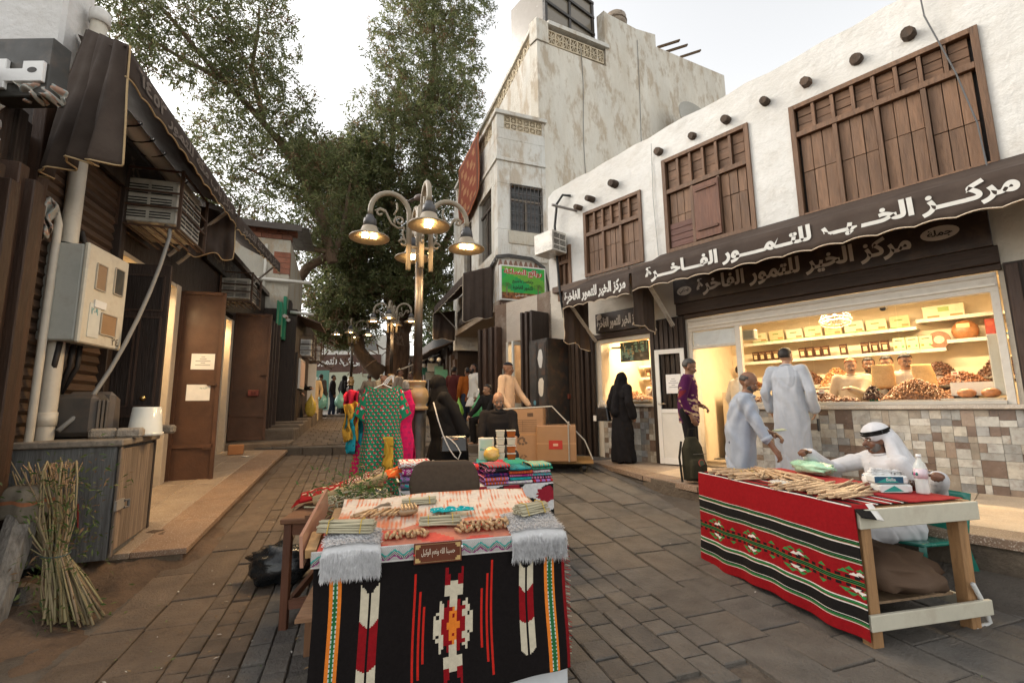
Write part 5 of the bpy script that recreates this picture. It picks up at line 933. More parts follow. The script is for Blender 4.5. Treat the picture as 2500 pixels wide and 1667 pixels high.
EL = [((-11.6, 14.6, 14.6), (2.4, 1.8, 1.9), 17, 1), ((-9.6, 15.2, 15.2), (1.7, 1.6, 2.4), 13, 1), ((-13.6, 14.2, 15.0), (1.6, 1.4, 1.6), 8, 1), ((-9.2, 15.6, 12.6), (2.0, 1.6, 1.4), 13, 1), ((-10.9, 15.6, 10.9), (1.6, 1.4, 1.3), 8, 1), ((-8.0, 16.2, 10.7), (1.7, 1.6, 1.5), 13, 1), ((-9.6, 16.2, 9.0), (1.7, 1.4, .9), 7, 1), ((-6.9, 16.6, 9.6), (1.5, 1.6, 2.0), 12, 1), ((-8.4, 16.8, 7.7), (1.5, 1.2, .7), 5, 1), ((-11.6, 15.5, 9.0), (1.0, 1.0, .6), 3, 1)]
leaves([((q(*c)), r_, w, s) for c, r_, w, s in EL], 60000, T2, 2, size=(.13, .21))
T3 = thing('pale_green_tree', 'paler green leafy tree far behind the big trunk on the right', 'tree', (-4.0, 36, 1.35)); limb(T3, [(0, 0, -.2), (.2, 0, 3), (.6, 0, 6)], .35, .15, 171, 'trunk'); limb(T3, [(.2, 0, 3), (-1.0, 0, 5.5)], .15, .06, 172)
leaves([((.4, 0, 5.2), (3.4, 2, 3.0), 10, 1), ((2.4, 1, 3.2), (2.2, 2, 1.6), 5, 1), ((-1.8, 1, 6.5), (2.2, 2, 2.2), 4, 1)], 26000, T3, 3, size=(.25, .4), cols=[(.09, .12, .045), (.075, .1, .04), (.11, .13, .06)])
T4 = thing('roadside_tree', 'dark rounded tree far off at the end of the right side of the street', 'tree', (-.8, 44, 1.4)); limb(T4, [(0, 0, -.2), (0, 0, 3), (.3, 0, 5)], .3, .12, 173, 'trunk'); leaves([((0, 0, 5.0), (4.5, 2, 3.6), 10, 1), ((-2.5, 0, 3.6), (2.5, 2, 1.8), 5, 1)], 16000, T4, 4, size=(.3, .45))
# ================================================================ FAR END OF THE STREET
FB2 = thing('white_far_building', 'white building with a brown shop sign behind the pale green hoarding', 'building', (-18, 33, 1.2), R(4)); m_ = MB(); m_.box(0, 9.5, 0, 6, 0, 5.6, (.8, .78, .73)); m_.build('wall', 'plaster', FB2); m_ = MB(); m_.box(3.2, 8.3, -.2, -.01, 2.1, 4.1, (.09, .035, .022)); m_.build('sign_board', 'paint', FB2)
letters('مركز بيشة للتمور', 4.2, .8, lambda a, b, d: (3.8+a, -.21-d*5, 3.1+b), (.75, .72, .68), FB2, bold=.03); letters('مركز بيشة للتمور', 3.2, .55, lambda a, b, d: (4.2+a, -.21-d*5, 2.25+b), (.6, .57, .52), FB2, bold=.03)
for k in range(4): m_ = MB(); m_.box(.4+k*2.2, 1.4+k*2.2, -.03, .02, 4.4, 5.2, (.16, .15, .14)); m_.build('window', 'gloss', FB2)
HO = thing('site_hoarding', 'pale green site hoarding with white lettering behind the shoppers', 'hoarding', (-13.6, 27, 1.2), R(-5))
for k in range(5): m_ = MB(); m_.box(k*1.42, k*1.42+1.4, 0, .06, 0, 2.55-.12*k, (.1, .26, .2) if k == 1 else jit((.52, .54, .4), .95, 1.05)); m_.build('panel', 'paint', HO)
letters('الثقافة', 1.0, .3, lambda a, b, d: (1.6+a, -.01-d*4, .95+b), (.5, .55, .5), HO); letters('Ministry', 1.0, .2, lambda a, b, d: (1.6+a, -.01-d*4, .7+b), (.5, .55, .5), HO, ar=False)
m_ = MB(); [m_.box(1.62+k*.2, 1.74+k*.2, -.02, -.005, 1.5, 2.05, (.6, .62, .56)) for k in range(4)]; m_.build('emblem_bar', 'plain', HO)
WV = thing('white_van', 'white van parked far up the street to the right of the big trunk', 'van', (-2.9, 33, 1.4), R(8)); m_ = MB(); m_.hull8([(-.85, 0, .35), (.85, 0, .35), (.85, 4.4, .35), (-.85, 4.4, .35), (-.8, .5, 1.95), (.8, .5, 1.95), (.8, 4.4, 1.95), (-.8, 4.4, 1.95)], (.75, .75, .72)); m_.build('body', 'gloss', WV, bev=.12); m_ = MB(); m_.hull8([(-.68, .18, 1.15), (.68, .18, 1.15), (.68, .2, 1.15), (-.68, .2, 1.15), (-.64, .4, 1.75), (.64, .4, 1.75), (.64, .44, 1.75), (-.64, .44, 1.75)], (.05, .06, .07)); m_.build('windscreen', 'gloss', WV)
for s in (-.78, .78):
    for y in (.9, 3.6): m_ = MB(); m_.tube([(s-.1, y, .33), (s+.1, y, .33)], .33, (.02, .02, .02), 14); m_.build('wheel', 'plain', WV, True)
for s in (-.6, .6): m_ = MB(); m_.ball((s, .0, .75), (.14, .05, .1), (.8, .8, .75), 8, 6); m_.build('headlight', 'gloss', WV, True)
RB2 = thing('pale_far_block', 'pale low building closing the street behind the van', 'building', (-8, 52, 1.4)); m_ = MB(); m_.box(0, 22, 0, 5, 0, 6.0, (.62, .58, .5)); m_.build('wall', 'plaster', RB2)
for k in range(9): m_ = MB(); m_.box(.6+k*2.4, 2.0+k*2.4, -.04, .02, 2.6, 4.4, (.12, .11, .1)); m_.build('window', 'gloss', RB2)
MB_ = thing('mid_timber_house', 'dark brown timber house front behind the big trunk', 'building', (-7.6, 29, 1.3)); m_ = MB(); m_.box(0, 4.4, 0, 3, 0, 3.4, (.05, .032, .022)); m_.build('wall', 'wood', MB_)
for k in range(12): m_ = MB(); m_.box(.06+k*.36, .36+k*.36, -.05, -.002, .1, 3.2, jit((.09, .055, .035), .6, 1.4)); m_.build('plank', 'wood', MB_)
# ================================================================ DATE SHOP INTERIORS (frame R)
CW = (.72, .6, .43)
m_ = MB(); m_.box(T(-2.25), T(1.75), -2.45, -2.3, .3, 3.05, CW); m_.box(T(-2.4), T(-2.25), -2.45, -.36, .3, 3.05, CW); m_.box(T(1.75), T(1.9), -2.45, -.36, .3, 3.05, CW); m_.box(T(-2.4), T(1.9), -2.45, -.36, 3.052, 3.12, (.78, .7, .56)); m_.box(T(-2.4), T(1.9), -2.45, -.26, .3, SW-.005, (.4, .33, .25))
m_.box(T(1.92), T(3.6), -1.95, -1.8, .3, 3.0, CW); m_.box(T(3.45), T(3.6), -1.8, -.36, .3, 3.0, CW); m_.box(T(1.905), T(2.1), -1.8, -.36, .3, 3.0, CW); m_.box(T(1.92), T(3.6), -1.95, -.36, 3.002, 3.1, (.78, .7, .56))
m_.build('room_wall', 'plain', B)
def shelf(x0, x1, y, z, d=.3): m = MB(); m.box(x0, x1, y, y+d, z-.03, z, (.62, .58, .5)); m.box(x0, x1, y+d, y+d+.01, z-.045, z+.01, (.6, .56, .48)); return m.build('shelf', 'metal', B, bev=.003)
shelf(-1.4, 1.6, -2.3, 2.22); shelf(-1.1, 1.5, -2.3, 2.58); shelf(-2.3, -1.1, -2.3, 2.68); shelf(-2.3, -1.42, -2.3, 2.33); shelf(T(2.1), T(3.4), -1.8, 2.02, .25); shelf(T(2.1), T(3.4), -1.8, 2.28, .25)
tubelamp('long lit tube light over the date counter, nearest the right end', (-1.2, -1.0, 3.0), 'R', 1.3, 42); tubelamp('long lit tube light over the middle of the date counter', (.3, -1.0, 3.0), 'R', 1.3, 42); tubelamp('lit tube light in the small left date shop', (2.85, -1.0, 2.95), 'R', .9, 36)
ORD = 'first second third fourth fifth sixth seventh eighth ninth tenth eleventh twelfth thirteenth'.split()
rg = random.Random(8)
def pack(nm, label, cat, x, y, z, w, d, h, col, par=None, group=None, tilt=-.25, print_=None):
    o = thing(nm, label, cat, (x, y, z), 0, 'R', group); M_ = Matrix.Rotation(tilt, 4, 'X')
    m = MB(); m.box(-w/2, w/2, -d/2, d/2, 0, h, col); m.xf(M_); m.build('carton', 'paint', o, bev=.004)
    if print_:
        for (a, b, c, e, pc) in print_: m = MB(); m.box(-w/2+a*w, -w/2+b*w, d/2+.0006, d/2+.0016, c*h, e*h, pc); m.xf(M_); m.build('print', 'plain', o)
    return o
gp = 'date gift cartons on the upper shelf'
for i in range(8):
    x = 1.2-i*.3; o = pack('date_carton', f'{ORD[i]} pale date carton with green foot from the left on the upper shelf', 'carton', x, -2.12, 2.59, .27*(1-.08*(i % 3 == 1)), .05, .2+.015*(i % 2), ((.66, .6, .42), (.6, .5, .3), (.62, .62, .5))[i % 3], group=gp, print_=[(0, 1, 0, .16, (.1, .35, .05)), (.08, .42, .2, .36, (.45, .25, .1)), (.35, .75, .62, .72, (.2, .3, .1))])
pack('date_carton', 'large pale date carton lying on the highest right shelf', 'carton', -1.42, -2.1, 2.69, .46, .1, .2, (.7, .64, .48), print_=[(.05, .35, .05, .25, (.45, .25, .1)), (.6, .9, .05, .25, (.45, .25, .1)), (.35, .62, .5, .85, (.3, .42, .15))])
for i, x in enumerate([1.3, 1.18, 1.06, .94, .82, .5, .38, .26, .14, -.12, -.42, -.55, -.68]): pack('date_pack', f'{ORD[i]} dark date pack with pale round label from the left, middle shelf', 'pack', x, -2.12, 2.225, .11, .05, .2, (.06, .025, .015), group='date packs on the middle shelf', print_=[(.25, .75, .3, .7, (.55, .45, .28)), (.1, .9, .8, .86, (.3, .2, .1))])
for i, x in enumerate([-.86, -1.02, -1.18]): pack('sweet_box', 'pale green box with round orange print on the middle shelf, %s of three' % ('left', 'middle', 'right')[i], 'box', x, -2.12, 2.225, .15, .06, .22, (.5, .55, .36), group='pale green boxes', print_=[(.12, .3, .3, .45, (.1, .4, .15)), (.68, .9, .3, .45, (.6, .25, .05)), (.2, .8, .8, .86, (.03, .03, .03)), (.1, .9, .04, .14, (.5, .3, .12))])
for i, x in enumerate([3.4, 3.28, 3.16, 3.04, 2.9, 2.78]): pack('date_pack', f'{ORD[i]} small date pack from the left in the left date shop', 'pack', x, -1.68, 2.025, .1, .05, .17, (jit((.12, .05, .03), .7, 2, rg)), group='packs in the left date shop', print_=[(.2, .8, .3, .7, (.55, .4, .25))])
o = thing('cake_dome', 'round woven date basket under film on the middle shelf', 'basket', (-1.33, -2.1, 2.23), 0, 'R'); m_ = MB(); m_.tube([(0, -.03, .13), (0, .03, .13)], .13, (.2, .1, .05), 20); m_.tube([(0, .031, .13), (0, .036, .13)], .06, (.6, .4, .28), 16); m_.build('basket', 'food', o)
o = thing('bread_basket', 'clear wrapped basket of dates on the right shelf', 'basket', (-1.62, -2.1, 2.34), 0, 'R'); m_ = MB(); m_.ball((0, 0, .12), (.15, .1, .16), (.3, .13, .05), 14, 8); m_.build('basket', 'food', o, True); m_ = MB(); m_.box(-.06, .08, .1, .104, .16, .22, (.62, .45, .22)); m_.build('label', 'plain', o)
for i, (x, z) in enumerate(((-1.98, 2.34), (-1.98, 2.42), (-2.06, 2.34))): o = thing('jar', 'small cream jar with a blue label on the right shelf, %s' % ('lower left', 'upper', 'lower right')[i], 'jar', (x, -2.08, z), 0, 'R', 'jars on the right shelf'); m_ = MB(); m_.lathe([(.034, 0), (.034, .055)], (0, 0, 0), (.5, .42, .28), 12); m_.lathe([(.0345, .015), (.0345, .04)], (0, 0, 0), (.08, .2, .3), 12); m_.build('glass_body', 'gloss', o, True); m_ = MB(); m_.lathe([(.035, .056), (.035, .072)], (0, 0, 0), (.6, .42, .12), 12); m_.build('lid', 'gloss', o)
o = thing('red_case', 'narrow red display case standing on the right shelf', 'case', (-1.88, -2.12, 2.34), 0, 'R'); m_ = MB(); m_.box(-.05, .05, -.03, .05, 0, .26, (.28, .04, .025)); m_.build('case', 'gloss', o, bev=.004); m_ = MB(); [m_.lathe([(.035, 0), (.035, .004)], (0, 0, 0), (.4, .08, .05), 12)]; m_.xf(Matrix.Translation((0, .052, .19))@Matrix.Rotation(R(90), 4, 'X')); m_.build('disc', 'gloss', o)
def heap(label, x, y, z, rx, ry, h, col, n, seed, nm='date_heap', size=.021, tray=True, tilt=0, cat='heap', fr='R'):
    o = thing(nm, label, cat, (x, y, z), 0, fr); r = random.Random(seed)
    if tray:
        m = MB(); m.hull8([(-rx*.9, -ry*.9, -.005), (rx*.9, -ry*.9, -.005), (rx*.9, ry*.9, -.005), (-rx*.9, ry*.9, -.005), (-rx*1.05, -ry*1.05, .03), (rx*1.05, -ry*1.05, .03), (rx*1.05, ry*1.05, .03), (-rx*1.05, ry*1.05, .03)], (.6, .58, .54)); m.build('tray', 'metal', o, bev=.003)
    hz = lambda a, b: h*max(0, 1-abs(a)**1.7)*max(0, 1-abs(b)**1.7)+tilt*(-b)
    m = MB(); m.grid(14, 10, lambda u, v: ((2*u-1)*rx, (2*v-1)*ry, .028+hz(2*u-1, 2*v-1)), tuple(c*.5 for c in col))
    for _ in range(n):
        a, b = r.uniform(-1, 1), r.uniform(-1, 1); s = size*r.uniform(.8, 1.25); R_ = Euler((r.uniform(0, 3), r.uniform(0, 3), r.uniform(0, 6))).to_matrix(); c = Vector((a*rx, b*ry, .03+hz(a, b)+.004)); cl = jit(col, .6, 1.5, r)
        P = [c+R_@Vector(q) for q in ((s*1.5, 0, 0), (0, s*.75, 0), (-s*1.5, 0, 0), (0, -s*.75, 0), (0, 0, s*.75), (0, 0, -s*.75))]
        m.add(P, [(0, 1, 4), (1, 2, 4), (2, 3, 4), (3, 0, 4), (1, 0, 5), (2, 1, 5), (3, 2, 5), (0, 3, 5)], cl)
    tag(m.build('dates' if 'date' in nm else 'nuts', 'food', o, True), kind='stuff'); return o
DB, DR, DT = (.07, .026, .012), (.14, .05, .02), (.32, .14, .055)
heap('heap of reddish dates on the counter behind the man in the pale robe', .58, -.3, 1.43, .16, .14, .07, DR, 260, 1); heap('tray heaped with brown and orange dates right of the robed customer', -.16, -.34, 1.43, .24, .17, .12, DR, 420, 2); heap('low box of glossy dates beside the brown paper', -.5, -.22, 1.42, .13, .1, .04, DR, 180, 3)
heap('round bowl piled with dark dates in front of the vendors', -.77, -.3, 1.45, .1, .1, .16, DB, 200, 4, tray=False); heap('great heap of pale tan almonds along the counter', -1.2, -.34, 1.43, .34, .2, .25, DT, 800, 5, 'almond_heap', .016); heap('tray of pale nuts at the right of the almond heap', -1.56, -.62, 1.46, .18, .12, .1, DT, 240, 6, 'almond_heap', .014)
for i, (x, y, z, rx, h, c, lb) in enumerate(((1.35, -1.8, 1.68, .16, .16, DR, 'heap of dates far left at the back of the date shop'), (.95, -1.75, 1.62, .16, .2, DT, 'tan heap of dates behind the customer on the left'), (.4, -1.8, 1.7, .26, .24, DB, 'dark heap of dates behind the robed customer'), (-.05, -1.75, 1.66, .24, .3, DT, 'tall tan heap of dates left of the vendors'), (-1.3, -1.85, 1.72, .22, .25, DB, 'dark heap of dates behind the paper bag'), (-1.55, -1.3, 1.62, .26, .16, DR, 'brown heap of dates under the right shelves'), (-1.95, -1.75, 1.72, .26, .3, DB, 'darkest heap of dates in the right back corner'))): heap(lb, x, y, z, rx, .3, h, c, 420, 20+i, tilt=.08)
heap('tan heap of dates in the left date shop', 2.62, -.75, 1.56, .25, .22, .2, DB, 420, 31, tilt=.05); heap('orange heap of sweets on the left shop counter', 2.75, -.3, 1.5, .26, .16, .06, DT, 320, 32); heap('small heap of dates at the far side of the left date shop', 3.2, -.8, 1.55, .2, .2, .12, DT, 260, 33)
m_ = MB(); m_.box(T(-2.2), T(1.6), -2.2, -1.35, .43, 1.64, (.6, .52, .4)); m_.build('back_counter', 'paint', B); m_ = MB(); m_.box(T(2.15), T(3.3), -1.0, -.3, .43, 1.5, (.6, .52, .4)); m_.build('back_counter', 'paint', B)
o = thing('steel_column', 'pale steel cladding column inside the right end of the date shop', 'column', (-1.98, -.35, 1.45), 0, 'R'); m_ = MB(); m_.box(-.07, .09, -.3, .1, .05, .75, (.5, .5, .45)); m_.build('cladding', 'paint', o, bev=.01)
o = thing('storage_bin', 'white plastic bin on the counter near the right end of the date shop', 'bin', (-1.72, -.48, 1.5), 0, 'R'); m_ = MB(); m_.box(-.2, .2, -.12, .12, 0, .02, (.7, .65, .55)); [m_.box(*q, .02, .16, (.72, .66, .54)) for q in ((-.2, .2, -.12, -.11), (-.2, .2, .11, .12), (-.2, -.19, -.11, .11), (.19, .2, -.11, .11))]; m_.build('tub', 'gloss', o)
for i, x in enumerate((-1.66, -1.86)): o = thing('bread_loaf', 'shiny wrapped brown loaf on the steel tray, %s of two' % ('left', 'right')[i], 'loaf', (x, -.26, 1.5), 0, 'R'); m_ = MB(); m_.ball((0, 0, .03), (.085, .07, .055), (.4, .16, .06), 12, 8); m_.build('loaf_body', 'food', o, True)
o = thing('steel_tray', 'shallow steel tray holding wrapped loaves at the right of the counter', 'tray', (-1.7, -.28, 1.43), 0, 'R'); m_ = MB(); m_.hull8([(-.24, -.13, 0), (.24, -.13, 0), (.24, .13, 0), (-.24, .13, 0), (-.27, -.15, .04), (.27, -.15, .04), (.27, .15, .04), (-.27, .15, .04)], (.6, .58, .54)); m_.build('tray_body', 'metal', o)
for i, (x, y, z, lb) in enumerate(((.55, -.24, 1.53, 'small white price card in the reddish dates left of the robed customer'), (-.2, -.26, 1.57, 'small white price card in the brown and orange dates'), (.42, -1.62, 1.86, 'small white price card in the dark dates at the back'), (-1.52, -1.12, 1.78, 'small white price card in the brown dates under the right shelves'), (2.7, -.5, 1.7, 'small white price card in the tan dates of the left shop'))): o = thing('price_card', lb, 'card', (x, y, z), .2*(i % 3), 'R'); m_ = MB(); m_.box(-.035, .035, -.001, .001, 0, .05, (.7, .66, .56)); m_.box(-.002, .002, -.002, .002, -.05, 0, (.5, .46, .4)); m_.build('card_face', 'plain', o); m_ = MB(); m_.box(-.02, .02, .0015, .002, .018, .032, (.4, .03, .03)); m_.build('print', 'plain', o)
def paperbag(label, x, y, z, w, h, rz, tilt): 
    o = thing('paper_bag', label, 'bag', (x, y, z), rz, 'R'); m = MB(); wb = wobble(int(abs(x*100))); m.grid(16, 10, lambda a, b: (w*math.cos(a*6.283)*(1-.1*b)+.01*float(wb([a*6, b*3, 0])), .3*w*math.sin(a*6.283)+tilt*b*h+.012*float(wb([a*4, b*6, 2])), h*b), (.6, .38, .17)); m.build('bag_body', 'cloth', o, True, solid=.003)
paperbag('open brown paper bag held up by the vendors', -.85, -.62, 1.62, .13, .32, .1, 0.1); paperbag('brown paper bag leaning at the right of the almond heap', -1.3, -.52, 1.6, .12, .32, .5, -.35)
o = thing('wall_fan', 'white wall fan spinning still near the shop ceiling', 'fan', (-.25, -1.2, 2.72), 0, 'R'); m_ = MB(); [m_.tube([(r_*math.cos(k*.3), r_*.35*math.sin(k*.3), .06*math.sin(k*.3)+dz) for k in range(22)], .006, (.75, .72, .64), 5) for r_, dz in ((.22, 0), (.2, .05), (.12, .07), (.2, -.05))]; [m_.bar((0, 0, 0), (.22*math.cos(k*.524), .08*math.sin(k*.524), .06*math.sin(k*.524)), .006, .006, (.75, .72, .64)) for k in range(12)]; m_.build('guard', 'paint', o); m_ = MB(); m_.bar((0, 0, .06), (0, 0, .3), .03, .03, (.7, .66, .58)); m_.build('bracket', 'paint', o)
o = thing('wall_screen', 'flat screen on a bracket in the left date shop showing camera pictures', 'screen', (3.02, -.55, 2.5), R(6), 'R'); m_ = MB(); m_.box(-.31, .31, -.03, 0, -.2, .2, (.02, .02, .02)); m_.build('casing', 'gloss', o, bev=.006)
m_ = MB(); wb = wobble(55, 8, (9, 9, 9)); m_.grid(24, 16, lambda a, b: (.29-a*.58, .002, -.18+b*.36), lambda a, b: (.02, .02, .02) if abs(a-.5) < .02 or (a > .5 and b < .45) else ((.12, .26, .3) if float(wb([a*2, b*2, 0])) > .1 else ((.3, .28, .2) if float(wb([a*3, b*3, 3])) > .25 else (.03, .06, .08)))); m_.build('picture', 'gloss', o)
m_ = MB(); m_.bar((.3, -.02, .1), (.55, -.1, .12), .05, .04, (.15, .14, .13)); m_.build('bracket', 'metal', o)
o = thing('camera_dome', 'small dark security camera under the shop ceiling', 'camera', (-.95, -.6, 2.72), 0, 'R'); m_ = MB(); m_.tube([(0, -.05, 0), (0, .07, -.02)], .035, (.04, .04, .05), 10); m_.build('camera_body', 'gloss', o); m_ = MB(); m_.bar((0, -.03, .03), (0, -.03, .28), .02, .02, (.6, .56, .5)); m_.build('bracket', 'paint', o)
o = thing('ceiling_speaker', 'grey speaker box hung near the entrance of the date shop', 'speaker', (.72, -.3, 2.44), 0, 'R'); m_ = MB(); m_.box(-.1, .08, -.1, .06, 0, .16, (.35, .34, .3)); m_.build('cabinet', 'paint', o, bev=.01); m_ = MB(); m_.box(-.08, .06, .061, .064, .02, .14, (.2, .2, .18)); m_.build('grille', 'plain', o)

# ================================================================ FRONT TABLE (frame F: x along the front edge, y towards the back)
FR['F'] = Matrix.Translation((-.94, 2.28, 0))@Matrix.Rotation(math.atan2(.3, 1.19), 4, 'Z'); TW, TD = 1.227, .64
tz = lambda y: .765+.13*y
FT = thing('market_table', 'wooden market table with a raised left side under the black woven cloth', 'table', fr='F'); WD = (.3, .19, .1)
m_ = MB(); m_.hull8([(.0, .0, .735), (TW, .0, .735), (TW, TD, .735+.13*TD), (0, TD, .735+.13*TD), (0, 0, .758), (TW, 0, .758), (TW, TD, .758+.13*TD), (0, TD, .758+.13*TD)], WD); m_.build('top', 'woodx', FT)
for x, y in ((.06, .06), (TW-.06, .06), (.06, TD-.05), (TW-.06, TD-.05)): m_ = MB(); m_.box(x-.03, x+.03, y-.03, y+.03, -.1, .735+.13*(y-.03)-.002, WD); m_.build('leg', 'wood', FT)
m_ = MB(); m_.box(.05, TW+.02, .0, .02, .02, .14, (.62, .64, .66)); m_.build('foot_board', 'paint', FT, bev=.004)
m_ = MB(); m_.hull8([(-.075, .02, .70), (-.06, .02, .70), (-.04, TD+.02, .83), (-.055, TD+.02, .83), (-.085, .02, .845), (-.07, .02, .845), (-.05, TD+.02, .955), (-.065, TD+.02, .955)], (.42, .22, .15)); m_.build('side_board', 'gloss', FT)
m_ = MB(); m_.bar((-.03, .02, .76), (-.03, .2, .8), .05, .04, (.45, .27, .12)); m_.build('corner_block', 'wood', FT)
BL, RD_, WH, OR, GR = (.008, .006, .006), (.24, .006, .01), (.56, .5, .38), (.72, .2, .025), (.02, .13, .04)
ART = ["....R.....R....", "....R.....R....", "....RR...RR....", "....RR...RR....", "....RRWWWRR....", "....WWWWWWW....", "....WWWWWWW....", "....WWWWWWW....", "......WWW......", "..W..RWWWR..W..", "..WW.RWWWR.WW..", "..WWRRROWRRRWW..", ".WWWRROOORRWWW.", "W.WWRRORORRWW.W", "WWWRRROOORRRWWW", "WWWRROOOOORRWWW"]
ART = [a[:15] for a in ART]; ART = ART+ART[::-1]
def kilim(u, v):
    if .057 < u < .099 or .910 < u < .953:
        c = (u-.078) if u < .5 else (u-.9315); c += .003*math.sin(v*40)*0
        if abs(c) > .0105: return OR
        return (.5, .6, .55) if abs(abs(c)-.009) < .0028 and (v*36) % 1 < .55 else GR
    for (x0, x1, v0, v1, r0, r1) in ((.169, .24, .19, .93, .43, .7), (.798, .862, .16, .87, .36, .6)):
        if x0 < u < x1 and v0 < v < v1:
            a = (u-x0)/(x1-x0); b = (v-v0)/(v1-v0)
            if abs(a-.5) < .045: return BL
            k = abs(a-.5)*2; step = math.floor(k*6)/6
            if b < .10*(1-step)+.0 or b > 1-.06*step-.0*(1-step) - .03: return BL
            rr0 = r0+.07*(1-abs(a-.5)*2)*(1 if True else 0)-.02; rr1 = r1+.05*(1-step)-.02
            return RD_ if rr0 < v < rr1 else WH
    for x, v0, v1 in ((.374, .17, .97), (.395, .29, .84), (.415, .39, .75), (.642, .33, .73), (.664, .23, .83), (.682, .14, .92)):
        if abs(u-x) < .0042 and v0 < v < v1: return (.5, .02, .012)
    if .451 < u < .608 and .15 < v < .93:
        ch = ART[min(31, int((v-.15)/.78*32))][min(14, int((u-.451)/.157*15))]
        return {'R': RD_, 'W': WH, 'O': OR, '.': BL}[ch]
    return (.2, .008, .01) if u > .985 else BL
KL = thing('black_kilim', 'black woven cloth with red, cream and orange stepped motifs hung on the front table', 'cloth', (0, -.012, 0), 0, 'F'); wb = wobble(71, 5, (3, 3, 3))
m_ = MB(); m_.grid(230, 110, lambda a, b: (-.01+a*(TW+.02)+.006*math.sin(b*5+a*3), -.012-.035*(float(wb([a*2.2, b*.6, 0]))+.25*math.sin(a*27+2*b))*b**1.3-.012*b, (.762-.02*a*0)*(1-b)+(.0+.13*a)*b+.004*math.sin(a*30)*b), kilim); m_.build('weave', 'cloth', KL, True, solid=.004)
m_ = MB(); [m_.bar((TW+.012+.004*math.sin(k), -.01, .72-k*.012), (TW+.035+.006*math.sin(k*3), -.015, .712-k*.012+.004*math.sin(k*7)), .003, .003, (.3, .03, .03) if k % 3 else (.5, .45, .35)) for k in range(46)]; tag(m_.build('fringe', 'cloth', KL), kind='stuff')
_ws = wobble(7, 9, (190, 16, 1)); _wt = wobble(8, 5, (14, 5, 1))
def stripes(u, v):
    a = float(_ws([u, v, 0])); b = float(_wt([u, v, 0])); k = max(0, min(1, (a+.4*b-.03)*3.2)); m = max(0, min(1, (b-.1)*3)); return tuple(p*(1-k)+q*k for p, q in zip((.66-.1*m, .56-.22*m, .46-.22*m), (.6, .2, .1)))
TC = thing('table_cloth', 'cream and coral streaked cloth spread over the tilted front table', 'cloth', fr='F'); wb = wobble(72, 6, (5, 5, 5))
m_ = MB(); m_.grid(200, 50, lambda a, b: (.05+a*(TW-.08), .2+b*(TD-.17), tz(.2+b*(TD-.17))+.016+.014*float(wb([a*2, b*1.5, 0]))+.02*math.exp(-((b-1)/.12)**2)), stripes); m_.build('weave', 'cloth', TC, True, solid=.004)
UC = thing('under_cloth', 'coral red cloth lying under the sticks along the table front', 'cloth', fr='F'); m_ = MB(); m_.grid(60, 12, lambda a, b: (.0+a*TW, -.005+b*.25, tz(b*.25)+.008+.003*float(wb([a*3, b, 4]))), lambda a, b: (.6, .1, .07) if (math.sin(a*31)+math.sin(a*13+b*9)) > .2 else (.52, .2, .13)); m_.build('weave', 'cloth', UC, True, solid=.003)
def zig(u, v):
    z = abs(((u*15) % 1)-.5)*2; a = v-.2-z*.38
    if v > .9 or v < .06: return (.6, .58, .56)
    if 0 < a < .1: return (.02, .3, .26)
    if .1 < a < .32: return (.1, .1, .1) if (int(u*260)+int(v*20)) % 2 else (.4, .38, .36)
    if .32 < a < .42: return (.26, .03, .16)
    return (.35, .34, .33) if (int(u*260)+int(v*20)) % 2 else (.45, .44, .42)
BT = thing('zigzag_trim', 'grey zigzag patterned trim along the table front edge', 'trim', (0, -.03, 0), 0, 'F'); m_ = MB(); m_.grid(260, 18, lambda a, b: (-.02+a*(TW+.04), .0-.006*math.sin(b*3), .782-.075*b), zig); m_.build('weave', 'cloth', BT, solid=.002)
def fur(label, x0, x1, y1, drop, seed):
    o = thing('fur_mat', label, 'mat', fr='F'); r = random.Random(seed); wb = wobble(seed, 5, (6, 6, 6))
    def base(a, b):   # b: 0 back .. 1 hem
        L = y1+.04+drop; s = b*L
        if s < y1: y = y1-s; return (x0+a*(x1-x0), y, tz(y)+.022+.012*math.sin(a*3.14))
        if s < y1+.04: k = (s-y1)/.04; return (x0+a*(x1-x0), -.05*k, tz(0)+.022-.015*k+.01*math.sin(a*3.14))
        return (x0+a*(x1-x0), -.052-.01*float(wb([a, b, 0])), tz(0)+.005-(s-y1-.04))
    m = MB(); m.grid(20, 24, base, (.8, .8, .8)); m.build('hide', 'fur', o, True, solid=.006)
    m = MB()
    for _ in range(5200):
        a, b = r.uniform(-.02, 1.02), r.uniform(0, 1.0)**.8; p = Vector(base(min(1, max(0, a)), b)); L = r.uniform(.02, .042); top = b*(y1+.04+drop) < y1
        d = Vector((r.uniform(-.6, .6), -.8, r.uniform(.1, .5))) if top else Vector((r.uniform(-.4, .4), r.uniform(-.5, -.15), -1)); d.normalize(); s = d.cross(Vector((0, -.7, .7))).normalized()*r.uniform(.0016, .003); c = jit((.86, .86, .87), .85, 1.05, r)
        m.add([p-s, p+s, p+d*L*.6+s*.8+Vector((0, -.004, .004)), p+d*L], [(0, 1, 2, 3)], c)
    tag(m.build('pile', 'fur', o), kind='stuff')
fur('shaggy white fur mat over the left corner of the front table', .03, .29, .19, .1, 1); fur('shaggy white fur mat over the right corner of the front table', .95, 1.24, .26, .1, 2)
PQ = thing('brown_plaque', 'brown plaque with cream calligraphy and gold corners pinned to the table edge', 'plaque', (.45, -.045, .688), R(0), 'F'); m_ = MB(); m_.box(0, .235, -.004, 0, 0, .098, (.13, .04, .022)); m_.build('card', 'gloss', PQ, bev=.002)
letters('حسبنا الله ونعم الوكيل', .165, .042, lambda a, b, d: (.036+a, -.0045-d*.5, .028+b), (.7, .6, .48), PQ, bold=.005)
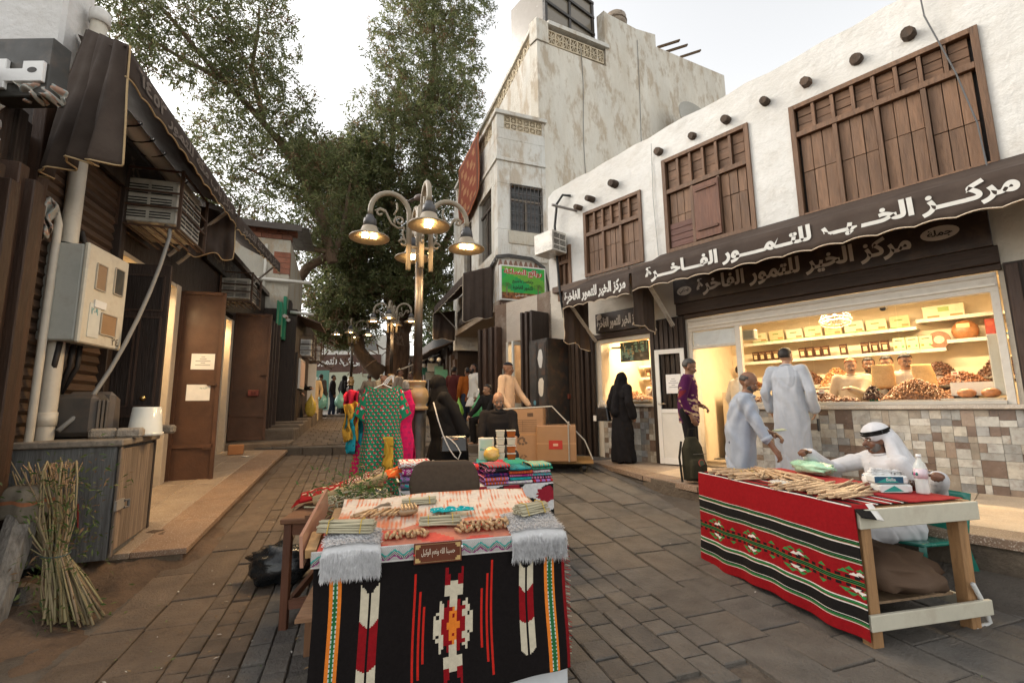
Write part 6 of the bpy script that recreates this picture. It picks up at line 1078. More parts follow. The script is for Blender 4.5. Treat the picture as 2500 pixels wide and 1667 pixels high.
m_ = MB(); [m_.bar(p, q, .002, .001, (.45, .3, .14)) for p, q in (((.008, -.0052, .008), (.227, -.0052, .008)), ((.008, -.0052, .09), (.227, -.0052, .09)), ((.008, -.0052, .008), (.008, -.0052, .09)), ((.227, -.0052, .008), (.227, -.0052, .09)))]
for x, sx in ((.008, 1), (.227, -1)):
    for z, s in ((.008, 1), (.09, -1)): m_.bar((x+sx*.009, -.0056, z), (x+sx*.009, -.0056, z+s*.02), .016, .001, (.5, .33, .13)); m_.bar((x, -.0058, z+s*.006), (x+sx*.024, -.0058, z+s*.006), .001, .01, (.5, .33, .13))
tag(m_.build('gold_border', 'plain', PQ), kind='stuff')
for i, (x, z, c, lb) in enumerate(((.236, .07, (.75, .74, .76), 'white'), (.002, .045, (.5, .02, .02), 'red'))): o = thing('push_pin', f'{lb} push pin at the edge of the brown plaque', 'pin', (.45+x, -.05, .688+z), 0, 'F'); m_ = MB(); m_.ball((0, -.004, 0), .006, c, 8, 6); m_.build('pin_head', 'gloss', o, True)
STK = (.44, .4, .28)
def bundle(label, at, L, n, rz, fr='F', rx=0, r0=.006, col=STK, fan=0.0):
    o = thing('stick_bundle', label, 'bundle', at, rz, fr); r = random.Random(len(label)); k = 0; rows = []; left = n; w = int(math.ceil(math.sqrt(n)*1.5)); z = 0
    while left > 0: c = min(w, left); rows.append(c); left -= c; w = max(2, w-1)
    for j, c in enumerate(rows):
        for i in range(c):
            y = (i-(c-1)/2)*r0*2.05; zz = r0+j*r0*1.75; m = MB(); b = r.uniform(-.004, .004); e = r.uniform(-.008, .008); m.tube([(-L/2+e, y*(1+fan), zz+b), (0, y, zz), (L/2+e, y*(1+fan*1.5), zz-b)], r0*r.uniform(.85, 1.05), jit(col, .75, 1.15, r), 7)
            m.xf(Matrix.Rotation(rx, 4, 'Y')); m.build('stick', 'plain', o, True)
    W2 = (rows[0]*r0*2.1)/2+.002; H = len(rows)*r0*1.75+r0
    for x in (-L*.3, L*.3): m = MB(); m.tube([(x, -W2, r0*.4), (x, -W2*.95, r0*1.6), (x, -W2*.5, H), (x, W2*.5, H), (x, W2*.95, r0*1.6), (x, W2, r0*.4), (x, 0, .001), (x, -W2, r0*.4)], .0028, (.5, .34, .06), 5); m.xf(Matrix.Rotation(rx, 4, 'Y')); m.build('rubber_band', 'plain', o)
    return o
bundle('large tied bundle of straight sticks on the left fur mat', (.12, .13, tz(.13)+.045), .27, 34, R(-12)); bundle('tied bundle of sticks slanting on the right fur mat', (1.12, .2, tz(.2)+.045), .2, 34, R(24)); bundle('tied bundle of sticks in the middle of the front table', (.6, .2, tz(.2)+.02), .22, 20, R(-3), fan=.3); bundle('tied bundle of sticks at the back edge of the front table', (.5, .52, tz(.52)+.03), .2, 18, R(2))
ROOT = (.46, .29, .15); rg = random.Random(19)
def root(at, L, rz, label, group, fr, r0=.0085, rx=0, par=None, col=ROOT):
    m = MB(); b = rg.uniform(-.012, .012); m.tube([(0, -L/2, 0), (b*.5, -L/6, .001), (b, L/6, .002), (b*.2, L/2, 0)], [r0*rg.uniform(.85, 1.1), r0, r0*1.05, r0*.8], jit(col, .8, 1.15, rg), 7)
    o = m.build('chewing_stick', 'food', None, True); place(o, at, rz, fr); o.rotation_euler = o.matrix_world.to_euler(); return tag(o, label, 'stick', group)
for i in range(17): x = .315+i*.0125; root((x, .085+rg.uniform(-.012, .012), tz(.08)+.022+.012*(i % 2)), rg.uniform(.06, .085), rg.uniform(-.35, .35), 'short stubby root stick in the row left of the brown plaque', 'root sticks left of the plaque', 'F')
for i in range(30): x = .685+i*.0095; root((x, .1+rg.uniform(-.02, .02)+.02*(i > 18), tz(.1)+.022+.013*(i % 3)), rg.uniform(.06, .09), rg.uniform(-.5, .5), 'short stubby root stick in the row right of the brown plaque', 'root sticks right of the plaque', 'F')
for i in range(13): root((.16+i*.016+.02*(i > 6), .36+rg.uniform(-.03, .03), tz(.36)+.04+.008*(i % 2)), rg.uniform(.1, .19), rg.uniform(-.75, -.15), 'long crooked root stick on the left of the coral cloth', 'crooked root sticks', 'F', .0075)
o = thing('wrapped_roots', 'small roots wrapped in clear film on the coral cloth', 'packet', (.43, .36, tz(.36)+.03), .2, 'F'); wb = wobble(81, 6, (30, 30, 30)); m_ = MB(); m_.ball((0, 0, .015), (.06, .035, .025), (.32, .22, .13), 12, 8); m_.v = [(x+.006*float(wb([x, y, z])), y, z+.005*float(wb([z, x, y]))) for x, y, z in m_.v]; m_.build('film', 'plasticbag', o, True)
for k in range(5): m_ = MB(); m_.tube([(-.04+.02*k, -.035, .035), (-.03+.018*k, .03, .045)], .007, ROOT, 6); m_.build('root', 'food', o)
o = thing('dried_twigs', 'small tied bunch of dried twigs on the left of the coral cloth', 'bunch', (.23, .44, tz(.44)+.03), .3, 'F')
for k in range(14): m_ = MB(); a = rg.uniform(-.4, .4); m_.tube([(0, 0, .01), (.05, .05*a, .02+.01*rg.random()), (.1, .13*a, .015+.02*rg.random())], .003, jit((.3, .22, .15), .7, 1.3), 5); m_.build('twig', 'plain', o)
TQ = thing('turquoise_scarf', 'crumpled turquoise scarf with white dots in the middle of the coral cloth', 'scarf', (.58, .36, tz(.36)+.022), 0, 'F'); wb = wobble(82, 7, (12, 12, 12)); m_ = MB(); m_.grid(34, 20, lambda a, b: (-.02+.24*a+.02*float(wb([a*.6, b*.6, 0])), (b-.5)*.11*(1-.5*a)-.02*a+.015*float(wb([a, b, 2])), .012+.022*abs(float(wb([a*1.2, b, 5])))), lambda a, b: (.6, .66, .66) if (math.sin(a*70)*math.sin(b*45)) > .8 else (.01, .34, .37)); m_.build('weave', 'cloth', TQ, True, solid=.003)
# office chair behind the front table
CHR = thing('office_chair', 'dark brown office chair with a rounded back between the two tables', 'chair', (-.49, 3.36, g(3.4)), R(4)); m_ = MB()
for j in range(1): m_.grid(20, 12, lambda a, b: ((a-.5)*.46*(.9+.16*math.sin(b*3.14)) , -.03*math.cos((a-.5)*2.6)-.03*b, .74+.32*b-.05*max(0, abs(a-.5)*2-.72)**1.5*4*(b-.5)*2), (.085, .062, .045))
m_.build('backrest', 'cloth', CHR, True, solid=.05); m_ = MB(); m_.grid(12, 12, lambda a, b: ((a-.5)*.48, .02+.44*b, .47+.02*math.sin(a*3.14)*math.sin(b*3.14)), (.07, .05, .038)); m_.build('seat', 'cloth', CHR, True, solid=.06)
m_ = MB(); m_.bar((0, .02, .45), (0, -.0, .8), .07, .02, (.03, .03, .03)); m_.build('back_post', 'plain', CHR); m_ = MB(); m_.tube([(0, .24, .1), (0, .24, .45)], .03, (.03, .03, .03), 10); m_.build('gas_lift', 'plain', CHR)
for k in range(5): w = k*1.2566; m_ = MB(); m_.bar((0, .24, .12), (.28*math.cos(w), .24+.28*math.sin(w), .07), .04, .03, (.03, .03, .03)); m_.tube([(.28*math.cos(w)-.02, .24+.28*math.sin(w), .03), (.28*math.cos(w)+.02, .24+.28*math.sin(w), .03)], .03, (.02, .02, .02), 10); m_.build('castor_leg', 'plain', CHR)
# brown side table, tree-leaf bundle, carpet, rubbish bag
ST = thing('brown_side_table', 'worn brown wooden side table to the left of the front table', 'table', (-1.55, 3.2, g(3.2)), R(8)); m_ = MB(); m_.box(-.02, .62, -.02, .9, .675, .71, (.15, .065, .03)); m_.build('top', 'woodx', ST, bev=.006)
for x, y in ((0, 0), (.55, 0), (0, .84), (.55, .84)): m_ = MB(); m_.box(x, x+.05, y, y+.05, 0, .673, (.12, .045, .022)); m_.build('leg', 'wood', ST, bev=.004)
m_ = MB(); m_.box(.052, .548, .01, .04, .6, .672, (.13, .05, .024)); m_.box(.01, .04, .052, .838, .6, .672, (.13, .05, .024)); m_.build('apron', 'woodx', ST); m_ = MB(); m_.bar((.03, .03, .14), (.03, .86, .14), .03, .05, (.12, .045, .022)); m_.bar((.052, .025, .16), (.56, .025, .2), .03, .06, (.14, .055, .03)); m_.build('stretcher', 'woodx', ST)
LBD = thing('leaning_board', 'pale plywood board propped under the front table', 'board', (-1.12, 2.72, g(2.7)), R(14)); m_ = MB(); m_.hull8([(-.1, 0, .28), (.1, 0, .28), (.14, .5, .34), (-.06, .5, .34), (-.1, 0, .3), (.1, 0, .3), (.14, .5, .36), (-.06, .5, .36)], (.36, .2, .11)); m_.build('ply', 'woodx', LBD); m_ = MB(); m_.box(-.08, .08, .2, .26, 0, .282, (.2, .1, .05)); m_.build('prop', 'wood', LBD)
o = thing('herb_pile', 'pile of green leafy cuttings and pale stems behind the front table', 'plants', (-1.05, 3.22, .78)); rg = random.Random(44)
for k in range(60): m_ = MB(); p = Vector((rg.uniform(-.22, .2), rg.uniform(-.1, .18), rg.uniform(.0, .07))); d = Vector((rg.uniform(-1, 1), rg.uniform(-.6, .6), rg.uniform(-.2, .45))).normalized()*rg.uniform(.1, .28); m_.tube([p-d*.5, p+Vector((0, 0, .02)), p+d*.5+Vector((0, 0, -.01))], rg.uniform(.003, .006), jit((.42, .38, .26), .7, 1.2, rg), 5); m_.build('stem', 'plain', o, True)
leaves([((0, .02, .06), (.2, .14, .06), 1, 1)], 900, o, 91, (.03, .055), [(.1, .17, .05), (.07, .13, .04)], 'leaf_litter')
m_ = MB(); m_.box(-.3, .3, -.16, .25, -.04, -.015, (.15, .065, .03)); m_.box(-.02, .02, -.02, .02, -.75, -.04, (.12, .05, .03)); m_.build('stand', 'wood', o)
def red_rug(u, v):
    if min(v, 1-v) < .12: return (.3, .01, .012)
    if .55 < u < .8: return (.45, .38, .28) if (int(u*60)+int(v*14)) % 2 else (.22, .02, .02)
    if .82 < u: return (.3, .24, .16) if math.sin(u*90)*math.sin(v*30) > 0 else (.1, .05, .04)
    return (.28, .012, .014) if math.sin(u*40)*math.sin(v*24) < .5 else (.5, .42, .3)
RG = thing('prayer_rug', 'rolled red prayer rug with a cream pattern lying over the side table', 'rug', (-1.62, 3.6, .74), R(18)); wb = wobble(84, 5, (4, 4, 4)); m_ = MB(); m_.grid(60, 20, lambda a, b: (a*.6, (b-.5)*.26+.03*float(wb([a, b, 0])), .02+.16*a**1.2+.05*math.sin(b*3.1)+.015*float(wb([a*2, b*2, 1]))), red_rug); m_.build('pile', 'cloth', RG, True, solid=.012)
m_ = MB(); m_.tube([(.1, -.15, .03), (.35, -.16, .1), (.62, -.15, .18)], .035, (.42, .3, .16), 10); m_.build('rolled_edge', 'cloth', RG, True); m_ = MB(); [m_.bar((-.0, -.14+.011*k, .02), (-.05, -.145+.0115*k, -.01), .005, .004, (.3, .01, .012)) for k in range(26)]; tag(m_.build('fringe', 'cloth', RG), kind='stuff'); m_ = MB(); m_.box(.3, .6, -.1, .1, -.6, .1, (.2, .1, .05)); m_.build('carton_under', 'plain', RG)
def bag_blob(nm, label, cat, at, rad, col, seed, mt='plasticbag', rz=0, amp=.3, par=None, n=26, fr='W', neck=0, lo=-.2):
    o = thing(nm, label, cat, at, rz, fr); wb = wobble(seed, 9, (4, 4, 4)); m = MB(); m.ball((0, 0, 0), 1, col, n, n//2+4); V = np.array(m.v); f = 1+amp*wb(V*1.6)+amp*.4*wb(V*4+3)
    V = V*f[:, None]; V[:, 2] = np.maximum(V[:, 2], lo-.75); 
    if neck: k = np.clip(V[:, 2]-.35, 0, 1); V[:, 0] *= 1-.85*np.clip(k*1.6, 0, 1); V[:, 1] *= 1-.85*np.clip(k*1.6, 0, 1); V[:, 2] += k*neck
    V = V*np.array(rad); V[:, 2] -= V[:, 2].min(); m.v = [tuple(p) for p in V]; m.build('bag_skin', mt, o, True); return o
bag_blob('rubbish_bag', 'crumpled black plastic bag with blue print on the cobbles under the side table', 'bag', (-1.95, 4.0, g(4)+.01), (.26, .17, .15), (.012, .014, .016), 5, amp=.35); bag_blob('rubbish_bag', 'small heap of brown and red printed cloth on the cobbles under the side table', 'bag', (-1.6, 4.15, g(4.1)+.01), (.17, .14, .13), (.16, .05, .035), 6, 'cloth', amp=.35)
bag_blob('dark_camo_bag', 'dark olive bag lying behind the leafy cuttings', 'bag', (-1.02, 3.5, .66), (.13, .12, .1), (.035, .03, .02), 7, amp=.3); 

# ================================================================ FABRIC TABLE behind the chair (frame G)
FR['G'] = Matrix.Translation((-.95, 3.98, g(4)))@Matrix.Rotation(R(16), 4, 'Z'); GW, GD, GZ = 1.34, .95, .72
GT = thing('fabric_table', 'folding table loaded with folded cloth behind the office chair', 'table', fr='G'); m_ = MB(); m_.box(0, GW, 0, GD, GZ-.03, GZ, (.4, .3, .2)); m_.build('top', 'woodx', GT)
for x in (.05, GW-.08):
    for y in (.05, GD-.08): m_ = MB(); m_.box(x, x+.03, y, y+.03, 0, GZ-.032, (.2, .19, .18)); m_.build('leg', 'metal', GT)
wbc = wobble(91, 8, (5, 5, 5)); wbr = wobble(92, 6, (3, 3, 3))
def cow(u, v):
    for cx, cy in ((.33, .12), (.5, .1), (.72, .12), (.1, .5), (.95, .2), (.2, .95)):
        if ((u-cx)*1.9)**2+((v-cy)*.9)**2 < .016*(1+.25*math.sin(8*math.atan2(v-cy, u-cx))): return (.3, .02, .035)
    if v > .8: return (.02, .02, .02) if math.sin(u*170+3*v*20) > .3 else (.62, .6, .58)
    return (.012, .012, .012) if float(wbc([u*5.2, v*2.6, 0])) > .17 else (.66, .65, .64)
CWC = thing('rose_cloth', 'white cloth with black spots and red roses hanging on the fabric table', 'cloth', fr='G'); m_ = MB(); wb = wobble(93, 5, (4, 4, 4)); m_.grid(170, 60, lambda a, b: (-.02+a*(GW+.04), -.02-.02*b-.018*float(wb([a*3, b*.7, 0]))*b, GZ+.005-b*.5+.012*math.sin(a*25)*b), cow); m_.build('weave', 'cloth', CWC, True, solid=.003)
m_ = MB(); m_.grid(60, 40, lambda a, b: (GW+.02+.01*float(wb([a, b, 5])), -.02+a*(GD), GZ+.005-b*.5), cow); m_.build('side_fall', 'cloth', CWC, True, solid=.003)
m_ = MB(); m_.box(-.02, GW+.02, -.02, GD, GZ+.001, GZ+.006, (.5, .48, .46)); m_.build('top_cover', 'cloth', CWC)
PALC = {'turquoise': (.02, .36, .36), 'orange': (.6, .12, .03), 'magenta': (.42, .03, .2), 'navy': (.02, .025, .1), 'black': (.015, .014, .018), 'red': (.45, .025, .03), 'lilac': (.4, .2, .5), 'white': (.62, .6, .56), 'green': (.03, .24, .14), 'mustard': (.5, .3, .06), 'pink': (.6, .2, .32), 'teal': (.02, .2, .22)}
def folded(x, y, z, w, d, h, c1, c2, label, seed, rz=0, tilt=0):
    wb = wobble(seed, 5, (9, 9, 9)); r = random.Random(seed); kx, ky = r.uniform(60, 120), r.uniform(60, 120); st = r.random() < .4
    def cf(a, b): return c2 if (math.sin(a*kx)*(1 if st else math.sin(b*ky+2*math.sin(a*9))) > .35) else c1
    def fn(a, b):   # closed ring in section: front edge folded round
        t = b*6.283; yy = math.copysign(abs(math.cos(t))**.35, math.cos(t)); zz = math.copysign(abs(math.sin(t))**.8, math.sin(t)); return ((a-.5)*w+.006*float(wb([b*.6, a*.5, 1])), -d/2*yy+.006*float(wb([a, b*.5, 0])), h/2+h/2*zz*(1+.12*float(wb([a*.8, b*.4, 3])))+tilt*(a-.5))
    m = MB(); m.grid(22, 26, fn, cf); o = m.build('folded_cloth', 'cloth', None, True); place(o, (x, y, z), rz, 'G'); return tag(o, label, 'cloth', 'folded cloths on the fabric table')
names = list(PALC); rg = random.Random(66)
STK_ = [(.12, .13, .26, .3, ['turquoise', 'lilac', 'magenta', 'white'], .065, 'leftmost front stack'), (.2, .5, .3, .3, ['orange', 'mustard', 'white'], .05, 'left rear stack'), (.57, .58, .34, .26, ['lilac', 'pink'], .06, 'middle rear stack'), (.83, .14, .22, .3, ['orange', 'orange', 'navy', 'black', 'red'], .036, 'front stack beside the chair'), (1.05, .12, .22, .28, ['white', 'turquoise', 'magenta', 'orange', 'teal'], .03, 'last front stack but one'), (1.25, .14, .2, .28, ['lilac', 'pink', 'turquoise', 'white', 'green', 'turquoise'], .028, 'rightmost front stack'), (.85, .5, .28, .3, ['green', 'turquoise', 'red'], .04, 'rear stack behind the chair'), (1.13, .5, .26, .3, ['black', 'turquoise', 'white', 'green'], .036, 'right rear stack'), (.62, .82, .4, .2, ['turquoise', 'navy'], .05, 'furthest middle stack'), (1.1, .8, .4, .2, ['red', 'pink'], .05, 'furthest right stack')]
for (x, y, w, d, cols, h, where) in STK_:
    z = GZ+.008; cnt = {}
    for i, c in enumerate(cols):
        c2 = PALC[rg.choice([k for k in names if k != c])]; pos = 'bottom' if i == 0 else ('top' if i == len(cols)-1 else ('second', 'third', 'fourth', 'fifth', 'sixth')[i-1])+(' from the bottom'); h_ = h*rg.uniform(.85, 1.2)
        folded(x+rg.uniform(-.01, .01), y+rg.uniform(-.015, .015), z, w*rg.uniform(.94, 1.05), d, h_, PALC[c], c2, f'folded {c} patterned cloth, {pos} in the {where}', rg.randrange(9999), rg.uniform(-.08, .08)); z += h_*.93
for i, (x, y, c, lb) in enumerate(((.0, .35, (.55, .1, .02), 'loose orange cloth slumping at the left end of the fabric table'), (.5, .4, (.05, .1, .3), 'loose blue and pink cloth thrown on the middle of the fabric table'), (.92, .32, (.5, .03, .04), 'loose red cloth bulging between the stacks'))):
    wb = wobble(300+i, 7, (6, 6, 6)); m_ = MB(); c2 = [(.6, .3, .1), (.5, .2, .35), (.1, .1, .12)][i]; m_.grid(26, 20, lambda a, b: ((a-.5)*.3, (b-.5)*.3, .02+.11*math.sin(a*3.14)*math.sin(b*3.14)+.04*float(wb([a, b, 0]))), lambda a, b: c2 if float(wb([a*3, b*3, 2])) > .25 else c); o = m_.build('loose_cloth', 'cloth', None, True, solid=.006); place(o, (x, y, GZ+.06), .3*i, 'G'); tag(o, lb, 'cloth')
# ================================================================ RED TABLE (frame T: x from the far end to the near end, y away from the street side)
FR['T'] = Matrix.Translation((1.75, 4.37, 0))@Matrix.Rotation(math.atan2(-1.48, .33), 4, 'Z'); RL, RW, RZ = 1.516, .93, .8
RT_ = thing('stick_seller_table', 'white painted timber stall table under the red striped cloth', 'table', fr='T'); PWD = (.55, .52, .42); RW_ = (.36, .2, .09)
m_ = MB(); m_.box(0, RL-.01, .01, RW, RZ-.03, RZ, RW_); m_.build('top', 'woodx', RT_)
for x, y in ((.06, .02), (RL-.08, .03), (RL-.1, RW-.1), (.06, RW-.1)): m_ = MB(); m_.box(x, x+.075, y, y+.075, .045-.04*(x > 1), RZ-.032, RW_); m_.build('leg', 'wood', RT_, bev=.004)
for z0, z1, x1 in ((RZ-.115, RZ-.002, RL+.022), (.11, .2, RL+.022)): m_ = MB(); m_.box(RL-.003, x1, .0, RW+.02, z0, z1, PWD); m_.build('end_rail', 'paint', RT_, bev=.004)
m_ = MB(); m_.box(0, RL-.02, RW-.06, RW-.03, .12, .19, PWD); m_.build('long_rail', 'paint', RT_); m_ = MB(); m_.box(.08, RL-.1, .1, RW-.12, .2, .215, (.3, .2, .12)); m_.build('lower_shelf', 'woodx', RT_)
RDC, BK_, GN, WT = (.25, .006, .01), (.011, .01, .01), (.03, .22, .06), (.68, .66, .62)
def band(v): # thin stripe set, v in 0..1 of the set
    return WT if v < .15 or v > .85 else (BK_ if v < .32 or .45 < v < .6 else (GN if v < .45 or v < .75 else RDC))
def sadu(u, v):
    for a, b in ((.255, .305), (.395, .44), (.725, .77), (.86, .905)):
        if a < v < b: return band((v-a)/(b-a))
    if .305 <= v <= .395 or .77 <= v <= .86: return BK_
    if .57 < v < .605: return GN if int((v-.57)/.035*5) % 2 == 0 else BK_
    if .44 < v < .725:
        for s in (-1, 1):
            w = (v-.5875)*s
            if .02 < w < .045 and ((u*26) % 1) < .55+.0*(w*10): return BK_
            for k in range(4):
                cu = .135+.275*k; 
                for (du, dw, c) in ((-.04, .075, GN), (0, .062, WT), (.025, .075, WT), (.055, .062, GN), (-.015, .1, GN), (.03, .1, GN), (.02, .048, BK_)):
                    x, y = u-cu-du, w-dw
                    if 0 <= y+.014 <= .028 and abs(x) < .023*(1-(y+.014)/.028): return c
                x, y = u-cu-.14, w-.07
                if 0 <= y+.014 <= .028 and abs(x) < .02*(1-(y+.014)/.028): return GN
        if abs(v-.5875) > .1 and (math.sin(v*260) > .6): return (.24, .012, .014)
    return RDC
SC = thing('red_striped_cloth', 'red and black striped woven cloth hanging on the stick seller table', 'cloth', fr='T'); wb = wobble(95, 6, (4, 4, 4))
m_ = MB(); m_.grid(300, 210, lambda a, b: (-.02+a*(RL+.03)+.01*b*a, -.02-.036*b*float(wb([a*3, b*.6, 0]))-.014*b-.013*math.sin(a*30+1.5*b)*b, RZ+.01-b*(.765-.02*a+.012*math.sin(a*9))), sadu); m_.build('weave', 'cloth', SC, True, solid=.005)
m_ = MB(); m_.grid(80, 50, lambda a, b: (-.02+a*(RL-.0), -.02+b*(RW-.02), RZ+.012+.004*float(wb([a*4, b*4, 6]))), lambda a, b: (.35, .03, .03) if b > .55 else (RDC if (b*9) % 1 > .45 else ((BK_ if (b*9) % 1 > .15 else WT)))); m_.build('top_cover', 'cloth', SC, True, solid=.004)
m_ = MB(); m_.grid(12, 12, lambda a, b: (RL-.02+.09*a, -.01+.16*b-.03*a, RZ+.02-.05*a-.03*a*b), lambda a, b: (BK_ if a > .3 else RDC) if b < .7 else WT); m_.build('loose_corner', 'cloth', SC, True, solid=.006)
rg = random.Random(23); ST_ = (.5, .34, .2)
for i in range(210):
    if i >= 150: x, y, L, a = (rg.uniform(.1, .6), rg.uniform(.18, .4), rg.uniform(.18, .3), rg.uniform(.2, 1.3)) if i < 182 else (rg.uniform(.8, 1.3), rg.uniform(.1, .35), rg.uniform(.2, .4), rg.uniform(-.1, .5))
    elif i < 46: x, y, L, a = rg.uniform(.08, .55), rg.uniform(.04, .2), rg.uniform(.14, .22), rg.uniform(-.25, .25)
    elif i < 88: x, y, L, a = rg.uniform(.15, .75), rg.uniform(.26, .55), rg.uniform(.26, .4), 1.35+rg.uniform(-.16, .16)
    elif i < 122: x, y, L, a = rg.uniform(.85, 1.38), rg.uniform(.05, .2), rg.uniform(.16, .26), rg.uniform(-.2, .3)
    else: x, y, L, a = rg.uniform(1.0, 1.3), rg.uniform(.2, .52), rg.uniform(.34, .55), .35+rg.uniform(-.12, .2)
    gl = ('loose pale stick in the short rows along the street edge of the far half', 'loose pale stick in the long fan across the far half of the table', 'loose pale stick in the short rows along the street edge of the near half', 'loose pale stick in the long fan towards the near corner')[(i >= 46)+(i >= 88)+(i >= 122) if i < 150 else (1 if i < 182 else 3)]
    root((x, y, RZ+.026+.012*(i % 3)), L, a, gl, 'loose sticks '+gl[15:40], 'T', .0075, col=ST_)
bundle('dark tied bundle of thin twigs at the far end of the red table', (.16, .3, RZ+.02), .2, 18, R(60), 'T', 0, .006, (.3, .22, .14)); bundle('short tied bundle beside the fan of sticks on the red table', (.3, .24, RZ+.02), .16, 12, R(70), 'T', 0, .006, (.42, .3, .17))
o = thing('wrapped_sticks', 'short sticks in clear film at the middle of the red table', 'packet', (.83, .1, RZ+.03), .1, 'T'); wb = wobble(97, 6, (30, 30, 30)); m_ = MB(); m_.ball((0, 0, .012), (.1, .05, .022), (.75, .75, .72), 14, 8); m_.v = [(x+.006*float(wb([x, y, z])), y+.005*float(wb([y, z, x])), z+.005*float(wb([z, x, y]))) for x, y, z in m_.v]; m_.build('film', 'film', o, True)
for k in range(6): m_ = MB(); m_.tube([(-.08, -.03+.012*k, .012), (.06, -.028+.012*k, .014)], .006, jit(ST_, .7, 1.1), 6); m_.build('stick', 'food', o)
bag_blob('green_plastic_bag', 'thin crumpled pale green plastic bag on the red table', 'bag', (.42, .82, RZ+.02), (.2, .09, .06), (.35, .6, .42), 12, 'plasticbag', R(0), .4, fr='T')
o = thing('teapot', 'small white teapot with blue dots beside the tissue packs', 'teapot', (1.02, .74, RZ+.02), R(160), 'T'); m_ = MB(); m_.lathe([(.035, 0), (.06, .02), (.066, .05), (.055, .085), (.03, .1)], (0, 0, 0), (.75, .74, .72), 18); m_.build('pot', 'gloss', o, True); m_ = MB(); m_.tube([(-.055, 0, .04), (-.085, 0, .06), (-.1, 0, .095)], [.016, .011, .008], (.75, .74, .72), 8); m_.build('spout', 'gloss', o, True); m_ = MB(); m_.lathe([(.034, .1), (.02, .115), (.008, .118), (.011, .132), (.004, .138)], (0, 0, 0), (.75, .74, .72), 14); m_.build('lid', 'gloss', o, True); m_ = MB(); m_.tube([(.055, 0, .08), (.09, 0, .08), (.095, 0, .045), (.06, 0, .03)], .007, (.75, .74, .72), 7); m_.build('handle', 'gloss', o, True)
m_ = MB(); [m_.ball((.058*math.cos(k*.5), .058*math.sin(k*.5), .078), .005, (.05, .2, .35), 6, 4) for k in range(12)]; tag(m_.build('dot', 'gloss', o), kind='stuff')
def tissue(label, x, y, z, rz, c1):
    o = thing('tissue_pack', label, 'tissue pack', (x, y, z), rz, 'T'); m = MB(); m.box(-.11, .11, -.055, .055, 0, .055, (.62, .64, .63)); m.build('pack', 'plastic' if 0 else 'gloss', o, bev=.012); m = MB(); m.box(-.112, .07, -.0565, -.056, .006, .05, c1); m.build('printed_band', 'plain', o)
    m = MB(); m.prism([(-.1, .01), (-.02, .05), (.04, .012)], 0, .001, lambda a, b, d: (a, -.0575-d, b), (.02, .28, .24)); m.build('printed_leaf', 'plain', o); return o
tissue('lower tissue pack in white and teal on the red table', 1.22, .66, RZ+.018, R(75), (.62, .66, .64)); t_ = tissue('upper dark blue and teal tissue pack with a tissue sticking out', 1.2, .655, RZ+.076, R(70), (.01, .07, .13)); letters('Bella', .06, .022, lambda a, b, d: (-.04+a, -.0595-d*.3, .02+b), (.6, .62, .62), t_, ar=False, bold=.01)
m_ = MB(); wb = wobble(98, 5, (20, 20, 20)); m_.grid(14, 8, lambda a, b: (-.1+.2*a, .02*float(wb([a, b, 0])), .055+.05*b*(1-.5*a)+.012*float(wb([a*1.5, b, 2]))), (.72, .72, .72)); m_.build('tissue', 'cloth', t_, True, solid=.002)
o = thing('water_bottle', 'clear water bottle with pink and green label on the red table', 'bottle', (1.33, .79, RZ+.02), 0, 'T'); m_ = MB(); m_.lathe([(.036, 0), (.038, .01), (.037, .06), (.038, .12), (.038, .17), (.03, .2), (.014, .225), (.014, .24)], (0, 0, 0), (.8, .84, .84), 18); m_.build('bottle_body', 'film', o, True); m_ = MB(); m_.lathe([(.0392, .1), (.0392, .165)], (0, 0, 0), (.6, .5, .55), 18); m_.build('label', 'gloss', o, True); m_ = MB(); m_.lathe([(.016, .24), (.016, .262)], (0, 0, 0), (.72, .74, .74), 12); m_.build('cap', 'gloss', o, True); m_ = MB(); [m_.ball((.039*math.cos(a), .039*math.sin(a), .13), (.008, .008, .012), (.02, .15, .12) if k % 2 else (.5, .1, .25), 6, 4) for k, a in enumerate((3.6, 4.0, 4.4, 4.8))]; tag(m_.build('label_print', 'plain', o), kind='stuff')
o = thing('tea_glass', 'small glass of dark coffee beside the water bottle', 'glass', (1.24, .84, RZ+.02), 0, 'T'); m_ = MB(); m_.lathe([(.018, 0), (.026, .07)], (0, 0, 0), (.05, .02, .01), 12); m_.build('glass_body', 'gloss', o, True)
m_ = MB(); m_.tube([(1.08, .62, RZ+.03), (1.2, .58, RZ+.035), (1.3, .8, RZ+.03)], .008, ST_, 6)
bag_blob('brown_cloth_bag', 'big brown nylon sack stuffed on the lower shelf of the red table', 'sack', (1.08, .48, .22), (.5, .34, .13), (.1, .062, .04), 14, 'canvas', R(0), .34, fr='T')
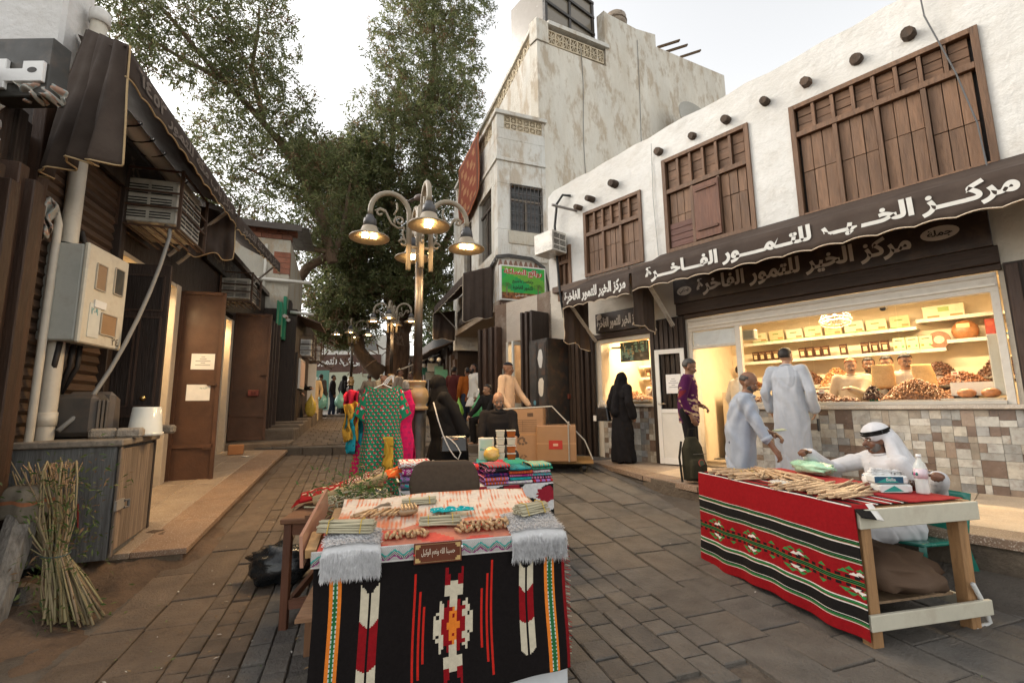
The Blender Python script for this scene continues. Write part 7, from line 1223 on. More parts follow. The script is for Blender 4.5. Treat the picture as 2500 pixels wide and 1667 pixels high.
# green plastic chair of the seated seller, white strap
PCH = thing('green_plastic_chair', 'green plastic chair under the seated stick seller', 'chair', (3.24, 3.86, g(3.9)-.09), R(-80)); GC = (.01, .16, .12)
m_ = MB(); m_.grid(8, 8, lambda a, b: ((a-.5)*.44, (b-.5)*.44, .44-.02*math.sin(a*3.1)), GC); m_.build('seat', 'gloss', PCH, True, solid=.02)
for s in (-1, 1):
    for t in (-1, 1): m_ = MB(); m_.bar((s*.2, t*.19, .43), (s*.26, t*.27, 0), .045, .04, GC); m_.build('leg', 'gloss', PCH)
m_ = MB(); m_.grid(8, 8, lambda a, b: ((a-.5)*.44, .21+.08*b, .46+.34*b), GC); m_.build('backrest', 'gloss', PCH, True, solid=.02)
o = thing('white_strap', 'white plastic strap hoop lying behind the table leg', 'strap', (3.0, 3.1, g(3.1)), R(20)); m_ = MB(); m_.tube([(-.12, 0, .3), (.0, .02, .16), (.08, .04, .03), (.04, .05, .012), (-.08, .04, .012)], .014, (.6, .6, .58), 8); m_.build('band', 'plain', o, True)
# ================================================================ HONEY TABLE, TROLLEYS, BOXES
HT = thing('honey_table', 'small teal topped table stacked with honey tubs behind the folded cloths', 'table', (-.17, 5.42, g(5.4)-.02), R(4)); m_ = MB(); m_.box(-.26, .26, -.2, .2, .68, .7, (.02, .24, .24)); m_.build('top', 'paint', HT, bev=.006); m_ = MB(); m_.box(-.25, .25, -.19, .19, .6, .678, (.45, .42, .36)); m_.build('apron', 'paint', HT)
for x in (-.23, .2):
    for y in (-.17, .14): m_ = MB(); m_.box(x, x+.03, y, y+.03, 0, .598, (.3, .27, .22)); m_.build('leg', 'wood', HT)
for s, (x, cols) in enumerate(((-.02, [(.62, .55, .4)]*4), (.105, [(.35, .09, .015), (.38, .1, .02), (.62, .54, .4), (.36, .09, .015)]))):
    for k, c in enumerate(cols):
        o = thing('honey_tub', '%s tub, %s of the %s stack on the teal table' % ('cream' if c[1] > .3 else 'amber honey', ('bottom', 'second', 'third', 'top')[k], ('left', 'right')[s]), 'tub', (-.13+x, 5.38, g(5.4)+.683+k*.086), R(4), group='stacked tubs on the teal table'); m_ = MB(); m_.hull8([(-.042, -.042, 0), (.042, -.042, 0), (.042, .042, 0), (-.042, .042, 0), (-.05, -.05, .07), (.05, -.05, .07), (.05, .05, .07), (-.05, .05, .07)], c); m_.build('tub_body', 'gloss', o, bev=.006); m_ = MB(); m_.box(-.054, .054, -.054, .054, .071, .082, (.66, .62, .52)); m_.build('lid', 'gloss', o, bev=.004)
o = thing('dressing_box', 'white and teal printed carton behind the honey tubs', 'carton', (-.32, 5.48, g(5.4)+.68), R(6)); m_ = MB(); m_.box(-.09, .09, -.05, .05, 0, .25, (.62, .64, .58)); m_.build('carton', 'paint', o, bev=.003); m_ = MB(); m_.box(-.07, .07, -.0515, -.0505, .14, .23, (.4, .55, .45)); m_.build('print', 'plain', o); letters('Bright', .14, .035, lambda a, b, d: (-.07+a, -.0525-d*.4, .1+b), (.03, .3, .25), o, ar=False)
bag_blob('yellow_bag', 'clear bag of yellow wax leaning on the honey tubs', 'bag', (-.25, 5.32, g(5.4)+.68), (.09, .07, .08), (.62, .4, .1), 17, 'plasticbag', 0, .25)
def carton(label, at, size, rz, film=False, marks=0, fr='W', col=(.33, .19, .1)):
    o = thing('cardboard_box', label, 'box', at, rz, fr); w, d, h = size; m = MB(); m.box(-w/2, w/2, -d/2, d/2, 0, h, col); m.build('carton', 'gloss' if film else 'plain', o, bev=.012); m = MB(); m.box(-w/2, w/2, -d/2-.002, -d/2-.0005, h*.48, h*.52, tuple(c*1.25 for c in col)); m.build('tape', 'gloss', o)
    if marks:
        m = MB(); ink = (.03, .02, .015)
        for k in range(7): m.box(-w*.32, w*.34, -d/2-.003, -d/2-.002, h*(.56+.035*k), h*(.56+.035*k)+.004, ink)
        for k in range(2): m.box(-w*.3+.001+k*w*.3, -w*.3+.004+k*w*.3, -d/2-.003, -d/2-.002, h*.56, h*.77, ink)
        for k in range(14): m.box(w*.12+k*.007, w*.12+k*.007+.003+.002*(k % 3 == 0), -d/2-.003, -d/2-.002, h*.84, h*.91, ink)
        for k in range(9): a = k*.7; m.ball((-w*.02+.09*math.cos(a)*(.4+.07*k), -d/2-.001, h*.38+.05*math.sin(a)), (.025, .002, .02), (.13, .08, .05), 7, 5)
        m.bar((-.06, -d/2-.002, h*.06), (0, -d/2-.002, h*.12), .012, .004, ink); m.bar((0, -d/2-.002, h*.04), (.06, -d/2-.002, h*.1), .012, .004, ink); m.bar((-.06, -d/2-.002, h*.07), (-.02, -d/2-.002, h*.04), .012, .004, ink); m.bar((.06, -d/2-.002, h*.09), (.02, -d/2-.002, h*.12), .012, .004, ink)
        tag(m.build('printed_mark', 'plain', o), kind='stuff')
    return o
TY = 8.0; tg = g(TY)
TR = thing('flat_trolley', 'flat trolley with black castors carrying two cardboard boxes', 'trolley', (.6, TY, tg), R(-8)); m_ = MB(); m_.box(-.85, .75, -.35, .45, .13, .17, (.35, .2, .07)); m_.build('deck', 'woodx', TR, bev=.006)
for x in (-.7, .6):
    for y in (-.26, .36): m_ = MB(); m_.tube([(x-.03, y, .06), (x+.03, y, .06)], .06, (.015, .015, .015), 14); m_.build('castor', 'plain', TR)
m_ = MB(); m_.tube([(-.8, -.25, .15), (-.8, -.25, 1.0), (-.8, .0, 1.06), (-.8, .4, 1.06), (-.8, .4, .15)], .018, (.35, .34, .3), 8); m_.build('push_handle', 'steel', TR); m_ = MB(); m_.tube([(-.72, -.37, 1.02), (.1, -.38, 1.06), (.62, -.3, .5), (.74, -.28, .2)], .012, (.45, .44, .4), 6); m_.build('lashing_strap', 'cloth', TR)
carton('tall plain cardboard box with printed tables on the flat trolley', (.2, TY-.02, tg+.172), (.7, .6, .86), R(-8), marks=1); b_ = carton('film wrapped cardboard box with a red label on the flat trolley', (.74, TY-.16, tg+.172), (.64, .62, .58), R(-8), film=True); m_ = MB(); m_.box(-.12, .1, -.315, -.312, .2, .34, (.4, .03, .02)); m_.build('red_label', 'plain', b_); m_ = MB(); m_.bar((-.01-.04, -.3165, .27), (.03, -.3165, .27), .04, .002, (.6, .35, .25), (0, 1, 0)); m_.build('label_print', 'plain', b_)
m_ = MB(); [m_.tube([(x, -.32, 0), (x, -.325, .3), (x, -.32, .605), (x, .3, .61)], .012, (.3, .28, .25), 6) for x in (.2,)]; m_.build('strap', 'cloth', b_)
TR2 = thing('small_dolly', 'low dolly with a cardboard box behind the hanging dresses', 'trolley', (-2.2, 9.0, g(9.0)), R(0)); m_ = MB(); m_.box(-.45, .45, -.3, .3, .13, .17, (.05, .05, .055)); m_.build('deck', 'plain', TR2)
for x in (-.36, .36):
    for y in (-.22, .22): m_ = MB(); m_.tube([(x-.025, y, .06), (x+.025, y, .06)], .06, (.02, .02, .02), 12); m_.build('castor', 'plain', TR2)
carton('brown cardboard box on the low dolly behind the dresses', (-2.05, 9.0, g(9.0)+.172), (.5, .45, .5), R(0))
carton('small open cardboard box on the left pavement by the second doorway', (2.75, -.36, lz(2.75, .4)+.01), (.22, .26, .18), R(10), fr='L', col=(.4, .17, .06)); o = thing('paper_scrap', 'white paper scrap on the left pavement tiles', 'paper', (2.35, -.62, lz(2.35, .6)+.012), .4, 'L'); m_ = MB(); m_.add([(-.1, -.06, 0), (.1, -.05, .004), (.08, .06, .002), (-.09, .05, .006)], [(0, 1, 2, 3)], (.7, .68, .64)); m_.build('sheet', 'plain', o, solid=.002)
# ================================================================ DRESSES ON A HANGER, RAIL OF SCARVES, BAGS AT THE LAMP
def dress(label, cat, nm, x, y, z, w, L, cf, seed, rz=0, flare=1.3, sleeves=True, group=None):
    wb = wobble(seed, 7, (5, 5, 2)); m = MB()
    def fn(a, b):
        t = a*6.283; half = w/2*(.72+.28*min(1, b*6) if b < .15 else 1-.16*math.exp(-((b-.38)/.12)**2))*(1+(flare-1)*max(0, b-.3)/.7)
        return (half*math.cos(t)+.03*b*float(wb([a, b*2, 0])), (.05+.05*b)*math.sin(t)+.03*(.3+b)*math.sin(a*38+3*float(wb([a, b, 3])))*b, -L*b+.02*math.cos(t*2)*(b < .05))
    m.grid(220, 200, fn, cf); o = m.build(nm, 'cloth', None, True, solid=.003); place(o, (x, y, z), rz)
    if sleeves:
        for s in (-1, 1): m = MB(); m.grid(16, 14, lambda a, b: (s*(w*(.3+.24*b)+.07*math.cos(a*6.283)*(.8+.2*b)), .028*math.sin(a*6.283)+.012*math.sin(a*19+b*5), -.04-.3*b+.05*math.cos(a*6.283)), cf); m.build('sleeve', 'cloth', o, True)
    return tag(o, label, cat, group)
GRN, PNK = (.015, .2, .1), (.58, .012, .11)
def dots(base, dot, k1, k2, d2=None): 
    def f(a, b):
        u, v = (a*k1+.5*(int(b*k2) % 2)) % 1, (b*k2) % 1
        return dot if (u-.5)**2+(v-.5)**2 < .06 else (d2 if d2 and (u-.78)**2+(v-.72)**2 < .018 else base)
    return f
dress('green dress with small red strawberry dots held up on a white hanger', 'dress', 'hanging_dress', -1.47, 5.2, g(5.2)+1.54, .47, 1.24, dots(GRN, (.6, .03, .06), 22, 32, (.6, .55, .5)), 11, R(4), 1.0)
dress('bright pink dress with small green leaf dots hanging behind the green dress', 'dress', 'hanging_dress', -1.62, 5.32, g(5.2)+1.3, .5, 1.3, dots(PNK, (.25, .3, .08), 20, 28), 12, R(-3), 1.0, False); dress('second pink dress edge showing right of the green dress', 'dress', 'hanging_dress', -1.35, 5.34, g(5.2)+1.5, .42, 1.0, dots((.6, .015, .1), (.4, .02, .1), 10, 16), 13, R(6), 1.0, False)
o = thing('wire_hanger', 'white plastic hanger carrying the green dress', 'hanger', (-1.47, 5.19, g(5.2)+1.52)); m_ = MB(); m_.tube([(-.17, 0, -.02), (0, 0, .06), (.17, 0, -.02)], .008, (.7, .7, .68), 6); m_.build('arm', 'gloss', o); m_ = MB(); [m_.tube([(.0+.02*k, 0, .06), (.04+.02*k, 0, .12), (.09+.015*k, 0, .16), (.11, 0, .1-.01*k)], .006, (.7, .7, .68), 6) for k in range(3)]; m_.build('hook', 'gloss', o)
for i, (x, y, z, c, lb) in enumerate(((-1.84, 5.25, 1.5, (.5, .02, .05), 'crimson ruffled scarf at the left of the hanging dresses'), (-1.82, 5.2, 1.36, (.5, .28, .04), 'yellow printed scarf looped beside the green dress'), (-1.8, 5.24, 1.22, (.02, .3, .36), 'blue ruffled scarf under the yellow scarf'), (-1.36, 5.15, .98, (.55, .33, .04), 'yellow ribbon scarf hanging on the green dress'), (-1.28, 5.4, .85, (.5, .1, .04), 'orange printed scarf hanging left of the lamp post'), (-1.36, 5.44, .8, (.35, .22, .18), 'pinkish brown scarf hanging low left of the lamp post'))):
    wb = wobble(400+i, 7, (8, 8, 8)); m_ = MB(); m_.grid(20, 24, lambda a, b: ((a-.5)*.16*(1+.3*float(wb([a*.3, b, 0]))), .05*math.sin(a*12+float(wb([a, b, 1]))*3), -.42*b+.04*float(wb([a, b*.6, 2]))), lambda a, b: tuple(k*.4 for k in c) if float(wb([a*2, b*2, 4])) > .3 else c); o = m_.build('scarf', 'cloth', None, True, solid=.004); place(o, (x, y, g(5.3)+z), .4*i); tag(o, lb, 'scarf', 'scarves hung by the lamp post')
RK = thing('garment_rail', 'dark metal garment rail between the dresses and the lamp post', 'rail', (-1.5, 5.5, g(5.5)), R(4)); m_ = MB(); [m_.bar(p, q, .025, .025, (.04, .035, .03)) for p, q in (((-.35, 0, 0), (-.35, 0, 1.5)), ((.3, 0, 0), (.3, 0, 1.5)), ((-.35, 0, 1.5), (.3, 0, 1.5)), ((-.35, -.2, .02), (-.35, .2, .02)), ((.3, -.2, .02), (.3, .2, .02)))]; m_.build('rail_frame', 'metal', RK)
bag_blob('white_carrier_bag', 'crumpled white plastic carrier bag left of the lamp post foot', 'bag', (-1.36, 5.5, g(5.5)+.2), (.16, .13, .22), (.55, .52, .5), 21, amp=.28); bag_blob('white_carrier_bag', 'crumpled white plastic carrier bag right of the lamp post foot', 'bag', (-.98, 5.66, g(5.6)+.22), (.13, .12, .2), (.58, .55, .54), 22, amp=.28)
m_ = MB(); m_.box(-1.5, -.84, 5.35, 5.85, g(5.5), g(5.5)+.2, (.03, .028, .026)); tag(m_.build('low_crate', 'paint'), 'black crate under the carrier bags at the lamp post foot', 'crate')
# ================================================================ STICKS LEANING BY THE CABINET
SB = thing('tied_branches', 'tall tied bundle of cut green branches leaning at the left', 'branches', (-3.13, 3.34, g(3.4))); rg = random.Random(50); waist = Vector((-.18, .12, .42))
for k in range(74):
    a = rg.uniform(0, 6.283); r_ = math.sqrt(rg.random()); foot = Vector((.18*r_*math.cos(a)+.12, .14*r_*math.sin(a), rg.uniform(.0, .08))); wv = waist+Vector((.07*r_*math.cos(a+.4), .06*r_*math.sin(a+.4), 0)); tp = Vector((-.42+.22*r_*math.cos(a+.8), .2+.18*r_*math.sin(a+.8), rg.uniform(.6, 1.1)))
    b = Vector((rg.uniform(-.06, .06), rg.uniform(-.05, .05), 0)); m_ = MB(); r0 = rg.uniform(.0045, .0095); m_.tube([foot, foot.lerp(wv, .5)+b*.4, wv, wv.lerp(tp, .5)+b, tp], [r0*1.1, r0, r0, r0*.85, r0*.7], jit(rg.choice([(.33, .26, .15), (.24, .2, .1), (.28, .2, .12)]), .55, 1.15, rg), 6); m_.build('branch', 'bark' if k % 5 == 0 else 'plain', SB, True)
for k in range(3): m_ = MB(); tp = Vector((-.36+.08*k, .2, .95)); m_.tube([tp, tp+Vector((.03*k, -.05, .12)), tp+Vector((.05*k+.03, -.1, .06-.03*k)), tp+Vector((.06*k+.05, -.12, -.2-.05*k))], [.009, .008, .006, .004], jit((.33, .27, .15), .8, 1.1), 6); m_.build('bent_shoot', 'plain', SB, True)
leaves([((-.12, .1, .86), (.24, .2, .2), 5, 1), ((-.02, .12, .62), (.16, .14, .18), 3, 1), ((-.1, .05, .3), (.22, .16, .25), 3, 1), ((.0, -.02, .1), (.24, .16, .06), 1, 1)], 750, SB, 92, (.035, .06), [(.1, .15, .04), (.14, .17, .06), (.06, .11, .03)], 'foliage')
for k in range(40): m_ = MB(); p = Vector((-.36+rg.uniform(-.1, .14), .2+rg.uniform(-.08, .08), .88)); m_.tube([p, p+Vector((rg.uniform(-.04, .04), 0, .1)), p+Vector((rg.uniform(-.08, .08), 0, .17))], .003, jit((.5, .3, .15), .7, 1.2, rg), 4); m_.build('dry_shoot', 'plain', SB)
m_ = MB(); m_.tube([waist+Vector((.085*math.cos(k*.5), .075*math.sin(k*.5), .004*math.sin(k))) for k in range(14)], .004, (.06, .1, .1), 5); m_.build('twine', 'plain', SB)
o = thing('broken_block', 'broken grey stone block on the ground behind the tied branches', 'block', (-3.5, 3.45, g(3.4))); m_ = MB(); m_.hull8([(-.12, -.1, 0), (.12, -.12, 0), (.14, .1, 0), (-.1, .12, 0), (-.1, -.08, .2), (.08, -.08, .24), (.1, .08, .18), (-.08, .09, .22)], (.15, .13, .11)); m_.build('block_body', 'stone', o, bev=.02)
# ================================================================ PEOPLE
class PB(MB):
    def cap(s, a, b, r0, r1, n=12):
        a = Vector(a); b = Vector(b); d = b-a; L = d.length
        if L < 1e-5: return s.ball(a, r0, (1, 1, 1), n, 8)
        P = []; Rr = []
        for k in range(5): w = math.pi/2*(1-k/4); P.append(a-d/L*r0*math.sin(w)); Rr.append(max(r0*math.cos(w), 1e-3))
        for k in range(5): w = math.pi/2*(k/4); P.append(b+d/L*r1*math.sin(w)); Rr.append(max(r1*math.cos(w), 1e-3))
        return s.tube(P, Rr, (1, 1, 1), n)
    def limb(s, pts, rs):
        for i in range(len(pts)-1): s.cap(pts[i], pts[i+1], rs[i], rs[i+1])
        return s
    def loft(s, rings, n=22):   # rings: (centre, rx, ry, forward lean angle)
        vs = []; fs = []; m = len(rings)
        for c, rx, ry, ln in rings:
            c = Vector(c); f = Vector((0, -math.cos(ln), -math.sin(ln)))
            for k in range(n): w = 2*math.pi*k/n; vs.append(c+Vector((rx*math.cos(w), 0, 0))-f*(ry*math.sin(w)))
        for i in range(m-1):
            for k in range(n): fs.append((i*n+k, i*n+(k+1) % n, (i+1)*n+(k+1) % n, (i+1)*n+k))
        fs.append(tuple(range(n-1, -1, -1))); fs.append(tuple((m-1)*n+k for k in range(n))); return s.add(vs, fs, (1, 1, 1))
def fuse(mb, name, mat, par, vox, it=2, colf=(.5, .5, .5), folds=None):
    me = bpy.data.meshes.new(name); me.from_pydata(mb.v, [], mb.f); me.update(); o = bpy.data.objects.new(name, me); COL.objects.link(o)
    b = o.modifiers.new('r', 'REMESH'); b.mode = 'VOXEL'; b.voxel_size = vox; b.use_smooth_shade = True
    if it: b = o.modifiers.new('s', 'SMOOTH'); b.factor = .5; b.iterations = it
    dg = bpy.context.evaluated_depsgraph_get(); m2 = bpy.data.meshes.new_from_object(o.evaluated_get(dg)); o.modifiers.clear(); o.data = m2; bpy.data.meshes.remove(me); m2.name = name
    n = len(m2.vertices); P = np.zeros(n*3); m2.vertices.foreach_get('co', P); P = P.reshape(-1, 3)
    if folds is not None:
        N_ = np.zeros(n*3); m2.vertices.foreach_get('normal', N_); N_ = N_.reshape(-1, 3); P = P+N_*folds(P)[:, None]; m2.vertices.foreach_set('co', P.ravel())
    C_ = np.ones((n, 4), dtype=np.float32); C_[:, :3] = colf(P) if callable(colf) else np.array(colf)
    at = m2.color_attributes.new('Col', 'FLOAT_COLOR', 'POINT'); at.data.foreach_set('color', C_.ravel()); m2.materials.clear(); m2.materials.append(MT[mat]); m2.update(); o.parent = par; return o
def cloth_folds(seed, amp, zt, zb, k=9, wr=.004):
    w1, w2, w3 = wobble(seed, 5, (3, 3, 2.2)), wobble(seed+1, 8, (13, 13, 8)), wobble(seed+2, 6, (5, 5, 9))
    w4 = wobble(seed+9, 4, (7, 7, 4))
    def f(P):
        t = np.clip((zt-P[:, 2])/(zt-zb), 0, 1); th = np.arctan2(P[:, 1], P[:, 0]); return amp*t*np.sin(th*k+4*w1(P))*(.6+.4*w3(P))+wr*w2(P)+wr*.5*np.sin(20*w1(P*1.3)+5*w3(P))+wr*.9*np.exp(-(w4(P)/.1)**2)-wr*.7*np.exp(-((w4(P*1.4+2)-.1)/.08)**2)
    return f
SK = {'dark': (.14, .068, .043), 'brown': (.2, .1, .06), 'mid': (.3, .165, .1), 'tan': (.38, .22, .14)}
def person(label, at, rz, h=1.72, lean=0, sit=None, hands=(None, None), yaw=0, nod=0, skin='mid', hair=('short', (.012, .009, .008)), beard=None, wear=None, vox=.013, fem=False, stride=0, group=None, feet=True, curl=.9, sq=1.0, shoe=(.03, .02, .015)):
    o = thing('person', label, 'person', at, rz); s = h/1.75; L = lean; seed = abs(hash(label)) % 9973 if False else sum(map(ord, label)) % 9973; rg = random.Random(seed); wear = wear or {}
    seated = sit is not None; pel = Vector((0, .0, (sit+.1) if seated else .93*s))
    U = lambda d, x=0, f=0: pel+Vector((x*s, 0, 0))+Vector((0, -math.sin(L), math.cos(L)))*d*s+Vector((0, -math.cos(L), -math.sin(L)))*f*s
    neck = U(.555, 0, .01); up = Vector((0, -math.sin(L*.55), math.cos(L*.55))); hc = neck+up*.125*s+Vector((0, -.012*s, 0))
    Rh = Matrix.Rotation(yaw, 3, 'Z')@Matrix.Rotation(-L*.3-nod if False else (L*.35+nod), 3, 'X'); hp = lambda x, y, z: hc+Rh@Vector((x*s*.93, y*s*.93, z*s*.93))
    sh = [U(.49, -.185*sq), U(.49, .185*sq)]; sk = SK[skin]; body = PB(); low = vox > .011
    body.loft([(U(-.08), .135*s, .095*s, L), (U(.05), .14*s, .1*s, L), (U(.2), .135*s, .1*s, L), (U(.36), .16*s, .11*s, L), (U(.47), .15*s, .085*s, L), (U(.53), .07*s, .06*s, L)])
    body.cap(U(.5), hc+Vector((0, 0, -.06*s)), .058*s, .055*s)
    body.ball(hp(0, .012, .035), (.074*s, .094*s, .09*s), (1, 1, 1), 16, 12, Rh); body.ball(hp(0, -.022, -.035), (.06*s, .066*s, .085*s), (1, 1, 1), 14, 10, Rh); body.ball(hp(0, -.052, -.094), (.034*s, .034*s, .03*s), (1, 1, 1), 12, 8, Rh)
    body.cap(hp(0, -.082, .0), hp(0, -.108, -.032), .011*s, .0165*s); body.cap(hp(-.045, -.072, .022), hp(.045, -.072, .022), .014*s, .014*s); body.cap(hp(-.022, -.082, -.068), hp(.022, -.082, -.068), .011*s, .011*s)
    for e in (-1, 1): body.ball(hp(e*.074, .012, -.012), (.012*s, .022*s, .033*s), (1, 1, 1), 8, 6, Rh); body.ball(hp(e*.042, -.06, -.035), (.022*s, .02*s, .026*s), (1, 1, 1), 8, 6, Rh)
    arms = []
    for i, e in enumerate((-1, 1)):
        S_ = sh[i]; tgt = hands[i]; W_ = Vector(tgt) if tgt is not None else S_+Vector((e*.075*s, -.05*s, -.52*s)) 
        a1, a2 = .3*s, .265*s; d = W_-S_; D = min(max(d.length, .12), (a1+a2)*.995); d.normalize(); W_ = S_+d*D
        x = (a1*a1-a2*a2+D*D)/(2*D); hh = math.sqrt(max(a1*a1-x*x, 0)); pole = Vector((e*.45, .55, -.7)); pole -= d*pole.dot(d); pole.normalize(); E_ = S_+d*x+pole*hh
        fd = (W_-E_).normalized(); body.limb([S_, E_, W_], [.052*s, .041*s, .028*s])
        # hand: palm, four fingers, thumb
        pn = fd.cross(Vector((e, 0, 0))); pn = (Vector((-e, 0, 0)) if tgt is None else Vector((-e*.35, 0, -1))); pn -= fd*pn.dot(fd); pn.normalize(); sd = fd.cross(pn)*1.0
        if tgt is None: sd = sd if sd.dot(Vector((0, -1, 0))) > 0 else -sd
        else: sd = sd if sd.dot(Vector((-e, 0, 0))) > 0 else -sd
        hs = s*1.0; Mh = Matrix((sd, fd, -pn)).transposed(); body.ball(W_+fd*.05*hs, (.04*hs, .052*hs, .017*hs), (1, 1, 1), 12, 8, Mh); body.cap(W_, W_+fd*.03*hs, .027*hs, .03*hs)
        for q, (off, ln) in enumerate(((.029, .072), (.01, .08), (-.01, .074), (-.028, .058))):
            p0 = W_+fd*.085*hs+sd*off*hs; c1 = curl*(.45 if tgt is None else .7); p1 = p0+(fd*math.cos(c1)+pn*math.sin(c1)).normalized()*ln*.5*hs; p2 = p1+(fd*math.cos(c1*2.2)+pn*math.sin(c1*2.2)).normalized()*ln*.5*hs; body.limb([p0-fd*.02*hs, p1, p2], [.0095*hs, .0088*hs, .0075*hs])
        t0 = W_+fd*.025*hs+sd*.034*hs; t1 = t0+(fd*.6+sd*.55+pn*.35).normalized()*.04*hs; t2 = t1+(fd*.75+sd*-.05+pn*.6).normalized()*.032*hs; body.limb([t0-sd*.012*hs, t1, t2], [.013*hs, .011*hs, .009*hs]); arms.append((S_, E_, W_, fd))
    legs = []
    for i, e in enumerate((-1, 1)):
        hip = pel+Vector((e*.09*s, 0, -.03*s)); st = stride*e
        if seated: kn = Vector((e*.15*s, -.42*s, sit+.09)); an = Vector((e*.13*s, -.40*s, .09*s))
        else: an = Vector((e*.09*s, -st*.5, .09*s+max(0, -st)*.18)); kn = (hip+an)/2+Vector((0, -.03*s-abs(st)*.12, .02))
        body.limb([hip, kn, an], [.082*s, .058*s, .04*s]); body.cap(an+Vector((0, .03*s, -.045*s)), an+Vector((0, -.13*s, -.055*s)), .036*s, .028*s); legs.append((hip, kn, an))
    body = fuse(body, 'body', 'skin', o, vox if not low else .0125, 2 if not low else 1, lambda P: np.array(sk)*(.93+.14*rg.random()))
    # face
    if vox < .02:
        for e in (-1, 1):
            m = MB(); m.ball(hp(e*.03, -.079, .004), (.0125*s, .009*s, .0075*s), (.55, .52, .48), 10, 6, Rh); ey = m.build('eye', 'gloss', o, True); m = MB(); m.ball(hp(e*.03, -.0868, .003), (.005*s, .003*s, .0055*s), (.02, .012, .008), 8, 6, Rh); m.build('iris', 'gloss', ey, True)
            m = MB(); m.tube([hp(e*.012, -.093, .024), hp(e*.032, -.092, .029), hp(e*.05, -.08, .023)], .0042*s, (.015, .011, .009) if not (beard and beard[1][0] > .2) else (.12, .11, .1), 5); m.build('eyebrow', 'hair', o, True)
        m = MB(); m.tube([hp(-.022, -.092, -.067), hp(0, -.0965, -.066), hp(.022, -.092, -.067)], [.003*s, .0055*s, .003*s], tuple(c*f for c, f in zip(sk, (.8, .55, .55))), 6); m.build('lips', 'skin', o, True)
    def shell(keep, g_, c, rad, col, nm, mt='hair', n=26, m_=18):
        b = MB(); b.ball((0, 0, 0), 1, col, n, m_); vs = []; V = [Vector(p) for p in b.v]; fs = [f for f in b.f if all(keep(V[i]) for i in f)]
        if not fs: return
        used = sorted({i for f in fs for i in f}); ix = {q: k for k, q in enumerate(used)}; q = MB(); wb = wobble(seed+7, 6, (6, 6, 6)); q.add([hp(*(Vector(c)+Vector((V[i].x*rad[0], V[i].y*rad[1], V[i].z*rad[2]))*(1+g_*float(wb(V[i]))))) for i in used], [tuple(ix[i] for i in f) for f in fs], col); return q.build(nm, mt, o, True, solid=.006)
    if hair and hair[0] == 'short': shell(lambda v: v.z > .36 if v.y < -.45 else (v.z > .1 if v.y < .1 else v.z > -.55), .03, (0, .012, .035), (.084, .106, .1), hair[1], 'hair')
    if hair and hair[0] == 'bald': shell(lambda v: v.z < .35 and ((v.y > -.2 and v.z > -.15) if v.y < .2 else v.z > -.5), .01, (0, .012, .035), (.0765, .097, .092), hair[1], 'hair')
    if hair and hair[0] == 'cap': shell(lambda v: v.z > .18, .0, (0, .01, .04), (.084, .102, .094), hair[1], 'cap', 'cloth')
    if beard:
        k = beard[0]
        if k in ('full', 'stubble'): shell(lambda v: v.y < .25 and v.z < (-.25 if abs(v.x) < .6 else .25) and not (abs(v.x) < .32 and -.45 < v.z < -.2 and v.y < 0), .05, (0, -.026, -.045), (.069 if k == 'full' else .0615, .08 if k == 'full' else .068, .108 if k == 'full' else .082), beard[1], 'beard')
        m = MB(); m.tube([hp(-.032, -.086, -.062), hp(-.012, -.1, -.051), hp(.012, -.1, -.051), hp(.032, -.086, -.062)], [.003*s, .0075*s, .0075*s, .003*s], beard[1], 6); m.build('moustache', 'hair', o, True)
    # clothes
    top, col = wear.get('top'), wear.get('col', (.6, .6, .6)); gv = wear.get('vox', max(.012, vox)); cm = wear.get('mat', 'garment')
    if top in ('thobe', 'kurta', 'shirt', 'hoodie'):
        g_ = PB(); bw = wear.get('w', 1.0); W1 = .185*sq*bw
        rings = [(U(.56), .068*s, .062*s, L), (U(.53), .12*s, .085*s, L), (U(.49), .185*s*sq, .11*s, L), (U(.4), W1*s, .135*s*bw, L), (U(.25), W1*.96*s, .135*s*bw, L), (U(.1), W1*.97*s, (.14*s)*bw, L)]
        hem = wear.get('hem', .1)
        if top == 'shirt' or seated and top != 'thobe': pv = lambda d: pel+Vector((0, -.01, -d*s)); rings += [(pv(.04), W1*.98*s, .14*s*bw, L*.4), (pv(.13), W1*.97*s, .138*s*bw, 0)]+([(pv(.27), W1*.93*s, .13*s*bw, 0)] if wear.get('long') else [])
        elif not seated:
            z0 = pel.z; rings += [(U(-.05), W1*1.0*s, .145*s*bw, L*.5)]
            for k in (.35, .7, 1): z = z0*(1-k)+hem*k-.02; rings.append(((0, (.0-stride*.2*k), z), (W1+.025*k)*s, (.15+.05*k+abs(stride)*.35*k)*s*bw, 0))
        g_.loft(rings[::-1])
        for i, (S_, E_, W_, fd) in enumerate(arms):
            sl = wear.get('sleeve', 1.0); end = E_.lerp(W_, (sl-.5)*2*.97) if sl > .5 else S_.lerp(E_, sl*2); g_.limb([S_+Vector((0, 0, -.005)), E_, end] if sl > .5 else [S_, end], [.078*s, .062*s, (.05 if top != 'thobe' else .062)*s] if sl > .5 else [.08*s, .068*s])
            g_.cap(U(.47, (-1, 1)[i]*.07), S_, .075*s, .077*s)
        if seated and top == 'thobe':
            for (hip, kn, an) in legs: g_.limb([hip, kn, an+Vector((0, .0, .03))], [.125*s, .105*s, .1*s])
            g_.cap((0, -.42*s, sit+.06), (0, -.4*s, .3), .12*s, .13*s); g_.cap((0, -.1, sit+.07), (0, -.38*s, sit+.06), .14*s, .12*s)
        fuse(g_, {'thobe': 'robe', 'kurta': 'tunic', 'shirt': 'shirt', 'hoodie': 'hooded_top'}[top], cm, o, gv, 3, col, cloth_folds(seed, .016*s if not seated else .007, U(.35).z, .1, wear.get('k', 8), wear.get('wr', .005)))
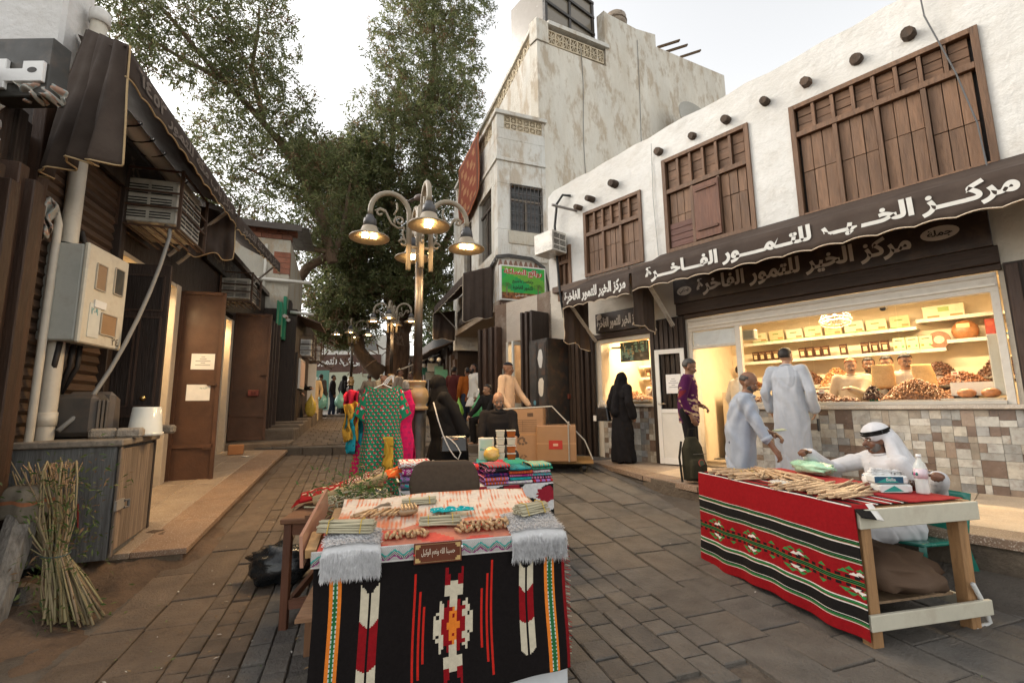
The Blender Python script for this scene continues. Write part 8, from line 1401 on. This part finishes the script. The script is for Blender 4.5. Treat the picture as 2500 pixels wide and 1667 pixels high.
        m = MB(); nk = [U(.548)+Vector((.066*s*math.cos(k*.45), .064*s*math.sin(k*.45)-.004, .012*s*(1+math.sin(k*.45)))) for k in range(15)]; m.tube(nk, .012*s, wear.get('collar', col) if not callable(col) else wear.get('collar', (.1, .02, .1)), 6); m.build('collar', 'cloth', o, True)
        if wear.get('placket'):
            m = MB()
            for k in range(6): m.ball(U(.5-.06*k, 0, .115+.02*min(k, 2)), (.006, .004, .006), (.5, .5, .48), 6, 4)
            tag(m.build('button', 'gloss', o), kind='stuff')
    if wear.get('cuff'):
        for (S_, E_, W_, fd) in arms: c0 = E_.lerp(W_, (wear.get('sleeve', 1)-.5)*2*.97); m = MB(); m.tube([c0-fd*.03, c0+fd*.012], [.058*s, .056*s], col, 14); m.build('cuff', 'garment', o, True)
        m = MB(); m.hull8([U(.36, .05, .128), U(.36, .13, .112), U(.36, .13, .12), U(.36, .05, .136), U(.45, .05, .118), U(.45, .13, .1), U(.45, .13, .108), U(.45, .05, .126)], col); m.build('pocket', 'garment', o)
        m = MB(); [m.obox(U(.53, e*.045, .075), (.06, .02, .05), col, Euler((.5, 0, e*.5)).to_matrix()) for e in (-1, 1)]; tag(m.build('collar_point', 'garment', o), kind='stuff')
    if top == 'hoodie': m = PB(); [m.cap(U(.53, math.cos(a)*.1, math.sin(a)*.075), U(.53, math.cos(a+.5)*.1, math.sin(a+.5)*.075), .032*s, .032*s) for a in [k*.5 for k in range(13)]]; fuse(m, 'hood', cm, o, .013, 2, col)
    if wear.get('legs'):
        g_ = PB(); lc = wear['legs']; wd = wear.get('lw', 1.0)
        for (hip, kn, an) in legs: g_.limb([hip+Vector((0, 0, .06)), kn, an+Vector((0, 0, .0))], [.108*s*wd, .08*s*wd, .066*s*wd])
        g_.loft([(U(-.1), .15*s, .115*s, L*.3), (U(-.02), .145*s, .11*s, L*.8)]); fuse(g_, 'trousers', 'garment', o, max(.014, gv), 2, lc, cloth_folds(seed+5, .004, 1, .1, 11, .004))
    if top == 'abaya':
        g_ = PB(); bw = wear.get('w', 1.0); z0 = pel.z; rings = [(U(.55), .08*s, .075*s, L), (U(.48), .18*s*sq, .12*s, L), (U(.35), .2*s*bw, .16*s*bw, L), (U(.1), .2*s*bw, .165*s*bw, L), (U(-.08), .215*s*bw, .18*s*bw, L*.5)]
        for k in (.4, .75, 1): rings.append(((0, .0, z0*(1-k)+.03*k), (.215+.06*k)*s*bw, (.185+.06*k)*s*bw, 0))
        g_.loft(rings[::-1])
        for i, (S_, E_, W_, fd) in enumerate(arms): g_.limb([S_, E_, E_.lerp(W_, .97)], [.085*s, .074*s, .082*s]); g_.cap(U(.46, (-1, 1)[i]*.07), S_, .09*s, .088*s)
        fuse(g_, 'robe', 'garment', o, gv, 3, col, cloth_folds(seed, .028*s, U(.4).z, .1, 8, .006))
        v_ = PB(); v_.ball(hp(0, .005, .01), (.098*s, .118*s, .128*s), (1, 1, 1), 18, 12, Rh)
        v_.loft(([(U(.08, 0, .0), .27*s, .22*s, L), (U(.2, 0, .0), .25*s, .2*s, L)] if wear.get('cape') else [])+[(U(.3, 0, -.01), (.19+.04*bool(wear.get('cape')))*s, (.15+.04*bool(wear.get('cape')))*s, L), (U(.42), .2*s*sq, .15*s, L), (U(.52), .14*s, .12*s, L), (hp(0, .01, -.05), .09*s, .1*s, L), (hp(0, .02, .06), .08*s, .09*s, 0)])
        if wear.get('tail'): v_.cap(hp(0, .09, -.02), U(.05, .0, -.14), .07*s, .11*s)
        v_.cap(hp(0, -.05, -.06), U(.33, 0, .13), .075*s, .1*s); fuse(v_, 'veil', 'garment', o, .012, 3, wear.get('veil', col), cloth_folds(seed+3, .014, U(.7).z, U(.3).z, 7, .006))
    if wear.get('ghutra'):
        gc = (.58, .58, .6); v_ = PB(); v_.ball(hp(0, .014, .05), (.09*s, .108*s, .09*s), (1, 1, 1), 18, 12, Rh)
        v_.cap(hp(0, .1, .03), U(.5, 0, -.1), .06*s, .1*s); v_.cap(hp(.082, .05, .0), U(.52, .12, -.03), .035*s, .06*s); v_.cap(hp(-.082, .05, .0), U(.52, -.12, -.03), .035*s, .06*s); v_.cap(hp(.05, .09, .0), U(.46, .1, -.11), .06*s, .07*s); v_.cap(hp(-.05, .09, .0), U(.46, -.1, -.11), .06*s, .07*s)
        fuse(v_, 'headcloth', 'garment', o, .009, 3, gc, cloth_folds(seed+4, .008, hp(0, 0, .1).z, U(.45).z, 12, .005))
        m = MB()
        for dz in (.058, .078): m.tube([hp(.093*math.cos(k*.3491), .012+.11*math.sin(k*.3491), dz+.012*math.sin(k*.3491)) for k in range(19)], .0105*s, (.012, .011, .01), 7, cap=False)
        m.build('head_cord', 'cloth', o, True)
    if feet and not low or feet and wear.get('shoes'):
        for (hip, kn, an) in legs: m = PB(); m.cap(an+Vector((0, .045*s, -.055*s)), an+Vector((0, -.135*s, -.06*s)), .04*s, .038*s); fuse(m, 'shoe', 'plain', o, .014, 1, shoe)
    return o
def W2L(o, p): return tuple(o_inv(o)@Vector(p))
def o_inv(o): return o.matrix_world.inverted()
def loc(at, rz, p): return tuple((Matrix.Translation(Vector(at))@Matrix.Rotation(rz, 4, 'Z')).inverted()@Vector(p))
# --- the foreground right group
a_ = (3.2, 3.96, g(4.0)); r_ = R(-92)
person('seated stick seller in white robe and white headcloth with black cord', a_, r_, 1.74, .14, .34, (loc(a_, r_, (2.66, 4.2, .98)), loc(a_, r_, (3.16, 3.5, .87))), R(-6), .1, 'dark', None, ('stubble', (.12, .11, .1)), dict(top='thobe', col=(.54, .54, .56), ghutra=True, placket=True, k=6, wr=.009, vox=.0095), .0085, curl=1.5)
o = thing('wrist_watch', 'steel wrist watch on the arm of the seated stick seller', 'watch', (3.16, 3.56, .88)); m_ = MB(); m_.tube([(.034*math.cos(k*.524), .0, .034*math.sin(k*.524)) for k in range(13)], .008, (.5, .5, .5), 6); m_.build('strap', 'steel', o, True); m_ = MB(); m_.tube([(0, -.002, .034), (0, -.002, .046)], .017, (.4, .4, .4), 12); m_.build('dial', 'steel', o)
a_ = (2.42, 5.0, g(5.0)); r_ = R(64)
person('balding man in pale blue grey shirt bending over the stick table with banknotes', a_, r_, 1.7, .2, None, (loc(a_, r_, (2.62, 4.62, .93)), loc(a_, r_, (2.72, 4.86, 1.12))), R(-4), .32, 'brown', ('bald', (.06, .055, .05)), ('stubble', (.05, .045, .04)), dict(top='shirt', col=(.33, .37, .44), sleeve=.8, legs=(.03, .032, .045), w=1.12, long=True, vox=.0095, cuff=True, placket=True, wr=.014), .0085, curl=.9)
o = thing('banknotes', 'small fold of green banknotes in the hand of the balding man', 'money', (2.76, 4.8, 1.15), .3); m_ = MB(); [m_.add([(-.07, -.03, .004*k), (.07, -.03+.006*k, .012+.004*k), (.07, .03, .02+.004*k), (-.07, .03, .006+.004*k)], [(0, 1, 2, 3)], ((.4, .45, .3), (.45, .42, .33), (.32, .42, .3))[k]) for k in range(3)]; m_.build('note', 'plain', o, solid=.001)
a_ = (2.4, 6.32, SW); r_ = R(62); batik = lambda P: np.where((wobble(5, 8, (42, 42, 42))(P) > .12)[:, None] & (wobble(6, 5, (9, 9, 9))(P) > 0)[:, None], np.array([(.45, .32, .2)]), np.where((wobble(9, 6, (7, 7, 7))(P) > .3)[:, None], np.array([(.12, .015, .02)]), np.array([(.06, .01, .05)])))
person('man in purple batik shirt carrying a backpack by its handle', a_, r_, 1.65, .06, None, (None, loc(a_, r_, (2.62, 6.36, SW+.98))), R(6), .3, 'brown', ('short', (.05, .048, .046)), ('moustache', (.03, .028, .026)), dict(top='shirt', col=batik, sleeve=.85, legs=(.012, .011, .012), hem=.6, w=1.02, shoes=True, vox=.011), .0095)
BP = thing('backpack', 'dark green backpack with a round badge hanging from the hand of the batik shirted man', 'backpack', (2.33, 6.06, SW+.03), R(20)); m_ = PB(); m_.loft([((0, 0, .02), .15, .085, 0), ((0, 0, .2), .165, .1, 0), ((0, .01, .42), .15, .085, 0), ((0, .02, .56), .08, .05, 0)]); m_.loft([((0, -.09, .04), .12, .05, 0), ((0, -.1, .22), .12, .05, 0), ((0, -.09, .28), .1, .03, 0)])
fuse(m_, 'pack', 'cloth', BP, .012, 2, (.035, .032, .02), cloth_folds(3, .003, .5, 0, 5, .005)); m_ = MB(); m_.tube([(-.06, .02, .54), (-.04, .0, .66), (.04, .0, .66), (.06, .02, .54)], .012, (.02, .018, .014), 7); m_.build('grab_handle', 'cloth', BP); m_ = MB(); m_.tube([(-.14, .04, .5), (-.2, .02, .3), (-.19, .0, .0)], .016, (.02, .018, .014), 6); m_.build('shoulder_strap', 'cloth', BP)
m_ = MB(); m_.tube([(0, -.142, .24), (0, -.15, .24)], .045, (.3, .06, .04), 18); m_.tube([(0, -.1505, .24), (0, -.152, .24)], .036, (.05, .08, .05), 16); m_.build('badge', 'plain', BP); m_ = MB(); m_.bar((-.1, -.125, .35), (.1, -.125, .35), .012, .006, (.1, .1, .09)); m_.build('zip', 'metal', BP)
a_ = tuple(FR['R']@Vector((.02, .36, SW))); person('tall man in a long pale robe standing with his back turned at the date counter', a_, RA+R(0), 1.78, .0, None, (None, None), R(-14), .0, 'tan', ('short', (.018, .014, .012)), None, dict(top='thobe', col=(.38, .41, .46), w=1.08, k=7, wr=.01, vox=.0105, shoes=True), .011)
o = thing('mobile_phone', 'black mobile phone in the lowered hand of the robed customer', 'phone', tuple(FR['R']@Vector((-.27, .28, SW+.72))), RA); m_ = MB(); m_.box(-.008, .008, -.04, .04, -.08, .08, (.012, .012, .013)); m_.build('handset', 'gloss', o, bev=.004)
a_ = tuple(FR['R']@Vector((2.7, .42, SW))); person('woman in black robe and veil standing at the left date window', a_, RA+R(-14), 1.6, .03, None, (None, None), 0, .05, 'mid', None, None, dict(top='abaya', col=(.012, .011, .012), tail=True, w=.92), .013)
HB = thing('handbag', 'black and white handbag on the arm of the veiled woman at the window', 'handbag', tuple(FR['R']@Vector((3.06, .5, SW+.72))), RA); m_ = MB(); m_.hull8([(-.17, -.06, 0), (.17, -.06, 0), (.17, .06, 0), (-.17, .06, 0), (-.12, -.04, .24), (.12, -.04, .24), (.12, .04, .24), (-.12, .04, .24)], (.014, .013, .013)); m_.build('bag_body', 'gloss', HB, bev=.015); m_ = MB(); m_.box(.1, .165, -.062, .062, .0, .1, (.6, .57, .52)); m_.tube([(-.08, 0, .24), (-.04, 0, .36), (.04, 0, .36), (.08, 0, .24)], .012, (.6, .57, .52), 6); m_.build('white_trim', 'gloss', HB)
# --- vendors in the shops
VN = [(-.46, -.82, 1.66, ('short', (.3, .1, .03)), (.52, .42, .3), 'tan', 'vendor with hennaed orange hair in a beige shirt behind the almonds', .15, 8), (-.62, -1.15, 1.68, ('short', (.012, .009, .008)), (.02, .14, .1), 'brown', 'dark haired vendor in a green shirt behind the counter', .0, 0), (-.84, -1.15, 1.69, ('short', (.012, .009, .008)), (.03, .03, .035), 'mid', 'vendor in a dark shirt half hidden behind the paper bag', .1, -10), (-1.06, -.85, 1.68, ('short', (.012, .009, .008)), (.62, .58, .5), 'mid', 'smiling vendor in a white shirt holding the paper bag', .2, 14), (1.12, -.75, 1.68, ('short', (.012, .009, .008)), (.62, .6, .56), 'mid', 'shop worker in white seen through the open doorway', .0, 150)]
for x, y, h, hr, c, skn, lb, nd, yw in VN: a_ = tuple(FR['R']@Vector((x, y, SW))); person(lb, a_, RA+R(180+yw), h, .08, None, (None, loc(a_, RA+R(180+yw), FR['R']@Vector((x-.05, y+.4, 1.62)))) if yw < 100 else (None, None), R(10), nd, skn, hr, ('moustache' if yw else 'stubble', (.02, .015, .012)), dict(top='shirt', col=c, legs=(.04, .04, .05), vox=.015), .0125, feet=False)
a_ = tuple(FR['R']@Vector((2.95, -1.2, SW))); person('vendor in white behind the counter of the left date shop', a_, RA+R(170), 1.62, .1, None, (None, None), 0, .2, 'mid', ('short', (.012, .009, .008)), ('moustache', (.02, .015, .012)), dict(top='shirt', col=(.6, .56, .48), legs=(.04, .04, .05), vox=.015), .0125, feet=False)
a_ = tuple(FR['R']@Vector((5.75, -.9, .6))); person('shopkeeper in white inside the corner shop', a_, RA+R(170), 1.65, .1, None, (None, None), 0, .3, 'brown', ('cap', (.6, .55, .45)), ('full', (.03, .025, .02)), dict(top='shirt', col=(.6, .54, .44), legs=(.04, .04, .05), vox=.016), .0125, feet=False)
# --- the centre group
a_ = (-.87, 6.15, g(6.1)); r_ = R(-66)
NQ = person('veiled woman all in black leaning forward behind the lamp post with a white corded bag', a_, r_, 1.68, .2, None, (loc(a_, r_, (-1.36, 5.62, 1.62)), loc(a_, r_, (-.55, 5.93, .98))), R(-12), .3, 'mid', None, None, dict(top='abaya', col=(.011, .01, .01), w=1.36, cape=True), .012)
HB2 = thing('shoulder_bag', 'black shoulder bag with a white knotted cord on the veiled woman by the lamp', 'handbag', (-.74, 5.82, g(5.8)+.7), R(8)); m_ = MB(); m_.hull8([(-.17, -.05, 0), (.17, -.05, 0), (.17, .05, 0), (-.17, .05, 0), (-.16, -.02, .2), (.16, -.02, .2), (.16, .02, .2), (-.16, .02, .2)], (.018, .016, .016)); m_.build('bag_body', 'gloss', HB2, bev=.02); m_ = MB(); m_.tube([(-.26, -.05, .62), (-.2, -.08, .4), (-.14, -.07, .22), (-.06, -.075, .05), (.0, -.08, -.04), (.05, -.08, -.08), (.08, -.08, 0), (.02, -.085, .1), (-.04, -.08, .16), (-.1, -.075, .2)], .008, (.62, .6, .56), 6); m_.build('white_cord', 'cloth', HB2, True); m_ = MB(); m_.bar((-.03, -.045, .16), (.05, -.045, .165), .02, .012, (.45, .25, .12)); m_.build('clasp', 'steel', HB2)
a_ = (-.2, 6.3, g(6.3)-.05); person('bearded bald man in a black hooded top seated behind the honey tubs', a_, R(6), 1.74, .06, .56, ((-.2, -.36, .74), (.18, -.38, .72)), R(0), .3, 'mid', ('bald', (.03, .027, .025)), ('full', (.05, .047, .044)), dict(top='hoodie', col=(.014, .012, .012), sleeve=.55, legs=(.03, .03, .035), w=1.15), .011)
o = thing('wooden_stool', 'dark stool under the bearded man in the black hooded top', 'stool', (-.2, 6.34, g(6.3))); m_ = MB(); m_.box(-.2, .2, -.18, .18, .5, .56, (.08, .05, .03)); m_.build('seat', 'woodx', o)
for x in (-.17, .14):
    for y in (-.15, .12): m_ = MB(); m_.box(x, x+.03, y, y+.03, 0, .498, (.07, .045, .03)); m_.build('leg', 'wood', o)
a_ = (-.12, 8.45, g(8.4)+.1); person('young man with a moustache in a dark cap and peach shirt pushing the trolley', a_, R(62), 1.76, .05, None, (loc(a_, R(62), (-.06, 8.2, 1.42)), loc(a_, R(62), (.3, 8.6, 1.46))), R(8), .05, 'brown', ('cap', (.015, .017, .025)), ('moustache', (.015, .012, .01)), dict(top='kurta', col=(.6, .42, .28), hem=.55, legs=(.5, .4, .3)), .011)
a_ = (-.5, 10.2, .62); person('man in a black shirt sitting on the kerb by the folded shutters', a_, R(-40), 1.72, .12, .42, ((-.2, -.45, .62), (.12, -.46, .5)), R(-25), .05, 'mid', ('short', (.012, .01, .009)), ('moustache', (.015, .012, .01)), dict(top='shirt', col=(.014, .013, .013), legs=(.013, .012, .012)), .0125)
m_ = MB(); m_.box(-.85, -.1, 10.0, 10.5, .6, 1.04, (.06, .045, .035)); tag(m_.build('low_bench', 'stone'), 'dark low stone bench under the man in the black shirt', 'bench')
# --- the far street
FAR = [('bearded man in a long black robe stepping off the left pavement with a yellow bag', (-6.55, 13.8, .84), 75, 1.76, dict(top='thobe', col=(.013, .012, .012)), ('full', (.015, .012, .01)), 'tan', ('short', (.012, .01, .009)), .22, None),
 ('person in dark clothes behind the pink headscarf at the left shop door', (-6.95, 13.3, .8), 80, 1.64, dict(top='abaya', col=(.02, .018, .018), veil=(.5, .05, .22)), None, 'mid', None, 0, None),
 ('man in a cream shirt half hidden by the left door frame', (-6.72, 15.4, .95), 20, 1.68, dict(top='kurta', col=(.5, .36, .2), legs=(.4, .3, .2)), None, 'dark', ('short', (.012, .01, .009)), 0, None),
 ('man in a long grey tunic walking away with a green carrier bag', (-7.75, 18.4, 1.08), 165, 1.74, dict(top='thobe', col=(.09, .072, .06), hem=.35, legs=(.08, .065, .055)), None, 'brown', ('short', (.012, .01, .009)), .3, None),
 ('man in a black sweater and blue jeans carrying a green carrier bag', (-7.42, 18.8, 1.1), 110, 1.7, dict(top='shirt', col=(.013, .012, .013), legs=(.03, .04, .07)), ('moustache', (.015, .012, .01)), 'brown', ('short', (.012, .01, .009)), .15, None),
 ('person in black standing behind the far lamp post', (-7.25, 19.6, 1.17), 140, 1.66, dict(top='abaya', col=(.014, .013, .013)), None, 'mid', None, 0, None),
 ('dark clothed man sitting low by the far lamp post', (-6.75, 19.3, 1.17), -100, 1.7, dict(top='shirt', col=(.05, .045, .045), legs=(.03, .03, .035)), None, 'dark', ('short', (.012, .01, .009)), 0, .3),
 ('old man in cream robe and cap squatting on the low kerb', (-5.62, 17.6, 1.0), -80, 1.7, dict(top='thobe', col=(.5, .4, .27)), ('full', (.3, .29, .27)), 'dark', ('cap', (.5, .4, .28)), 0, .3),
 ('man in a grey tunic seen from behind left of the trunk', (-5.35, 17.0, .98), 175, 1.7, dict(top='kurta', col=(.14, .13, .125), legs=(.14, .13, .12)), None, 'dark', ('short', (.012, .01, .009)), .1, None),
 ('man in a beige tunic with his back turned at the foot of the trunk', (-5.3, 18.4, 1.1), 170, 1.68, dict(top='kurta', col=(.42, .34, .23), legs=(.42, .34, .23)), None, 'brown', ('cap', (.45, .38, .28)), 0, None),
 ('stocky man in a brown cardigan looking down behind the dresses', (-2.42, 8.7, g(8.7)), -20, 1.64, dict(top='kurta', col=(.17, .115, .085), legs=(.1, .08, .07), w=1.15), ('moustache', (.02, .016, .014)), 'brown', ('bald', (.03, .025, .022)), 0, None),
 ('tall man in a grey beige robe in profile right of the trunk', (-3.62, 14.5, .87), 80, 1.8, dict(top='thobe', col=(.3, .25, .2)), ('moustache', (.015, .012, .01)), 'brown', ('short', (.012, .01, .009)), .12, None),
 ('man in a white tunic walking near the lamp post', (-3.12, 14.0, .85), -10, 1.66, dict(top='kurta', col=(.55, .47, .38), legs=(.5, .42, .34)), ('moustache', (.015, .012, .01)), 'dark', ('short', (.012, .01, .009)), .2, None),
 ('dark clothed person far behind the white tunic', (-3.95, 22.0, 1.21), 10, 1.66, dict(top='kurta', col=(.04, .05, .06), legs=(.03, .03, .04)), None, 'brown', ('short', (.012, .01, .009)), .1, None),
 ('man in an orange shirt and jeans with his back turned outside the dark shops', (-1.2, 12.3, .78), -150, 1.72, dict(top='shirt', col=(.3, .085, .015), legs=(.035, .045, .07)), None, 'brown', ('short', (.012, .01, .009)), .1, None),
 ('man in a white printed shirt looking up outside the dark shops', (-.98, 11.9, .76), -60, 1.8, dict(top='kurta', col=(.66, .63, .57), legs=(.45, .42, .36), hem=.7), ('full', (.015, .012, .01)), 'brown', ('short', (.012, .01, .009)), .1, None),
 ('man in a dark red shirt at the entrance of the dark shops', (-1.75, 14.0, .86), -30, 1.66, dict(top='shirt', col=(.17, .02, .018), legs=(.03, .03, .04)), None, 'brown', ('short', (.012, .01, .009)), 0, None),
 ('taller man in maroon beside the man in the dark red shirt', (-1.72, 13.3, .83), 150, 1.78, dict(top='thobe', col=(.09, .022, .02)), None, 'brown', ('short', (.012, .01, .009)), 0, None),
 ('man in a light blue shirt far down the right side', (-2.9, 20.0, 1.15), 60, 1.68, dict(top='shirt', col=(.4, .46, .5), legs=(.05, .05, .06)), None, 'brown', ('short', (.012, .01, .009)), .1, None),
 ('man in a white shirt furthest down the street', (-2.3, 22.5, 1.22), 120, 1.68, dict(top='kurta', col=(.6, .58, .54), legs=(.5, .48, .44)), None, 'brown', ('short', (.012, .01, .009)), .2, None)]
for lb, at, dg, h, wr, brd, skn, hr, st, sit in FAR:
    wr['vox'] = .019; hd = (None, None)
    if 'yellow bag' in lb: hd = ((-.12, -.28, 1.05), (.1, -.46, 1.2))
    if 'squatting' in lb: hd = ((-.2, -.6, .55), (.16, -.55, .5))
    if sit: wr['col'] = wr['col']
    person(lb, at, R(dg), h, .28 if sit else .03, sit, hd, R(8), .25 if 'down' in lb else (-.25 if 'looking up' in lb else 0), skn, hr, brd, wr, .018, stride=st, feet=True)
for lb, at, col, sz in (('yellow plastic carrier bag held by the man in the black robe', (-6.05, 13.75, 1.2), (.55, .38, .06), (.16, .1, .3)), ('pale green carrier bag hanging beside the grey tunic', (-7.5, 18.0, 1.42), (.25, .55, .45), (.2, .14, .3)), ('pale green carrier bag hanging beside the blue jeans', (-6.95, 18.5, 1.42), (.27, .55, .45), (.22, .14, .3)), ('green carrier bag by the white printed shirt', (-.85, 11.6, 1.0), (.06, .3, .1), (.18, .12, .34)), ('lime green bag beside the orange shirt', (-1.42, 12.1, 1.1), (.25, .5, .06), (.12, .1, .25))): bag_blob('carrier_bag', lb, 'bag', at, sz, col, int(abs(at[0]*100)), 'plasticbag', 0, .2, neck=.5)
